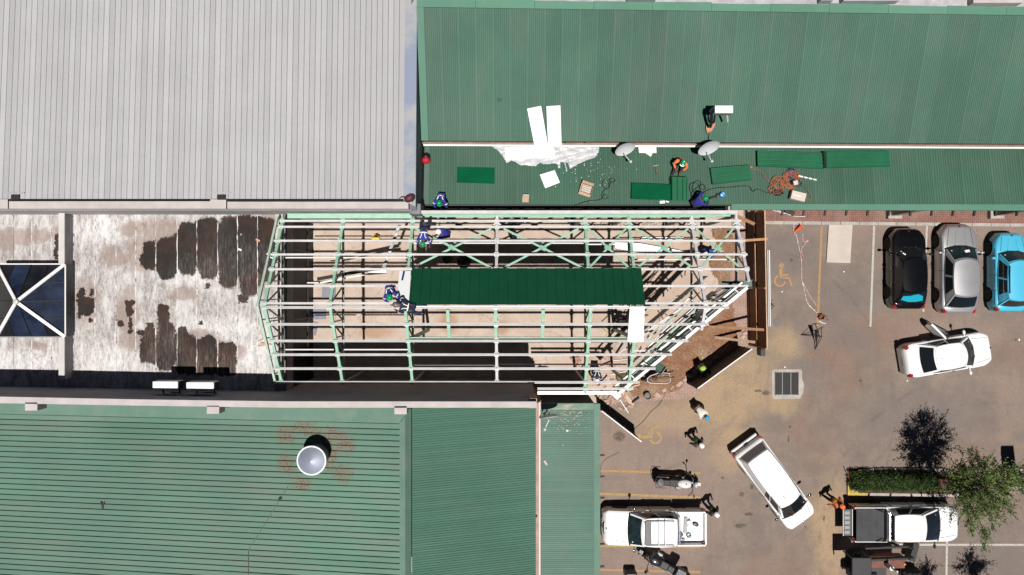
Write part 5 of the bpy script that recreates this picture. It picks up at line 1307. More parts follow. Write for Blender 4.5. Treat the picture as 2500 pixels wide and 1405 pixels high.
# ---------- tractor at the bottom edge
t = thing('tractor_loader', 'black front loader tractor with white exhaust pipe at the bottom edge', 'tractor', P(2150, 1390))
def TP(px, py, h): return P(px, py, h)
q = MB(); a = TP(2162, 1372, 1.1); q.box((a.x, a.y, .95), (1.9, .62, .55)); q.build('bonnet', mat('rusty_red_bonnet', (.13, .035, .018), .6, var=.3, scale=4), t, bevel=.04)
q = MB(); a = TP(2128, 1388, 1.0); q.box((a.x - .1, a.y, .9), (1.5, .9, .6)); q.build('chassis', M_trim, t)
for (px, py, r_, w_) in ((2104, 1398, .72, .42), (2222, 1400, .50, .34), (2104, 1352, .55, .22)):
    a = TP(px, py, r_); q = MB(); q.lathe([(r_ * .5, -w_ / 2), (r_ * .92, -w_ / 2), (r_, -w_ * .3), (r_, w_ * .3), (r_ * .92, w_ / 2), (r_ * .5, w_ / 2)], (a.x, a.y, r_), 24, M=Matrix.Rotation(R(90), 3, 'X')); w = q.build('wheel', M_tyre, t, smooth=50)
    q = MB()
    for k in range(14):
        an = k * math.tau / 14; q.box((a.x + r_ * math.cos(an), a.y, r_ + r_ * math.sin(an)), (.06, w_, .06), 0, tilt=(0, -an))
    q.build('tyre_lug', M_tyre, w)
for py in (1339, 1368):
    a = TP(2112, py, 1.3); b2 = TP(2214, py - 4, 1.25); c2 = TP(2228, py - 6 if py > 1350 else py + 28 - 25, .6)
    q = MB(); q.tube([a, b2, (c2.x + .1, c2.y, .55)], .075, 6); q.build('loader_arm', M_trim, t)
a = TP(2226, 1345, .5); q = MB(); q.box(a, (.30, .95, .5), -.25); q.build('bucket', M_blackmetal, t)
q = MB(); a = TP(2171, 1384, 1.5); q.tube([(a.x, a.y, 1.1), (a.x, a.y, 1.75)], .12, 12); q.tube([(a.x, a.y + .02, 1.75), (a.x, a.y + .05, 2.25)], .045, 8); q.build('exhaust', mat('exhaust_white', (.55, .53, .5), .5), t, smooth=40)
a = TP(2090, 1375, 1.9); q = MB(); q.box((a.x + .25, a.y - .15, 1.95), (1.0, .9, .07)); q.build('cab_roof', M_blackmetal, t, bevel=.03)
for dx in (-.2, .7):
    for dy in (-.55, .25): q = MB(); q.beam((a.x + dx, a.y + dy, 1.0), (a.x + dx, a.y + dy, 1.93), .06, .06, 0, (0, 1, 0)); q.build('cab_post', M_blackmetal, t)
a = TP(2208, 1378, 1.2); q = MB(); q.lathe([(.07, 0), (.06, .05), (0, .07)], a, 8); q.build('indicator_lamp', mat('amber', (.5, .2, .02), .3), t)
# ================================================================== PEOPLE
SKIN = mat('brown_skin', (0.13, 0.065, 0.04), 0.6)
def skin_mesh(name, pts, edges, rad, m, parent, root=0, sub=1):
    me = bpy.data.meshes.new(name); me.from_pydata(pts, edges, []); me.materials.append(m)
    o = bpy.data.objects.new(name, me); COL.objects.link(o); o.parent = parent
    sk = o.modifiers.new('skin', 'SKIN'); sk.use_smooth_shade = True
    sv = me.skin_vertices[0].data
    for i, r_ in enumerate(rad):
        sv[i].radius = (r_ * 1.08, r_ * 1.08) if not isinstance(r_, tuple) else (r_[0] * 1.12, r_[1] * 1.12); sv[i].use_root = (i == root)
    s = o.modifiers.new('sub', 'SUBSURF'); s.levels = sub; s.render_levels = sub
    return o

def pose(kind, var=0):
    """joint positions, local: +x the way the person faces, z up, feet at z=0"""
    V = Vector
    if kind == 'stand':
        pel = V((0, 0, .93)); lean = R(6 + var * 4); s = .12
        legs = {1: [V((.0 + s, .10, .50)), V((.0 + s * .6, .11, .08))], -1: [V((-.02, -.10, .50)), V((-.16, -.11, .08))]}
        arms = {1: [V((.08, .30, 1.12)), V((.22, .26, .92))], -1: [V((-.05, -.30, 1.12)), V((.02, -.34, .86))]}
    elif kind == 'bend':
        pel = V((-.12, 0, .86)); lean = R(62)
        legs = {1: [V((.02, .13, .47)), V((-.04, .14, .08))], -1: [V((.06, -.13, .46)), V((-.10, -.14, .08))]}
        arms = {1: [V((.45, .26, .82)), V((.62, .16, .58))], -1: [V((.42, -.26, .82)), V((.60, -.12, .56))]}
    elif kind == 'crouch':
        pel = V((-.12, 0, .34)); lean = R(38)
        legs = {1: [V((.30, .20, .46)), V((.12, .18, .08))], -1: [V((.30, -.20, .44)), V((.10, -.18, .08))]}
        arms = {1: [V((.34, .32, .58)), V((.55, .22, .32))], -1: [V((.34, -.30, .58)), V((.56, -.16, .32))]}
    elif kind == 'lieover':
        pel = V((-.25, 0, .34)); lean = R(78)
        legs = {1: [V((-.30, .18, .06)), V((-.68, .16, .06))], -1: [V((-.28, -.18, .06)), V((-.66, -.16, .06))]}
        arms = {1: [V((.30, .32, .28)), V((.48, .24, .06))], -1: [V((.30, -.32, .28)), V((.48, -.20, .06))]}
    elif kind == 'sitleg':
        pel = V((-.10, 0, .20)); lean = R(20)
        legs = {1: [V((.32, .16, .30)), V((.42, .16, .08))], -1: [V((.34, -.14, .18)), V((.74, -.16, .08))]}
        arms = {1: [V((.18, .32, .48)), V((.36, .18, .34))], -1: [V((.20, -.32, .48)), V((.40, -.12, .32))]}
    sp = V((math.sin(lean), 0, math.cos(lean)))
    J = dict(pel=pel, sp1=pel + sp * .22, sp2=pel + sp * .42, neck=pel + sp * .54)
    hl = lean * .75; hd = V((math.sin(hl), 0, math.cos(hl)))
    J['head'] = J['neck'] + hd * .13; J['crown'] = J['neck'] + hd * .24
    J['hd'] = hd; J['hl'] = hl; J['sp'] = sp
    for s in (1, -1):
        J['hip', s] = pel + V((0, .10 * s, -.02)); J['knee', s], J['ank', s] = legs[s]
        J['toe', s] = J['ank', s] + V((.17, .02 * s, -.04))
        J['sh', s] = pel + sp * .47 + V((0, .19 * s, 0)); J['elb', s], J['wri', s] = arms[s]
    return J

def person(label, px, py, hb, face, kind, top, legs, helmet=None, vest=None, var=0, group='workers on the building site', bands=None, boots=None, ref='head', hair=True, pants_name='trousers'):
    """px,py: photo position of the head; hb: height of the surface stood on; face: degrees"""
    J = pose(kind, var); f = R(face)
    hp = J['crown']; target = P(px, py, hb + hp.z)
    off = Matrix.Rotation(f, 3, 'Z') @ Vector((hp.x, hp.y, 0))
    t = thing('person', label, 'person', (target.x - off.x, target.y - off.y, hb), f if abs(f) > 1e-9 else 1e-7, None)
    # body
    pts, ed, rad = [], [], []
    def add(p, r_, par=None):
        pts.append(tuple(p)); rad.append(r_)
        if par is not None: ed.append((par, len(pts) - 1))
        return len(pts) - 1
    a = add(J['pel'], (.13, .10)); b = add(J['sp1'], (.13, .09), a); c = add(J['sp2'], (.15, .10), b); nk = add(J['neck'], .055, c)
    h1 = add(J['head'], (.075, .085), nk); h2 = add(J['crown'] - J['hd'] * .04, (.08, .09), h1)
    up = J['hd']; fw = Vector((math.cos(J['hl']), 0, -math.sin(J['hl'])))
    add(J['head'] + fw * .115 + up * .01, .014, h1)
    for s in (1, -1):
        add(J['head'] + Vector((0, .095 * s, 0)) + up * .01, .018, h1)
        sh = add(J['sh', s], .058, c); el = add(J['elb', s], .043, sh); wr = add(J['wri', s], .028, el)
        d = (J['wri', s] - J['elb', s]).normalized(); side = Vector((0, 1, 0)); pm = add(J['wri', s] + d * .07, (.036, .02), wr)
        lat = d.cross(Vector((0, 0, 1)));
        if lat.length < .1: lat = Vector((0, 1, 0))
        lat.normalize()
        for k, (o_, ln) in enumerate(((-.030, .060), (-.010, .072), (.010, .068), (.030, .052))):
            f1 = add(J['wri', s] + d * .10 + lat * o_, .0095, pm); f2 = add(J['wri', s] + d * (.10 + ln * .55) + lat * o_ * 1.1 + Vector((0, 0, -.008)), .009, f1); add(J['wri', s] + d * (.10 + ln) + lat * o_ * 1.1 + Vector((0, 0, -.026)), .0075, f2)
        th = add(J['wri', s] + d * .045 - lat * .04 * s, .011, pm); add(J['wri', s] + d * .085 - lat * .058 * s, .009, th)
        hp_ = add(J['hip', s], .085, a); kn = add(J['knee', s], .058, hp_); an = add(J['ank', s], .04, kn); add(J['toe', s], .035, an)
    skin_mesh('body', pts, ed, rad, SKIN, t)
    # jacket
    def chain(name, m, segs, extra=0.0, sub=1):
        pts2, ed2, rad2 = [], [], []
        idx = {}
        for seg in segs:
            prev = None
            for (key, p, r_) in seg:
                if key not in idx:
                    idx[key] = len(pts2); pts2.append(tuple(p)); rad2.append(r_)
                if prev is not None and (prev, idx[key]) not in ed2: ed2.append((prev, idx[key]))
                prev = idx[key]
        return skin_mesh(name, pts2, ed2, rad2, m, t, 0, sub)
    torso = [('p', J['pel'], (.155, .125)), ('1', J['sp1'], (.155, .115)), ('2', J['sp2'], (.175, .125)), ('n', J['pel'] + J['sp'] * .50, (.09, .08))]
    segs = [torso]
    for s in (1, -1):
        w2 = J['elb', s].lerp(J['wri', s], .85)
        segs.append([('2', J['sp2'], (.175, .125)), (('s', s), J['sh', s], .078), (('e', s), J['elb', s], .060), (('w', s), w2, .045)])
    chain('jacket', top, segs)
    if vest: chain('vest', vest, [[('p', J['pel'] + J['sp'] * .06, (.172, .142)), ('1', J['sp1'], (.175, .135)), ('2', J['sp2'], (.192, .145))] , ] )
    segs = [[('p', J['pel'] + J['sp'] * .03, (.145, .12)), ('q', J['pel'] - J['sp'] * .02, (.15, .12))]]
    for s in (1, -1):
        segs.append([('q', J['pel'] - J['sp'] * .02, (.15, .12)), (('h', s), J['hip', s], .10), (('k', s), J['knee', s], .075), (('a', s), J['ank', s].lerp(J['knee', s], .12), .060)])
    chain(pants_name, legs, segs)
    for s in (1, -1):
        skin_mesh('boot', [tuple(J['ank', s] + Vector((-.04, 0, -.02))), tuple(J['ank', s] + Vector((.06, 0, -.03))), tuple(J['toe', s])], [(0, 1), (1, 2)], [.055, .052, .045], boots or M_trim, t)
    # eyes
    for s in (1, -1):
        q = MB(); q.lathe([(0, -.012), (.011, 0), (0, .012)], J['head'] + fw * .088 + Vector((0, .032 * s, 0)) + up * .03, 6); q.build('eye', M_white, t, local=True)
    Mh = Matrix.Rotation(J['hl'], 3, 'Y')
    if helmet:
        c = J['crown'] - J['hd'] * .05
        q = MB(); q.lathe([(.125, 0), (.135, .004), (.125, .03), (.118, .07), (.09, .115), (.045, .14), (0, .146)], c, 18, M=Mh @ Matrix.Diagonal((1.08, .95, 1)).to_3x3())
        hh = q.build('hard_hat', helmet, t, local=True, smooth=45)
        q = MB(); pk = [c + Mh @ Vector((.10 + .075 * math.cos(a_), .11 * math.sin(a_), .008)) for a_ in [R(x) for x in range(-90, 91, 20)]]
        n = len(pk); q.add(pk + [p - Mh @ Vector((0, 0, .012)) for p in pk], [tuple(range(n)), tuple(range(n, 2 * n))[::-1]] + [(i, i + n, (i + 1) % n + n, (i + 1) % n) for i in range(n)]); q.build('hat_peak', helmet, hh, local=True)
        q = MB(); q.beam(c + Mh @ Vector((.09, 0, .118)), c + Mh @ Vector((-.09, 0, .118)), .03, .04); q.build('hat_ridge', helmet, hh, local=True)
    elif hair:
        q = MB(); q.lathe([(.085, -.02), (.10, .02), (.09, .07), (.05, .105), (0, .115)], J['crown'] - J['hd'] * .06, 14, M=Mh); q.build('hair', M_trim, t, local=True, smooth=60)
    if bands:
        c0 = J['sp1']; M_ = Matrix.Rotation(math.atan2(J['sp'].x, J['sp'].z), 3, 'Y')
        q = MB(); q.lathe([(.182, -.025), (.186, .025)], c0, 16, M=M_ @ Matrix.Diagonal((.80, 1.0, 1)).to_3x3())
        bk = Vector((-J['sp'].z, 0, J['sp'].x))
        for s in (1, -1):
            q.tube([c0 + bk * .14 + Vector((0, .05 * s, 0)), J['sp2'] + bk * .155 + Vector((0, .09 * s, 0)), J['sh', s] + bk * .06 - Vector((0, .05 * s, 0))], .022, 5)
        q.build('reflective_band', bands, t, local=True)
        for s in (1, -1):
            q = MB(); m_ = J['sh', s].lerp(J['elb', s], .6); q.tube([m_, m_.lerp(J['elb', s], .35)], .075, 8); q.build('sleeve_band', bands, t, local=True)
    return t

M_blueov = mat('royal_blue_overall', (.018, .025, .22), .85, var=.25, scale=6)
M_navy = mat('navy_overall', (.008, .012, .05), .85, var=.25, scale=6)
M_hviz = mat('lime_vest', (.30, .55, .05), .8, var=.1, scale=5)
M_olive = mat('green_vest', (.06, .12, .015), .8, var=.2, scale=6)
M_orangev = mat('orange_vest', (.75, .17, .06), .8, var=.1, scale=5)
M_darkcl = mat('dark_clothes', (.018, .017, .018), .9, var=.3, scale=6)
M_shirt = mat('white_shirt', (.62, .57, .52), .85, var=.1, scale=5)
M_browncl = mat('brown_clothes', (.16, .10, .07), .9, var=.2, scale=5)
H_green = mat('green_hard_hat', (.0, .25, .09), .3); H_white = mat('white_hard_hat', (.8, .8, .8), .3)
H_orange = mat('orange_hard_hat', (.85, .17, .05), .35); H_cyan = mat('blue_sun_hat', (.01, .32, .50), .5); H_grey = mat('grey_hard_hat', (.12, .11, .12), .4)
M_refl = mat('reflective_tape', (.75, .75, .68), .5)
person('worker in blue overall and green hard hat leaning over the canopy edge', 1072, 497, 4.72, -95, 'crouch', M_blueov, M_blueov, H_green, bands=M_refl)
person('worker in blue overall with white harness straps, stooping over the truss, green hard hat', 1032, 598, 6.05, -92, 'lieover', M_blueov, M_navy, H_green, bands=M_refl)
person('worker half hidden under the purlins in blue with a white hat', 1069, 566, 4.3, 170, 'crouch', M_blueov, M_navy, H_white)
person('kneeling worker in blue overall with white bands at the insulation board', 951, 727, 7.05, -75, 'crouch', M_blueov, M_blueov, H_green, bands=M_refl)
person('worker in dark navy overall and grey hard hat stooping by the new green sheets', 964, 744, 7.45, 168, 'lieover', M_navy, M_navy, H_grey, bands=M_refl)
person('worker in orange vest and green hard hat sitting on the canopy roof', 1668, 398, 4.5, -110, 'sitleg', M_orangev, M_darkcl, H_green, vest=M_orangev)
person('crouching worker in blue with green hard hat using a grinder on the canopy roof', 1724, 484, 4.7, 25, 'crouch', M_blueov, M_darkcl, H_green)
person('worker in black and blue stooping on the floor under the right hand purlins', 1722, 621, 0, 190, 'bend', mat('mid_blue_shirt', (.015, .08, .35), .8), M_blueov, H_white)
person('worker in dark clothes stooping beside the white board on the floor', 1513, 775, 0, 120, 'bend', M_darkcl, M_darkcl, None)
person('worker in navy overall stooping amid the rubble near the end of the frame', 1458, 932, 0, -92, 'bend', M_navy, M_navy, H_white, bands=M_refl)
person('worker in lime vest and orange hard hat behind the dark hoarding', 1731, 921, 0, -60, 'bend', M_darkcl, M_darkcl, H_orange, vest=M_hviz)
person('worker in white shirt and bright blue hat crouching over the yellowish ground', 1727, 1022, 0, -50, 'bend', M_shirt, M_browncl, H_cyan, bands=None)
person('worker in green vest and white hard hat walking above the covered pickup', 1714, 1089, 0, -50, 'stand', M_darkcl, M_navy, H_white, vest=M_olive, var=3)
person('worker in green vest and white hard hat walking beside the pickup with tools', 1751, 1258, 0, -50, 'stand', M_darkcl, mat('blue_jeans', (.03, .06, .2), .9), H_white, vest=M_olive, var=2)
person('worker in orange and lime vest and orange hard hat behind the pickup tailgate', 2058, 1238, 0, -40, 'stand', M_orangev, M_darkcl, H_orange, vest=mat('orange_lime_vest', (.70, .2, .05), .8, col2=(.4, .5, .05), scale=6), var=3)
# ================================================================== THINGS ON THE CANOPY ROOF
def canz(py): return lerp(HCan0, HCan1, (py - 354) / 145)
def CP(px, py, off=0.0): return P(px, py, canz(py) + .03 + off)
def board(name, pts, off, tk, m, label, cat, group=None, z=None):
    P3 = [CP(x, y, off) if z is None else P(x, y, z) for x, y in pts]
    q = MB(); q.slab(P3, tk); o = q.build(name, m); return tag(o, label, cat, group)
M_ins2 = mat('insulation_white', (.84, .84, .83), .9, var=.02, scale=2)
def tr(px, py, off=0):   # on upper green roof
    return P(px, py, lerp(HR, HE, (py - 17) / 327) + off)
# long boards reaching from the upper roof to the canopy
q = MB(); q.slab([P(1287, 266, 5.62), P(1321, 259, 5.65), P(1338, 357, 5.22), P(1305, 357, 5.22)], .05); tag(q.build('insulation_board', M_ins2), 'left of the two long white boards leaning on the upper green roof', 'insulation board')
q = MB(); q.slab([P(1334, 260, 5.66), P(1368, 258, 5.66), P(1371, 354, 5.24), P(1338, 355, 5.24)], .05); tag(q.build('insulation_board', M_ins2), 'right of the two long white boards leaning on the upper green roof', 'insulation board')
board('insulation_board', [(1233, 361), (1352, 356), (1354, 384), (1234, 391)], .12, .05, M_ins2, 'white board lying level on the plastic sheet below the two leaning boards', 'insulation board')
board('insulation_board', [(1318, 427), (1354, 416), (1367, 446), (1331, 460)], .06, .05, M_ins2, 'small square white board lying alone on the canopy roof', 'insulation board')
board('insulation_board', [(1557, 350), (1602, 350), (1603, 374), (1560, 374)], .10, .05, mat('insulation_offwhite', (.66, .66, .65), .9), 'stacked white board pieces between the two satellite dishes', 'insulation board')
q = MB(); q.slab([CP(1570, 370, .05), CP(1594, 372, .05), CP(1589, 383, .05)], .04); tag(q.build('insulation_offcut', M_ins2), 'white triangular offcut under the board pieces between the dishes', 'offcut')
# crumpled white plastic sheet
outl = [(1125, 350), (1180, 351), (1237, 351), (1300, 350), (1460, 350), (1464, 358), (1462, 372), (1452, 386), (1432, 392), (1412, 401), (1391, 413), (1387, 400), (1380, 395), (1386, 417), (1382, 420), (1377, 398), (1369, 396), (1369, 411), (1363, 413), (1360, 400), (1330, 402), (1318, 398), (1308, 406), (1272, 405), (1260, 397), (1249, 393), (1237, 399), (1228, 383), (1216, 368), (1200, 358)]
ctr = (1350, 374)
def plast():
    q = MB(); rnd = random.Random(8); pts = []
    def inside(x, y):
        c = False; n = len(outl)
        for i in range(n):
            a, b = outl[i], outl[(i + 1) % n]
            if (a[1] > y) != (b[1] > y) and x < (b[0] - a[0]) * (y - a[1]) / (b[1] - a[1]) + a[0]: c = not c
        return c
    st = 1.5; idx = {}
    nx, ny = int(345 / st), int(75 / st)
    ins_ = {}
    for j in range(ny + 1):
        for i in range(nx + 1):
            x = 1122 + i * st; y = 347 + j * st; ins_[i, j] = inside(x, y)
            z = .035 + .035 * abs(math.sin(x * .09 + 2 * math.sin(y * .13))) * abs(math.cos(y * .21 + x * .05)) + rnd.uniform(0, .018)
            idx[i, j] = len(q.v); q.v.append(tuple(CP(x + rnd.uniform(-.6, .6), y + rnd.uniform(-.6, .6), z)))
    for j in range(ny):
        for i in range(nx):
            if ins_[i, j] + ins_[i + 1, j] + ins_[i + 1, j + 1] + ins_[i, j + 1] >= 3:
                q.f.append((idx[i, j], idx[i, j + 1], idx[i + 1, j + 1], idx[i + 1, j])); q.m.append(0)
    o = q.build('plastic_sheet', mat('crumpled_white_plastic', (.38, .40, .42), .35, col2=(.56, .56, .56), scale=2.2, var=.1), smooth=25)
    s = o.modifiers.new('s', 'SOLIDIFY'); s.thickness = .004
    tag(o, 'crumpled white plastic sheet spread on the canopy roof under the boards', 'plastic sheet')
plast()
# stacks of green sheets
def stack(pts, n, across, label, ends=True, rib=5, gloss=False, off0=0.0):
    """pts: 4 pixel corners; across: True if ribs run along first edge"""
    t = thing('sheet_stack', label, 'roof sheets', CP(sum(p[0] for p in pts) / 4, sum(p[1] for p in pts) / 4))
    for k in range(n):
        rnd = random.Random(k); j = [rnd.uniform(-1.2, 1.2) for _ in range(2)]
        z = off0 + .03 + .05 * k
        A, B, C_, D = [CP(x + j[0] + k * .8, y + j[1] * .3, z) for x, y in pts]   # A->B long, D->C long
        pr = []
        for r_ in range(rib):
            u0 = r_ / rib
            pr += [(u0 + .0, .0), (u0 + .02, .045), (u0 + .055, .0405), (u0 + .075, 0.0)]
            pr += [(u0 + .13, .0)]
        pr = [p for p in pr if p[0] < .93] + [(.93, 0), (.95, .045), (.985, .045), (1, 0)]
        q = MB(); vs = []
        for (u, zz) in pr: vs += [A.lerp(D, u) + Vector((0, 0, zz)), B.lerp(C_, u) + Vector((0, 0, zz))]
        m_ = len(pr); vs += [v - Vector((0, 0, .01)) for v in vs]; fs = []
        for i in range(m_ - 1):
            fs += [(2 * i, 2 * i + 2, 2 * i + 3, 2 * i + 1), (2 * m_ + 2 * i, 2 * m_ + 2 * i + 1, 2 * m_ + 2 * i + 3, 2 * m_ + 2 * i + 2)]
            fs += [(2 * i, 2 * m_ + 2 * i, 2 * m_ + 2 * i + 2, 2 * i + 2), (2 * i + 1, 2 * i + 3, 2 * m_ + 2 * i + 3, 2 * m_ + 2 * i + 1)]
        q.add(vs, fs); q.build('roof_sheet', M_bright_green if gloss else M_stackd, t)
    return t
M_stackd = mat('stack_green_sheet_dark', (.003, .098, .040), .5, var=.12, scale=1.5)
stack([(1116, 408), (1207, 410), (1207, 449), (1115, 446)], 2, True, 'glossy dark green sheets left of the plastic sheet on the canopy roof', gloss=True)
stack([(1541, 447), (1637, 451), (1637, 490), (1540, 486)], 4, True, 'glossy green sheet stack below the hammer on the canopy roof', gloss=True)
stack([(1637, 432), (1637, 490), (1676, 490), (1676, 433)], 5, True, 'short upright green sheet stack under the foot of the orange worker', rib=3, off0=.1)
stack([(1733, 411), (1829, 403), (1832, 440), (1738, 451)], 4, True, 'tilted green sheet stack right of the second satellite dish', rib=4)
stack([(1847, 369), (2005, 374), (2007, 413), (1848, 407)], 4, True, 'long green sheet stack above the tangle of cables', rib=4)
stack([(2008, 370), (2168, 368), (2169, 407), (2011, 411)], 4, True, 'long green sheet stack at the far right of the canopy roof', rib=3)
for i in range(4):
    q = MB(); q.tube([CP(2011 + i * .2 + i * 2, 371, .28), CP(2012 + i * 2, 410, .28)], .012, 5); o = q.build('strap', M_dark); tag(o, 'thin black strap at the left end of the far right sheet stack', 'strap', 'black straps on the far right sheet stack')
# satellite dishes
def dish(px, py, z, R0, az_, tilt, label, base, arm):
    t = thing('satellite_dish', label, 'satellite dish', P(base[0], base[1], z - .9))
    c = P(px, py, z); n = Vector((math.sin(tilt) * math.cos(az_), math.sin(tilt) * math.sin(az_), math.cos(tilt)))
    Mq = n.to_track_quat('Z', 'Y').to_matrix()
    prof = [(0, -.12)] + [(R0 * i / 8, -.12 + .12 * (i / 8) ** 2) for i in range(1, 9)]
    q = MB(); q.lathe(prof + [(R0 + .01, .012)] + [(R0 * i / 8, -.135 + .12 * (i / 8) ** 2) for i in range(8, 0, -1)] + [(0, -.135)], c, 28, M=Mq); q.build('reflector', mat('dish_grey_white', (.50, .51, .53), .5), t, smooth=50)
    q = MB(); q.tube([c - n * .12, c - n * .30, P(base[0], base[1], z - .85)], .03, 8); q.build('mount', M_galvdark, t)
    e = P(arm[0], arm[1], z - .1); q = MB(); q.tube([c - n * .10 + Vector((0, -.25, -.1)), e], .022, 6); q.build('feed_arm', M_galv, t)
    q = MB(); q.lathe([(.04, 0), (.06, .06), (.06, .12), (0, .14)], e, 10); q.build('feed_horn', M_galv, t)
    return t
dish(1526, 365, 5.35, .46, R(-74), R(67), 'grey satellite dish left of the white board pieces', (1514, 352), (1539, 396))
dish(1731, 362, 5.55, .50, R(-74), R(66), 'white satellite dish right of the white board pieces', (1719, 350), (1737, 395))
dish(1342, 1018, 5.6, .46, R(-82), R(84), 'small dish seen edge-on at the top of the narrow canopy roof', (1325, 1012), (1330, 1048))
# wall-mounted / roof units
def ac_unit(px, py, z, w, d, h, label, blue, legs):
    c = P(px, py, z); t = thing('air_conditioner', label, 'air conditioner', (c.x, c.y, z - h))
    q = MB(); q.box((c.x, c.y, z - h / 2), (w, d, h)); q.build('casing', M_white, t, bevel=.015)
    q = MB(); q.box((c.x, c.y - d / 2 - .012, z - h / 2), (w * .96, .02, h * .86)); q.build('front_grille', mat('blue_grey_grille', (.05, .07, .18), .5) if blue else M_galvdark, t)
    q = MB(); q.box((c.x + w / 2 + .012, c.y, z - h / 2), (.02, d * .9, h * .8)); q.build('side_vent', M_blackmetal, t)
    for s in (-1, 1):
        q = MB(); q.beam((c.x + s * w * .33, c.y + d * .5, z - h - .03), (c.x + s * w * .33, c.y - d * .5 - legs, z - h - .03), .05, .05); q.build('bracket', M_blackmetal, t)
    return t
ac_unit(403, 942, 6.3, 1.10, .36, .55, 'left of the two white air conditioner units on the dark parapet wall', True, .35)
ac_unit(488, 944, 6.3, 1.20, .36, .55, 'right of the two white air conditioner units on the dark parapet wall', True, .35)
q = MB(); q.tube([P(418, 958, 5.6), P(470, 962, 5.5), P(520, 958, 5.6), P(530, 962, 5.6)], .03, 6); tag(q.build('black_pipe', M_black), 'black pipe looping below the two wall air conditioners', 'pipe')
t = ac_unit(1768, 267, 6.9, .78, .32, .35, 'white box unit with black duct standing on the upper green roof', False, 0)
q = MB(); a = P(1742, 268, 6.8); q.tube([a, P(1737, 275, 6.6), P(1737, 300, 6.1), P(1734, 310, 5.7)], .07, 8); q.tube([P(1746, 274, 6.6), P(1743, 300, 6.0)], .04, 8); q.build('duct', M_black, t)
q = MB(); q.lathe([(.14, 0), (.15, .1), (.10, .2), (0, .22)], P(1740, 273, 6.4), 12); q.build('fan_housing', M_galv, t, smooth=40)
q = MB(); q.beam(P(1774, 278, 6.5), P(1776, 298, 6.1), .08, .06); q.build('support_leg', M_galv, t)
q = MB(); q.beam(P(1760, 278, 6.2), P(1779, 279, 6.2), .06, .06); q.build('support_leg', M_black, t)
q = MB(); pp = [P(1724, 306, 5.41), P(1740, 304, 5.42), P(1746, 300, 5.43), P(1744, 310, 5.40), P(1737, 321, 5.35), P(1727, 327, 5.33), P(1723, 316, 5.37)]; q.slab([p + Vector((0, 0, .04)) for p in pp], .04); tag(q.build('rust_patch', mat('rust_primer_patch', (.42, .19, .12), .9, var=.2, scale=5)), 'orange primer patch on the upper roof below the white unit', 'patch')
q = MB(); q.tube([P(1731, 322, 5.4), P(1730, 340, 5.2), P(1735, 347, 5.1)], .014, 5); tag(q.build('thin_cable', M_black), 'short black cable from the primer patch to the gutter', 'cable')
for (px, py) in ((1219, 243), (1597, 267)):
    p = tr(px, py, .03); q = MB(); q.lathe([(.12, 0), (.09, .012), (0, .014)], p, 12); tag(q.build('roof_stain', mat('dark_green_patch', (.035, .085, .06), .8)), 'round dark patch on the upper roof, %s' % ('above the leaning boards at the left' if px < 1300 else 'left of the white box unit'), 'patch')
# boxes and tools
def openbox(c, w, d, h, rz, m, fill, label, name='cardboard_box'):
    t = thing(name, label, 'box', c, rz if rz else 1e-7)
    q = MB()
    for s in (1, -1): q.box((0, s * d / 2, h / 2), (w, .012, h)); q.box((s * w / 2, 0, h / 2), (.012, d, h))
    q.box((0, 0, .01), (w, d, .02)); q.build('carton', m, t, local=True)
    for s in (1, -1): q = MB(); q.box((0, s * (d / 2 + .06), h + .01), (w, .13, .008), 0, tilt=(-s * .35, 0)); q.build('flap', m, t, local=True)
    if fill:
        for k in range(3): q = MB(); q.beam((-w * .38, -d * .25 + k * d * .22, h * .8), (w * .38, -d * .28 + k * d * .22, h * .8), .05, .05); q.build('contents', fill, t, local=True)
    return t
openbox(CP(1430, 463), .55, .42, .25, -.32, M_card, M_galv, 'open cardboard box with metal parts inside on the canopy roof')
small('cardboard_box', 'small cardboard box with grey top near the canopy edge', 'box', lambda q: q.box(CP(1283, 488, .08), (.30, .26, .14)), M_card)
small('grey_sheet', 'grey sheet scrap lying on the small cardboard box near the canopy edge', 'sheet', lambda q: q.box(CP(1284, 479, .16), (.29, .16, .03)), mat('box_lid_grey', (.33, .31, .31), .8))
small('closed_box', 'pale closed box beside the tangle of orange cables', 'box', lambda q: q.box(CP(1947, 480, .16), (.66, .38, .26), -.24), mat('pale_carton', (.52, .45, .38), .85))
small('box_tape', 'white strip of tape across the pale closed box', 'tape', lambda q: q.box(CP(1946, 478, .30), (.34, .03, .01), -.24), M_white)
t = thing('hammer', 'hammer lying on the canopy roof left of the orange worker', 'hammer', CP(1600, 412))
q = MB(); q.beam(CP(1598, 405, .05), CP(1604, 427, .05), .03, .03); q.build('handle', M_rust, t)
q = MB(); q.box(CP(1600, 405, .06), (.26, .05, .05), .15); q.build('head', M_galvdark, t)
small('spirit_level', 'white spirit level lying right of the tangled cables', 'level', lambda q: q.beam(CP(1949, 430, .05), CP(1993, 440, .05), .06, .04), M_white)
for f in (.3, .55, .8):
    a = CP(1949, 430, .075).lerp(CP(1993, 440, .075), f); small('level_mark', 'dark mark on the white spirit level', 'mark', lambda q: q.box(a, (.07, .062, .012), -.22), M_galvdark, group='dark marks on the spirit level')
small('paper_scrap', 'white paper scrap at the foot of the glossy sheet stack', 'paper', lambda q: (q.box(CP(1617, 494, .03), (.24, .12, .02), .1), q.box(CP(1629, 493, .03), (.14, .06, .02), -.3)), M_white)
t = thing('paint_tin', 'blue tin with black hose right of the grinder worker', 'tin', CP(1762, 477))
q = MB(); q.lathe([(.12, 0), (.12, .15), (.11, .16), (.09, .15), (.03, .155), (0, .16)], CP(1762, 477), 16); q.build('tin_body', mat('blue_tin', (.03, .22, .55), .35), t, smooth=40)
q = MB(); q.lathe([(.04, 0), (0, .02)], CP(1762, 477, .16), 10); q.build('tin_cap', M_white, t)
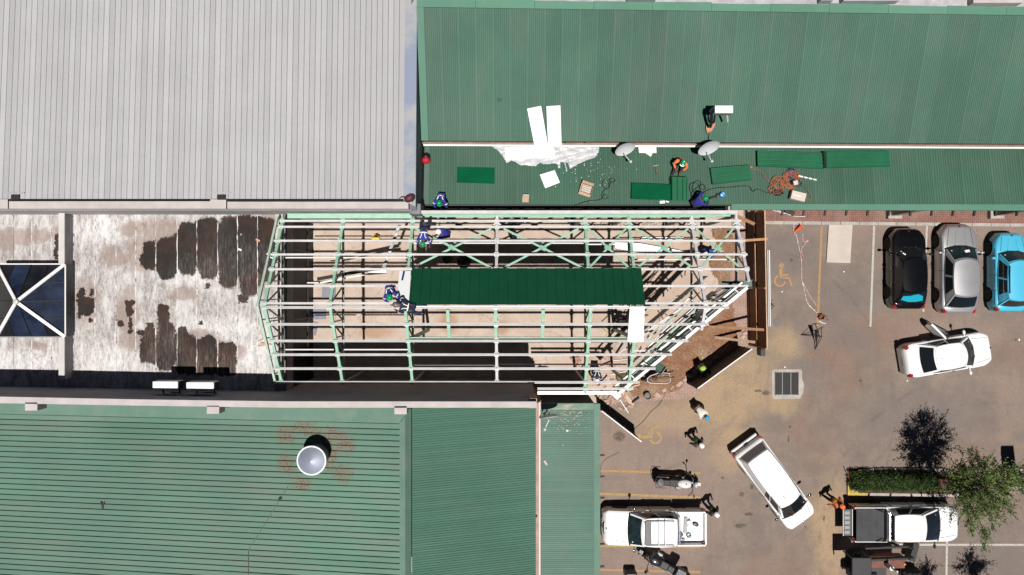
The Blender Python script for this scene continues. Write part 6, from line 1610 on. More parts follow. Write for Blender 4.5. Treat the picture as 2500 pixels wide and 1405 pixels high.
small('angle_grinder', 'black angle grinder between the worker and the blue tin', 'grinder', lambda q: (q.beam(CP(1733, 485, .12), CP(1752, 481, .12), .08, .08), q.lathe([(.09, 0), (.09, .02), (0, .03)], CP(1754, 478, .10), 12)), M_black)
t = thing('bucket', 'small red bag beside the grey side wall on the canopy', 'bag', CP(1041, 390))
q = MB(); q.lathe([(.20, 0), (.24, .12), (.16, .28), (.05, .32), (0, .32)], CP(1041, 393), 9, M=Matrix.Diagonal((.9, .75, 1)).to_3x3()); q.build('bag_body', mat('red_cloth', (.42, .01, .02), .7), t, smooth=60)
q = MB(); q.lathe([(.18, 0), (.2, .1), (.12, .26), (0, .28)], CP(1041, 384), 9); q.build('bag_top', M_black, t, smooth=60)
t.name = 'red_bag'
t = thing('backpack', 'dark backpack hung at the corner of the grey roof', 'backpack', P(1000, 488, 7))
q = MB(); q.lathe([(.18, -.10), (.24, 0), (.20, .12), (.10, .18), (0, .19)], P(1000, 484, 7.0), 10, M=Matrix.Rotation(.5, 3, 'Z') @ Matrix.Diagonal((1.1, .75, 1)).to_3x3()); q.build('pack_body', mat('maroon_black_nylon', (.03, .012, .018), .6, col2=(.12, .02, .03), scale=5), t, smooth=60)
q = MB(); q.tube([P(990, 482, 7.1), P(978, 482, 7.05), P(972, 489, 7.0)], .02, 5); q.tube([P(1008, 478, 7.1), P(1012, 486, 7.1), P(1006, 494, 7.0)], .02, 5); q.build('strap', M_black, t)
# cables
def cable(pxs, m, label, r_=.012, cat='cable', group=None, off=.03, name='cable', z=None, seed=1, wig=0):
    rnd = random.Random(seed); pts = []
    n = len(pxs)
    for i in range(n - 1):
        p0, p1, p2, p3 = pxs[max(i - 1, 0)], pxs[i], pxs[i + 1], pxs[min(i + 2, n - 1)]
        for k in range(5):
            t_ = k / 5
            x = .5 * (2 * p1[0] + (p2[0] - p0[0]) * t_ + (2 * p0[0] - 5 * p1[0] + 4 * p2[0] - p3[0]) * t_ ** 2 + (3 * p1[0] - p0[0] - 3 * p2[0] + p3[0]) * t_ ** 3)
            y = .5 * (2 * p1[1] + (p2[1] - p0[1]) * t_ + (2 * p0[1] - 5 * p1[1] + 4 * p2[1] - p3[1]) * t_ ** 2 + (3 * p1[1] - p0[1] - 3 * p2[1] + p3[1]) * t_ ** 3)
            x += rnd.uniform(-wig, wig); y += rnd.uniform(-wig, wig)
            pts.append(CP(x, y, off + rnd.uniform(0, .01)) if z is None else P(x, y, z + rnd.uniform(0, .01)))
    pts.append(CP(*pxs[-1], off) if z is None else P(*pxs[-1], z))
    q = MB(); q.tube(pts, r_, 4); o = q.build(name, m, smooth=60); return tag(o, label, cat, group)
M_cab_o = mat('orange_cable', (.34, .12, .06), .6); M_cab_b = mat('black_cable', (.015, .017, .016), .6)
cable([(1403, 502), (1430, 493), (1437, 497), (1436, 491), (1465, 488), (1476, 475), (1485, 482), (1474, 487), (1469, 478), (1475, 465), (1487, 457), (1484, 444), (1475, 440), (1470, 450), (1480, 462), (1490, 452), (1489, 438), (1497, 436), (1502, 442), (1494, 446), (1488, 440)], M_cab_b, 'thin black cable looping right of the open cardboard box')
cable([(1690, 480), (1684, 462), (1686, 450), (1697, 446), (1706, 452), (1712, 462), (1722, 462), (1718, 452), (1708, 455), (1714, 470), (1728, 465), (1745, 460), (1775, 458), (1790, 457), (1810, 455), (1830, 456), (1838, 468), (1850, 462), (1870, 470), (1890, 470)], M_cab_b, 'black cable running from the grinder worker to the cable tangle')
cable([(1700, 474), (1690, 463), (1695, 447), (1705, 441), (1712, 450), (1700, 460), (1690, 470), (1687, 482), (1695, 490)], M_cab_b, 'loops of black cable beside the grinder worker')
rnd = random.Random(12)
def tangle(cx, cy, rx, ry, n, m, label, seed):
    rnd = random.Random(seed); pts = []; a = 0; x0_, y0_ = cx, cy
    for i in range(n):
        a += rnd.uniform(.7, 1.5); r0 = rnd.uniform(.35, 1.0)
        if i % 9 == 0: x0_, y0_ = cx + rnd.uniform(-.3, .3) * rx, cy + rnd.uniform(-.3, .3) * ry
        pts.append((x0_ + rx * r0 * math.cos(a), y0_ + ry * r0 * math.sin(a)))
    return cable(pts, m, label, .014, off=.05, seed=seed)
tangle(1930, 440, 24, 26, 70, M_cab_o, 'large tangle of orange cable above the pale closed box', 3)
tangle(1900, 452, 20, 22, 46, M_cab_o, 'orange cable loops left of the large tangle', 5)
tangle(1898, 470, 14, 9, 40, M_cab_b, 'black cable tangle left of the pale closed box', 7)
tangle(1943, 447, 13, 12, 34, M_cab_b, 'black cable coil on top of the orange tangle', 9)
tangle(1932, 425, 9, 16, 26, mat('navy_rope', (.02, .04, .12), .8), 'navy blue rope in the orange cable tangle', 11)
cable([(1828, 408), (1833, 413), (1845, 413), (1858, 420), (1866, 432), (1878, 442)], M_cab_o, 'single orange cable from the tilted sheet stack to the tangle')
cable([(1965, 455), (1972, 465), (1980, 480), (1976, 488), (1966, 482)], M_cab_o, 'orange cable tail at the right of the pale closed box')
small('plug_box', 'white multi plug box inside the cable tangle', 'plug box', lambda q: q.box(CP(1942, 447, .12), (.20, .20, .08), .2), M_galv)
small('orange_glove', 'orange glove at the corner of the tilted sheet stack', 'glove', lambda q: q.lathe([(.10, 0), (.08, .05), (0, .07)], CP(1832, 409, .02), 7, M=Matrix.Diagonal((1, .7, 1)).to_3x3()), M_cab_o)

# ================================================================== THINGS BELOW THE FRAME
t = thing('yellow_tool_case', 'yellow tool case on the site floor below the purlins', 'tool case', P(919, 580))
q = MB(); q.prism([(lambda p: (p.x, p.y))(P(x, y)) for x, y in ((910, 577), (919, 572), (928, 577), (928, 587), (910, 587))], 0.02, .26); q.build('case_shell', mat('yellow_case', (.70, .42, .03), .5), t)
q = MB(); q.prism([(lambda p: (p.x, p.y))(P(x, y, .26)) for x, y in ((911, 576), (919, 571.5), (927, 576), (919, 578))], .262, .29); q.build('case_lid', M_dark, t)
small('grey_board', 'upper of the two grey boards lying on the site floor', 'board', lambda q: q.box(P(803, 714, .04), (.72, .62, .05), -.03), mat('grey_board_mat', (.20, .20, .23), .8, var=.1))
small('grey_board', 'lower of the two grey boards lying on the site floor', 'board', lambda q: q.box(P(780, 766, .04), (.68, .62, .05), .02), mat('grey_board_mat', 0))
small('grey_board', 'narrow grey board at the foot of the dark glazed wall', 'board', lambda q: q.box(P(768, 803, .04), (.26, .7, .05), -.2), mat('grey_board_mat', 0))
# long flashing lengths hung under the purlins
small('metal_flashing', 'long folded metal flashing sloping between the purlins at the left', 'flashing', lambda q: (q.beam(P(782, 691, 4.6), P(940, 662, 5.0), .07, .05), q.beam(P(900, 668, 4.95), P(944, 664, 5.0), .16, .05)), M_pbright)
small('dark_flashing', 'dark sheet strip beside the long folded flashing', 'flashing', lambda q: q.beam(P(775, 682, 4.5), P(940, 652, 4.9), .16, .06), M_black)
small('short_flashing', 'thin white strip left of the long folded flashing', 'flashing', lambda q: q.beam(P(750, 691, 4.6), P(778, 691, 4.6), .05, .04), M_pbright)
small('metal_flashing', 'steep folded metal sheet leaning across the purlins near the third truss', 'flashing', lambda q: (q.beam(P(937, 654, 5.2), P(976, 548, 5.2), .14, .05), q.beam(P(934, 654, 5.25), P(973, 548, 5.25), .03, .06)), mat('streaky_metal', (.10, .11, .11), .4, col2=(.45, .45, .45), scale=7, metal=.3))
# white long board on the floor under the braces
small('white_board', 'long white tapering board on the site floor under the cross braces', 'board', lambda q: q.slab([P(1500, 592, .30), P(1560, 594, .30), P(1660, 612, .30), P(1690, 622, .30), P(1640, 624, .30), P(1560, 618, .30), P(1502, 606, .30)], .08), M_poly)
small('white_board', 'white board half hidden behind the purlins above the tapering board', 'board', lambda q: q.slab([P(1568, 579, .25), P(1670, 580, .25), P(1664, 592, .25), P(1562, 590, .25)], .08), M_poly)
small('black_bin', 'round black bin seen between the purlins above the new sheets', 'bin', lambda q: (q.lathe([(.22, 0), (.26, .6), (.22, .62), (.2, .5), (0, .5)], P(1094, 634, .0), 14)), mat('dark_bin', (.05, .05, .055), .6), smooth=40)
small('black_bag', 'black plastic bag lying between the purlins right of the bin', 'bag', lambda q: q.lathe([(.35, 0), (.38, .12), (.2, .3), (0, .34)], P(1133, 640, 0), 9), M_black, smooth=50)
# black plastic bags and gravel along the canopy edge
for i, (px, py, s) in enumerate(((1245, 536, .6), (1272, 537, .45), (1250, 568, .45), (1395, 538, .5))):
    q = MB(); rnd = random.Random(i + 3); pr = [(s, 0), (s * 1.02, .08), (s * .7, .22), (s * .3, .30), (0, .28)]
    q.lathe(pr, P(px, py, .02), 11, M=Matrix.Rotation(rnd.uniform(0, 3), 3, 'Z') @ Matrix.Diagonal((1.2, .5, 1)).to_3x3())
    o = q.build('plastic_bag', mat('glossy_black_plastic', (.012, .013, .014), .25, bump=1.0, bscale=14, var=.2), smooth=50)
    tag(o, ('black plastic bag behind the top girder, left of its pair', 'smaller black plastic bag just right of the large one behind the girder', 'flat black bag in the shade under the white truss', 'black plastic bag near the green truss behind the girder')[i], 'bag')
rnd = random.Random(21); q = MB()
for i in range(520):
    px, py = rnd.uniform(1420, 1700), 543 + rnd.gauss(0, 6); s = rnd.uniform(.03, .10)
    q.box(P(px, py, .04 + s * .3), (s, s * rnd.uniform(.6, 1), s * .7), rnd.uniform(0, 3), tilt=(rnd.uniform(-.5, .5), 0))
o = q.build('stone_rubble', mat('rubble_stone', (.34, .24, .17), .95, var=.45, scale=5, fine=.2)); o['kind'] = 'stuff'
# loose bricks and scrap
def brickpile(spec, group, lab, seed, m=M_brick, size=(.23, .11, .075), name='brick', hz=.05):
    rnd = random.Random(seed)
    me = None
    for (px, py, rz) in spec:
        if me is None:
            q = MB(); q.box((0, 0, 0), size); o = q.build(name, m, bevel=0); me = o.data
        else: o = bpy.data.objects.new(name, me); COL.objects.link(o)
        o.location = P(px, py, hz + rnd.uniform(0, .05)); o.rotation_euler = (rnd.uniform(-.15, .15), rnd.uniform(-.15, .15), rz)
        tag(o, lab, 'brick', group)
rnd = random.Random(6)
sp = [(rnd.uniform(1400, 1530), rnd.uniform(862, 905), rnd.uniform(0, 3)) for _ in range(26)] + [(rnd.uniform(1455, 1545), rnd.uniform(925, 1000), rnd.uniform(0, 3)) for _ in range(34)]
M_brickpale = mat('dusty_brick', (.42, .27, .21), .9, var=.3, scale=6, fine=.2)
brickpile(sp, 'loose bricks strewn below the purlins', 'loose dusty brick in the rubble below the lower purlins', 1, M_brickpale)
sp = [(rnd.uniform(1575, 1720), 0, 0) for _ in range(0)]
for i in range(3):
    for j in range(3):
        sp.append((1397 + i * 6 + j * 2.5, 876 + j * 4 - i * 1.2, -.2))
brickpile(sp, 'small brick stack on the floor', 'brick of the small neat stack left of the fifth truss', 2, M_brick)
# broken paving blocks at the edge of the pavement
sp = [(1600 + i * 9 + rnd.uniform(-3, 3), 968 - i * 5.0 + rnd.uniform(-5, 5), R(40) + rnd.uniform(-.3, .3)) for i in range(16)] + [(1700 + i * 8 + rnd.uniform(-3, 3), 905 - i * 6 + rnd.uniform(-5, 5), R(38) + rnd.uniform(-.3, .3)) for i in range(16)]
brickpile(sp, 'loose paving blocks along the broken pavement edge', 'loose paving block along the broken edge of the old pavement', 4, mat('paver_loose', (.42, .29, .23), .9, var=.3, scale=6), (.24, .16, .07), 'paving_block', .04)
# timber and steel scraps
rnd = random.Random(31)
for i in range(38):
    px, py = (rnd.uniform(1390, 1560), rnd.uniform(860, 1000)) if i < 24 else (rnd.uniform(1500, 1760), rnd.uniform(690, 860))
    L_ = rnd.uniform(.25, .9); a = rnd.uniform(0, 3.1); q = MB(); p = P(px, py, .07 + rnd.uniform(0, .1)); q.box(p, (L_, rnd.uniform(.025, .07), .03), a)
    o = q.build('scrap_strip', rnd.choice([M_dark, M_timber2, M_rust, M_galv])); tag(o, 'scrap strip of timber or steel lying in the rubble under the frame', 'scrap', 'scrap strips in the rubble')
q = MB()
rnd = random.Random(77)
for i in range(900):
    if i < 450: px, py = rnd.gauss(1490, 42), rnd.gauss(930, 42)
    elif i < 700: px, py = rnd.gauss(1680, 60), rnd.gauss(880, 35)
    else: px, py = rnd.gauss(1765, 22), rnd.gauss(610, 50)
    if px < 1390 or (px < 1470 and py > 960): continue
    s = rnd.uniform(.015, .06); q.box(P(px, py, .03), (s, s * .7, s * .6), rnd.uniform(0, 3), tilt=(rnd.uniform(-.4, .4), 0))
o = q.build('small_debris', mat('debris_mix', (.46, .36, .30), .95, var=.5, scale=3.5)); o['kind'] = 'stuff'
small('sand_bag', 'olive plastic covered heap beside the last rubble near the sixth truss', 'heap', lambda q: q.lathe([(.36, 0), (.34, .12), (.2, .24), (0, .28)], P(1518, 922, 0), 9, M=Matrix.Diagonal((1, .8, 1)).to_3x3()), mat('olive_heap', (.16, .12, .05), .6, var=.4, scale=7), smooth=50)
for (a, b2, w, lb) in (((1505, 935), (1545, 990), .20, 'wide plank lying by the lower tip of the white hip beam'), ((1545, 770), (1610, 840), .16, 'plank lying on the floor right of the large white insulation board'), ((1590, 700), (1660, 640), .12, 'plank lying on the floor right of the new green roof strip'), ((1480, 850), (1450, 905), .09, 'narrow plank lying just left of the dark clothed stooping worker'), ((1540, 900), (1500, 960), .08, 'narrow plank crossing the rubble beside the olive heap')):
    small('scrap_plank', lb, 'plank', lambda q: q.beam(P(*a, .06), P(*b2, .06), w, .04), M_timber2, group='scrap planks under the frame')
small('pick_handle', 'yellow handled tool lying beside the dark clothed worker', 'tool', lambda q: (q.tube([P(1476, 806, .1), P(1490, 820, .1), P(1500, 832, .1)], .022, 5), q.tube([P(1500, 830, .3), P(1514, 840, .3)], .022, 5)), mat('yellow_handle', (.6, .38, .05), .5))
# wheelbarrow
t = thing('wheelbarrow', 'wheelbarrow full of soil standing on the red soil', 'wheelbarrow', P(1612, 926))
oc = [(1580, 925), (1588, 918), (1610, 910), (1634, 912), (1637, 932), (1628, 937), (1590, 936), (1581, 932)]
q = MB(); pts = [P(x, y, .62) for x, y in oc]; cc = P(1610, 925, .3); lo = [cc + (p - P(1610, 925, .62)) * .6 for p in pts]; lo = [Vector((v.x, v.y, .3)) for v in lo]
n = len(pts); q.add(pts + lo, [(i, (i + 1) % n, n + (i + 1) % n, n + i) for i in range(n)] + [tuple(range(n, 2 * n))]); q.build('tray', M_galvdark, t)
q = MB(); q.tube(pts + [pts[0]], .018, 5); q.build('tray_rim', M_pbright, t)
q = MB(); q.slab([cc + (p - P(1610, 925, .62)) * .88 + Vector((0, 0, .26)) for p in pts][::-1], .1); q.build('soil_load', M_soil, t)
a = P(1574, 928, .2); q = MB(); q.lathe([(.10, -.04), (.17, -.05), (.19, 0), (.17, .05), (.10, .04)], (a.x, a.y, .19), 16, M=Matrix.Rotation(R(90), 3, 'X')); q.build('wheel', M_tyre, t)
for y in (918, 934): q = MB(); q.tube([P(1574, 926, .25), P(1600, y, .32), P(1640, y - 2, .5), P(1652, y - 4, .62)], .018, 5); q.build('handle', M_rust, t)
small('spade', 'spade lying across the wheelbarrow', 'spade', lambda q: (q.tube([P(1600, 926, .72), P(1652, 921, .75)], .02, 5), q.beam(P(1594, 926, .72), P(1604, 926, .72), .16, .02), q.tube([P(1598, 930, .74), P(1618, 912, .78)], .02, 5)), mat('spade_rust', (.10, .05, .03), .8))
t = thing('bucket', 'round dark bucket standing on the pavement right of the rubble', 'bucket', P(1578, 965))
p = P(1578, 965); q = MB(); q.lathe([(.15, 0), (.18, .34), (.165, .35), (.14, .05), (0, .05)], p, 18); q.build('bucket_wall', mat('bucket_grey', (.04, .04, .04), .5), t, smooth=40)
q = MB(); q.lathe([(.15, 0), (.1, .02), (0, .03)], p + Vector((0, 0, .24)), 14); q.build('bucket_content', mat('bucket_grey_mud', (.16, .15, .13), .8), t)
q = MB(); q.tube([p + Vector((.17 * math.cos(x), .17 * math.sin(x) + .02, .36 + .02 * math.sin(x))) for x in [R(k) for k in range(0, 190, 20)]], .008, 4); q.build('bucket_handle', M_galvdark, t)
cable([(1630, 948), (1612, 985), (1590, 1005), (1570, 1030), (1545, 1050)], M_cab_b, 'thin cable on the ground right of the bucket', .008, z=.03)
cable([(1512, 1105), (1490, 1115), (1475, 1125), (1467, 1140), (1466, 1160)], M_cab_b, 'thin curved wire beside the narrow canopy edge', .006, z=.02)

# ---------- dark hoarding panels
def hoarding(top_a, top_b, ht, label, mface, n, white_edge=True, legs=True):
    a = P(*top_a, ht); b2 = P(*top_b, ht); d = (b2 - a).normalized(); nr = Vector((d.y, -d.x, 0))
    t = thing('hoarding', label, 'hoarding', (a.x, a.y, 0)); L_ = (b2 - a).length
    for i in range(n):
        p0 = a + d * (L_ * i / n); p1 = a + d * (L_ * (i + 1) / n - .02); z0 = .04
        q = MB(); q.beam((p0.x, p0.y, ht / 2 + z0 / 2), (p1.x, p1.y, ht / 2 + z0 / 2), .03, ht - z0); q.build('panel', mface, t)
        q = MB(); q.beam((p0.x, p0.y, 0), (p0.x, p0.y, ht + .02), .05, .05, 0, (0, 1, 0)); q.build('post', M_blackmetal, t)
    q = MB(); q.beam((a.x, a.y, ht + .02), (b2.x, b2.y, ht + .02), .05, .03); q.build('top_rail', M_pbright if white_edge else M_galv, t)
    q = MB(); q.beam((a.x, a.y, ht * .5) , (b2.x, b2.y, ht * .5), .08, .04); q.build('middle_rail', M_galvdark, t)
    return t, a, d, nr
M_hoard = mat('shaded_hoarding_sheet', (.016, .018, .017), .5, var=.2)  # near-black colour stands in for the shade on the inner face
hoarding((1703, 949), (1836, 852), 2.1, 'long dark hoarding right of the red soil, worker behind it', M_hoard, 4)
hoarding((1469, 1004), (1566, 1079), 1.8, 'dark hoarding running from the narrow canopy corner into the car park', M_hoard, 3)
small('short_black_box', 'short black post foot at the corner of the brown hoarding', 'post', lambda q: q.box(P(1859, 861, .3), (.24, .34, .5)), M_blackmetal)
# ---------- brown plywood hoarding with braces
t = thing('plywood_hoarding', 'tall brown plywood hoarding with timber braces beside the wheelchair bay', 'hoarding', P(1829, 690))
HW = 2.5
xt = P(1869.5, 0, HW).x; xt2 = P(1873.5, 0, HW).x
ya, ym, yb2 = P(0, 512, HW).y, P(0, 704, HW).y, P(0, 853, HW).y
n = 12
def pxat(y): return xt - .06 + .12 * (ya - y) / (ya - yb2)
ys = [lerp(ya, yb2, i / n) for i in range(n + 1)]
for i in range(n):
    y0_, y1_ = ys[i], ys[i + 1] + .012; xx = pxat((y0_ + y1_) / 2)
    q = MB(); q.box((xx, (y0_ + y1_) / 2, HW / 2), (.025, y0_ - y1_ + (.03 if i % 2 else -.002), HW - (.01 if i % 2 else 0))); q.build('plywood_panel', M_ply, t)
for y in (ya - .02, ym, yb2 + .02):
    q = MB(); q.beam((pxat(y) - .04, y, 0), (pxat(y) - .04, y, HW), .07, .07, 0, (0, 1, 0)); q.build('post', M_timber, t)
q = MB(); q.beam((pxat(ya), ya, HW + .02), (pxat(yb2), yb2, HW + .02), .05, .04); q.build('top_rail', M_timber2, t)
for z in (1.25,):
    q = MB(); q.beam((pxat(ya) - .05, ya - 1.6, z), (pxat(yb2) - .05, yb2 + .1, z), .05, .12); q.build('middle_rail', M_timber, t)
q = MB(); q.beam((pxat(ya) - .03, ya, .06), (pxat(yb2) - .03, yb2, .06), .06, .10); q.build('bottom_rail', M_timber2, t)
for (a, ha_, b2, hb2, w, m) in (((1795, 526), 1.4, (1842, 548), 2.0, .16, M_timber), ((1815, 588), 2.4, (1874, 584), 2.5, .12, M_timber), ((1730, 798), .2, (1871, 806), 2.3, .13, M_timber), ((1745, 824), .1, (1843, 836), 1.9, .13, M_timber2)):
    q = MB(); q.beam(P(*a, ha_), P(*b2, hb2), w, .05); q.build('brace', m, t)
# second leaf seen inside (narrow dark panel)
t = thing('inner_panel', 'narrow brown board wall inside the plywood hoarding', 'board wall', P(1830, 560))
for i in range(3):
    q = MB(); yy0 = lerp(P(0, 515, 1).y, P(0, 705, 1).y, i / 3); yy1 = lerp(P(0, 515, 1).y, P(0, 705, 1).y, (i + 1) / 3) + .01
    q.box((P(1841, 0, 1.2).x, (yy0 + yy1) / 2, .62), (.03, yy0 - yy1, 1.2)); q.build('board', mat('dark_ply', (.05, .022, .012), .85, var=.2), t)
q = MB(); q.tube([P(1824, 516, .05), P(1824, 700, .05)], .03, 6); tag(q.build('ground_rail', M_pbright), 'pale rail lying along the foot of the brown hoarding', 'rail')
# ---------- car park bits
for i, (xx, nm) in enumerate(((1875.5, 'left'), (1879.5, 'right'))):
    q = MB(); q.tube([P(xx - 1.5, 611, .09), P(xx, 700, .09), P(xx + .6, 797, .09)], .035, 8); tag(q.build('steel_pipe', M_pbright if i else M_galv), '%s of the two long steel pipes lying along the plywood hoarding' % nm, 'pipe')
t = thing('trestle', 'small metal trestle lying beside the long steel pipes', 'trestle', P(1886, 748))
q = MB(); q.tube([P(1881, 745, .1), P(1890, 748, .3), P(1882, 755, .1)], .015, 5); q.tube([P(1890, 748, .3), P(1882, 739, .1)], .015, 5); q.build('trestle_leg', M_blackmetal, t)
q = MB(); q.lathe([(.19, 0), (.20, .01), (.185, .025), (0, .012)], P(1897, 788, 0), 18); tag(q.build('manhole_ring', mat('faint_ring', (.15, .135, .13), .9)), 'faint round cover in the asphalt right of the trestle', 'manhole cover')
q = MB(); q.slab([P(2024, 545, .09), P(2082, 545, .09), P(2076, 643, .09), P(2018, 641, .09)], .07); o = q.build('cream_board', M_board); tag(o, 'large cream board lying flat in the parking bay', 'board')
for px in (2043, 2063): small('board_screw', 'small dark fixing at the top of the cream board', 'fixing', lambda q: q.box(P(px, 549, .096), (.02, .04, .01)), M_galvdark, group='fixings on the cream board')
t = thing('traffic_cone', 'orange traffic cone tipped over near the walkway', 'traffic cone', P(1945, 561))
a = P(1957, 553, .2); b2 = P(1939, 567, .08); dcn = (b2 - a).normalized(); Mq = dcn.to_track_quat('Z', 'Y').to_matrix()
q = MB(); q.lathe([(.13, 0), (.13, .02), (.10, .05), (.035, .48), (.02, .50), (0, .5)], a, 18, M=Mq); q.build('cone_body', M_orange, t, smooth=40)
q = MB(); q.box(a, (.34, .34, .03), 0); q.v = [tuple(a + Mq @ (Vector(v) - a)) for v in q.v]; q.build('cone_base', mat('cone_base_orange', (.5, .10, .03), .6), t)
q = MB(); q.lathe([(.086, .14), (.062, .27)], a, 18, M=Mq); q.build('cone_collar', mat('faded_orange', (.8, .22, .10), .5), t)
M_tape = mat('red_white_tape', (.62, .55, .54), .6, col2=(.50, .12, .11), scale=16, var=.1, ramp=(.52, .56))
cable([(1940, 536), (1940, 552), (1937, 566), (1944, 575), (1948, 590), (1951, 605), (1955, 625), (1957, 650), (1957, 680), (1962, 700), (1966, 720), (1972, 740), (1982, 752), (1995, 765)], M_tape, 'strand of red and white barrier tape from the cone to the rusty stand', .018, 'barrier tape', z=.03, name='barrier_tape')
cable([(1937, 540), (1937, 560), (1945, 580), (1947, 595)], M_tape, 'short barrier tape piece at the tip of the traffic cone', .016, 'barrier tape', z=.04, name='barrier_tape')
cable([(1961, 570), (1959, 584), (1965, 590), (1973, 587), (1962, 598), (1957, 612), (1959, 628), (1956, 640)], M_tape, 'crumpled barrier tape left of the yellow line', .02, 'barrier tape', z=.03, name='barrier_tape', wig=1.5)
cable([(1957, 684), (1968, 706), (1978, 725), (1990, 742), (1994, 752)], M_tape, 'right hand strand of barrier tape near the rusty stand', .014, 'barrier tape', z=.03, name='barrier_tape')
cable([(1958, 690), (1964, 712), (1967, 730), (1976, 748), (1990, 758)], M_tape, 'left hand strand of barrier tape near the rusty stand', .014, 'barrier tape', z=.03, name='barrier_tape')
t = thing('rusty_stand', 'rusty tin stand at the end of the barrier tape', 'stand', P(2003, 774))
p = P(2003, 774); q = MB(); q.lathe([(.18, 0), (.16, .22), (.12, .23), (.1, .06), (0, .06)], p, 6); q.build('stand_tin', M_rust, t)
q = MB(); q.tube([p + Vector((-.15, .15, .1)), p + Vector((.22, .02, .25))], .03, 6); q.build('stand_arm', M_rust, t)
q = MB(); q.tube([P(2000, 784, .04), P(2008, 789, .05), P(2016, 790, .04)], .02, 5); tag(q.build('tape_end', M_white), 'white tape end below the rusty stand', 'tape')
# folding sign frame
t = thing('folding_sign', 'black folding sign frame standing on the asphalt below the rusty stand', 'sign', P(1996, 828))
Z = 1.0
a0_, a1_ = P(1988, 806, .75), P(2010, 800, .75); b0_, b1_ = P(1992, 852, .02), P(1958, 818, .02)
q = MB(); q.add([P(1988, 805, .75), P(1998, 805, .78), P(1992, 840, .10), P(1989, 820, .4)] + [P(1988, 805, .73), P(1998, 805, .76), P(1992, 840, .08), P(1989, 820, .38)], [(0, 1, 2, 3), (7, 6, 5, 4), (0, 4, 5, 1), (1, 5, 6, 2), (2, 6, 7, 3), (3, 7, 4, 0)]); q.build('sign_panel', M_black, t)
for pts in ([P(1956, 818, .02), P(2000, 803, .78), P(1990, 854, .02)], [P(1956, 818, .02), P(1988, 821, .3), P(2006, 822, .02)], [P(1990, 854, .02), P(2006, 826, .2), P(2005, 800, .7)], [P(2000, 803, .78), P(2010, 798, .5)]):
    q = MB(); q.tube(pts, .02, 5); q.build('sign_leg', M_blackmetal, t)
# sign trestle at the walkway
t = thing('sign_bench', 'black stand with white bars on the brick walkway by the hoarding', 'stand', P(1925, 524))
q = MB(); q.box(P(1928, 519, .5), (.50, .20, .06), -.1); q.build('stand_panel', M_black, t)
for pts in ([P(1872, 509, 1.3), P(1915, 522, .6)], [P(1885, 509, 1.3), P(1930, 526, .4)], [P(1937, 528, .35), P(1966, 529, .35)]):
    q = MB(); q.tube(pts, .02, 6); q.build('stand_bar', M_pbright, t)
for px in (1920, 1934): q = MB(); q.beam(P(px, 519, .5), P(px, 524, .14), .04, .04, 0, (0, 1, 0)); q.build('stand_leg', M_black, t)
# litter
for i, (px, py) in enumerate(((2488, 830), (1916, 897), (1909, 713), (2060, 664), (2215, 930))):
    small('litter', 'small white scrap of litter on the asphalt', 'litter', lambda q: q.box(P(px, py, .02), (.07, .10 if i == 0 else .05, .02), .2 * i), M_white, group='white litter scraps on the asphalt')
# ---------- totem sign at the right edge
t = thing('totem_sign', 'tall white pillar sign at the right edge beyond the tree', 'sign', P(2466, 1158))
p = P(2466, 1158); q = MB(); q.box((p.x, p.y, .15), (.95, .7, .3)); q.build('sign_base', M_concrete, t)
q = MB(); q.box((p.x, p.y, 2.65), (.66, .40, 4.7)); q.build('sign_body', M_blackmetal, t)
q = MB(); q.box((p.x - .345, p.y, 2.7), (.025, .36, 4.2)); q.build('sign_side', M_white, t)

# ================================================================== ISLAND, HEDGE, TREES
M_kerb_y = mat('yellow_kerb_paint', (.42, .30, .06), .8, var=.3, scale=5, fine=.15)
isl = [(2130, 1143), (2110, 1146), (2092, 1152), (2078, 1164), (2070, 1180), (2067, 1208), (2330, 1212), (2346, 1205), (2352, 1190), (2345, 1168), (2330, 1150), (2300, 1143)]
ig = thing('island_kerb', 'raised kerb of the planted island beside the parked pickup, yellow at its left end', 'kerb', P(2200, 1178))
n = len(isl); cx_, cy_ = 2205, 1180
for i in range(n):
    a, b2 = isl[i], isl[(i + 1) % n]
    L_ = math.hypot(a[0] - b2[0], a[1] - b2[1]); k = max(1, int(L_ / 44))
    for j in range(k):
        p0 = (lerp(a[0], b2[0], j / k), lerp(a[1], b2[1], j / k)); p1 = (lerp(a[0], b2[0], (j + 1) / k - .02), lerp(a[1], b2[1], (j + 1) / k - .02))
        def inn(p): 
            d0 = (cx_ - p[0], cy_ - p[1]); l_ = math.hypot(*d0); return (p[0] + (6 * (1 if abs(d0[0]) > 110 else .3)) * (1 if d0[0] > 0 else -1), p[1] + 6.5 * (1 if d0[1] > 0 else -1))
        q = MB(); q.prism([tuple(P(*pp)[:2]) for pp in (p0, p1, inn(p1), inn(p0))], 0, .14); q.build('kerb_stone', M_kerb_y if (p0[0] < 2112 and i < 7) else M_concrete, ig)
sheet('island_soil', [(2080, 1150), (2120, 1147), (2300, 1147), (2340, 1170), (2345, 1200), (2330, 1209), (2072, 1205), (2074, 1170)], .10, mat('dark_soil', (.075, .035, .025), .95, var=.4, scale=5, fine=.3))
q = MB(); q.prism([tuple(P(x, y, .15)[:2]) for x, y in ((2070, 1208), (2070, 1180), (2082, 1168), (2092, 1190), (2096, 1208))], .11, .15); tag(q.build('yellow_slab', M_kerb_y), 'yellow painted slab at the left end of the planted island', 'slab')
rnd = random.Random(40)
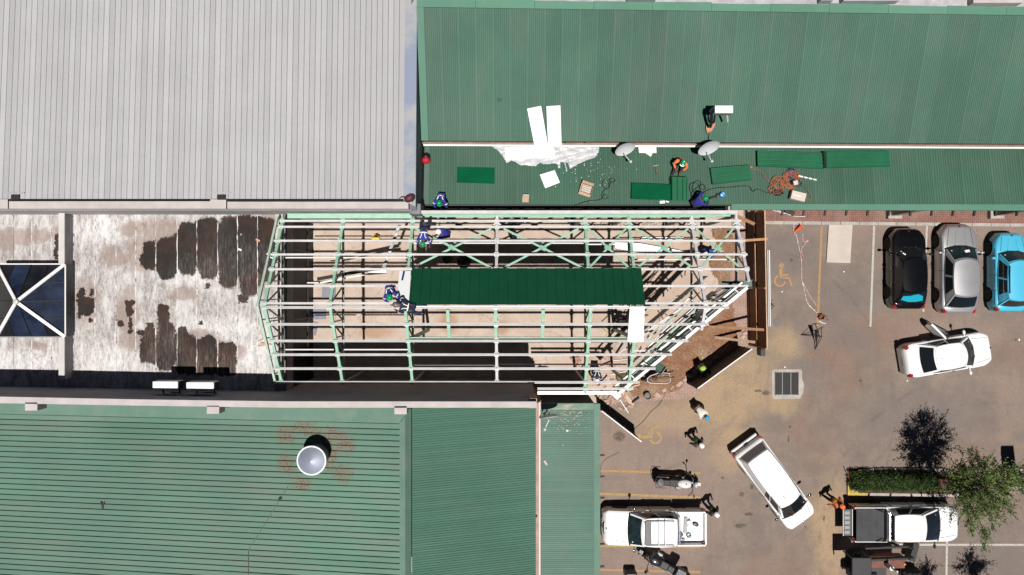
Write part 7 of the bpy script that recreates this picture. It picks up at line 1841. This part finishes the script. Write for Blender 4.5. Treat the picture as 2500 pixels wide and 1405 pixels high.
for i in range(24):
    p = P(rnd.uniform(2080, 2125), rnd.uniform(1152, 1165) if i < 12 else rnd.uniform(1165, 1200), .18); s = rnd.uniform(.06, .14)
    q = MB(); q.lathe([(s, -.03), (s * .9, .03), (s * .4, .06), (0, .06)], p, 6); tag(q.build('edging_stone', M_kerb_y if i % 2 else M_brickpale), 'small edging stone at the left end of the planted island', 'stone', 'edging stones of the island')
def leafmat(name, c1, c2):
    n = NT(name, .6, .35)
    b = n.mix(n.mr(n.noise(5, 4, .6), .3, .7), c1, c2); return n.out(b)
M_leaf = leafmat('tree_leaf', (.028, .055, .012), (.10, .145, .032))
M_leaf_y = leafmat('tree_leaf_fresh', (.06, .10, .02), (.14, .19, .045))
M_hedge = leafmat('hedge_leaf', (.012, .029, .005), (.050, .088, .014))
M_bark = mat('bark', (.07, .045, .035), .95, var=.3, scale=8)
def leaves(q, c, r_, n, size, rnd, flat=1.0, mi=0):
    for _ in range(n):
        d = Vector((rnd.gauss(0, 1), rnd.gauss(0, 1), rnd.gauss(0, 1) * flat)); 
        p = c + d * r_ * .5; a = Vector((rnd.uniform(-1, 1), rnd.uniform(-1, 1), rnd.uniform(-.6, .6))).normalized(); b = a.cross(Vector((rnd.uniform(-1, 1), rnd.uniform(-1, 1), rnd.uniform(-.2, 1)))).normalized()
        s = size * rnd.uniform(.6, 1.3); a *= s; b *= s * .55
        k = len(q.v); q.v += [tuple(p - a), tuple(p + b), tuple(p + a), tuple(p - b)]; q.f.append((k, k + 1, k + 2, k + 3)); q.m.append(rnd.choice([0, 0, 1]) if mi is None else mi)
# hedge
hd = thing('hedge', 'clipped dark green hedge filling the planted island', 'hedge', P(2190, 1185))
q = MB(); rnd = random.Random(3)
xa, xb2 = P(2092, 0, 1.0).x, P(2305, 0, 1.0).x; y0_, y1_ = P(0, 1162, 1.0).y, P(0, 1205, 1.0).y
nx, ny = 60, 14
for j in range(ny + 1):
    for i in range(nx + 1):
        u, v = i / nx, j / ny; x = lerp(xa, xb2, u); y = lerp(y0_, y1_, v); e = min(u * 8, (1 - u) * 8, v * 4, (1 - v) * 4, 1)
        z = .12 + .75 * max(0, e) ** .5 + rnd.uniform(-.07, .07); q.v.append((x + rnd.uniform(-.03, .03), y + rnd.uniform(-.03, .03), max(.1, z)))
for j in range(ny):
    for i in range(nx):
        a = j * (nx + 1) + i; q.f.append((a, a + nx + 1, a + nx + 2, a + 1)); q.m.append(0)
q.build('hedge_core', mat('hedge_twigs', (.012, .02, .006), .9), hd)
q = MB()
for i in range(1500):
    u, v = rnd.random(), rnd.random(); e = min(u * 8, (1 - u) * 8, v * 4, (1 - v) * 4, 1)
    leaves(q, Vector((lerp(xa, xb2, u), lerp(y0_, y1_, v), .14 + .80 * e ** .5 + .06 * math.sin(u * 40) * math.cos(v * 9))), .12, 12, .035, rnd, .6)
q.build('hedge_foliage', M_hedge, hd, kind='stuff')

def make_tree(name, label, base, crown_c, axes, nb, per, size, seed, th=.10, extra=(), cat='tree'):
    rnd = random.Random(seed); t = thing(name, label, cat, base)
    base = Vector(base); crown_c = Vector(crown_c); fork = base.lerp(crown_c, .42); fork.z = base.z + (crown_c.z - base.z) * .45
    q = MB(); q.tube([base, base.lerp(fork, .5) + Vector((.05, -.04, 0)), fork], [th * 1.3, th, th * .85], 8); q.build('trunk', M_bark, t, smooth=60)
    tips = []
    for i in range(nb):
        while True:
            d = Vector((rnd.uniform(-1, 1), rnd.uniform(-1, 1), rnd.uniform(-.9, 1)))
            if .35 < d.length < 1: break
        d = Vector((d.x * axes[0], d.y * axes[1], d.z * axes[2])) * (1 + .18 * math.sin(i * 1.7))
        tips.append(crown_c + d)
    tips += [Vector(e) for e in extra]
    q = MB()
    for tp in tips:
        md = fork.lerp(tp, .5) + Vector((rnd.uniform(-.15, .15), rnd.uniform(-.15, .15), rnd.uniform(0, .2)))
        q.tube([fork, md, tp], [th * .35, th * .2, th * .07], 4, cap=False)
    q.build('branches', M_bark, t, kind='stuff')
    q = MB()
    for i, tp in enumerate(tips):
        r_ = rnd.uniform(.20, .42) * (axes[0] / 1.4) ** .5; n = int(per * rnd.uniform(.5, 1.3)); k0 = len(q.m)
        leaves(q, tp, r_ * 1.2, n, size, rnd, .8, 1 if i % 3 == 0 else 0)
        # twig shoots that fray the outline
        out = (tp - crown_c).normalized()
        for k in range(3):
            dv = (out + Vector((rnd.uniform(-.5, .5), rnd.uniform(-.5, .5), rnd.uniform(-.4, .5)))) * rnd.uniform(.25, .55)
            for s in range(7): leaves(q, tp + dv * (s / 6), .07, 3, size, rnd, 1, 1 if i % 3 == 0 else 0)
    q.build('crown', [M_leaf, M_leaf_y], t)
    return t
tb = P(2275, 1160, .1)
make_tree('small_tree', 'airy green tree growing at the right end of the hedge beside the pickup', tb, (22.0, -9.2, 4.3), (1.25, 1.4, 1.75), 110, 85, .045, 5, .09, extra=[(22.6 + .55 * math.sin(k * 2.3), -10.4 - .11 * k + .25 * math.cos(k * 1.9), 3.3 + .35 * math.sin(k * 3.1)) for k in range(16)])
make_tree('small_tree', 'young tree rooted below the lower edge, its shade left of the white bay line', P(2262, 1432), tuple(P(2266, 1436)[:2]) + (2.9,), (.55, .45, .6), 26, 60, .045, 8, .05)
make_tree('small_tree', 'young tree rooted below the lower edge, its shade right of the white bay line', P(2372, 1412), tuple(P(2376, 1414)[:2]) + (2.9,), (.75, .45, .6), 32, 60, .045, 9, .05)
q = MB(); rnd = random.Random(4); p = P(2500, 1180, .5)
for i in range(40): leaves(q, p + Vector((rnd.uniform(-.3, .5), rnd.uniform(-.5, .5), rnd.uniform(-.3, .5))), .25, 30, .04, rnd)
tag(q.build('round_bush', M_hedge), 'round dark bush at the right edge beside the pillar sign', 'bush')
small('pale_slab', 'pale paving slab at the right edge between tree and bush', 'slab', lambda q: q.slab([P(2462, 1188, .12), P(2492, 1178, .12), P(2494, 1196, .12), P(2462, 1194, .12)], .12), M_board)
# leaf litter and small plant at the kerb end
q = MB(); q.tube([P(2068, 1162, .2), P(2074, 1170, .1)], .03, 5); q.tube([P(2071, 1150, .5), P(2072, 1168, .05)], .02, 5); tag(q.build('kerb_marker', M_rust), 'thin dark stake at the left end of the planted island', 'stake')
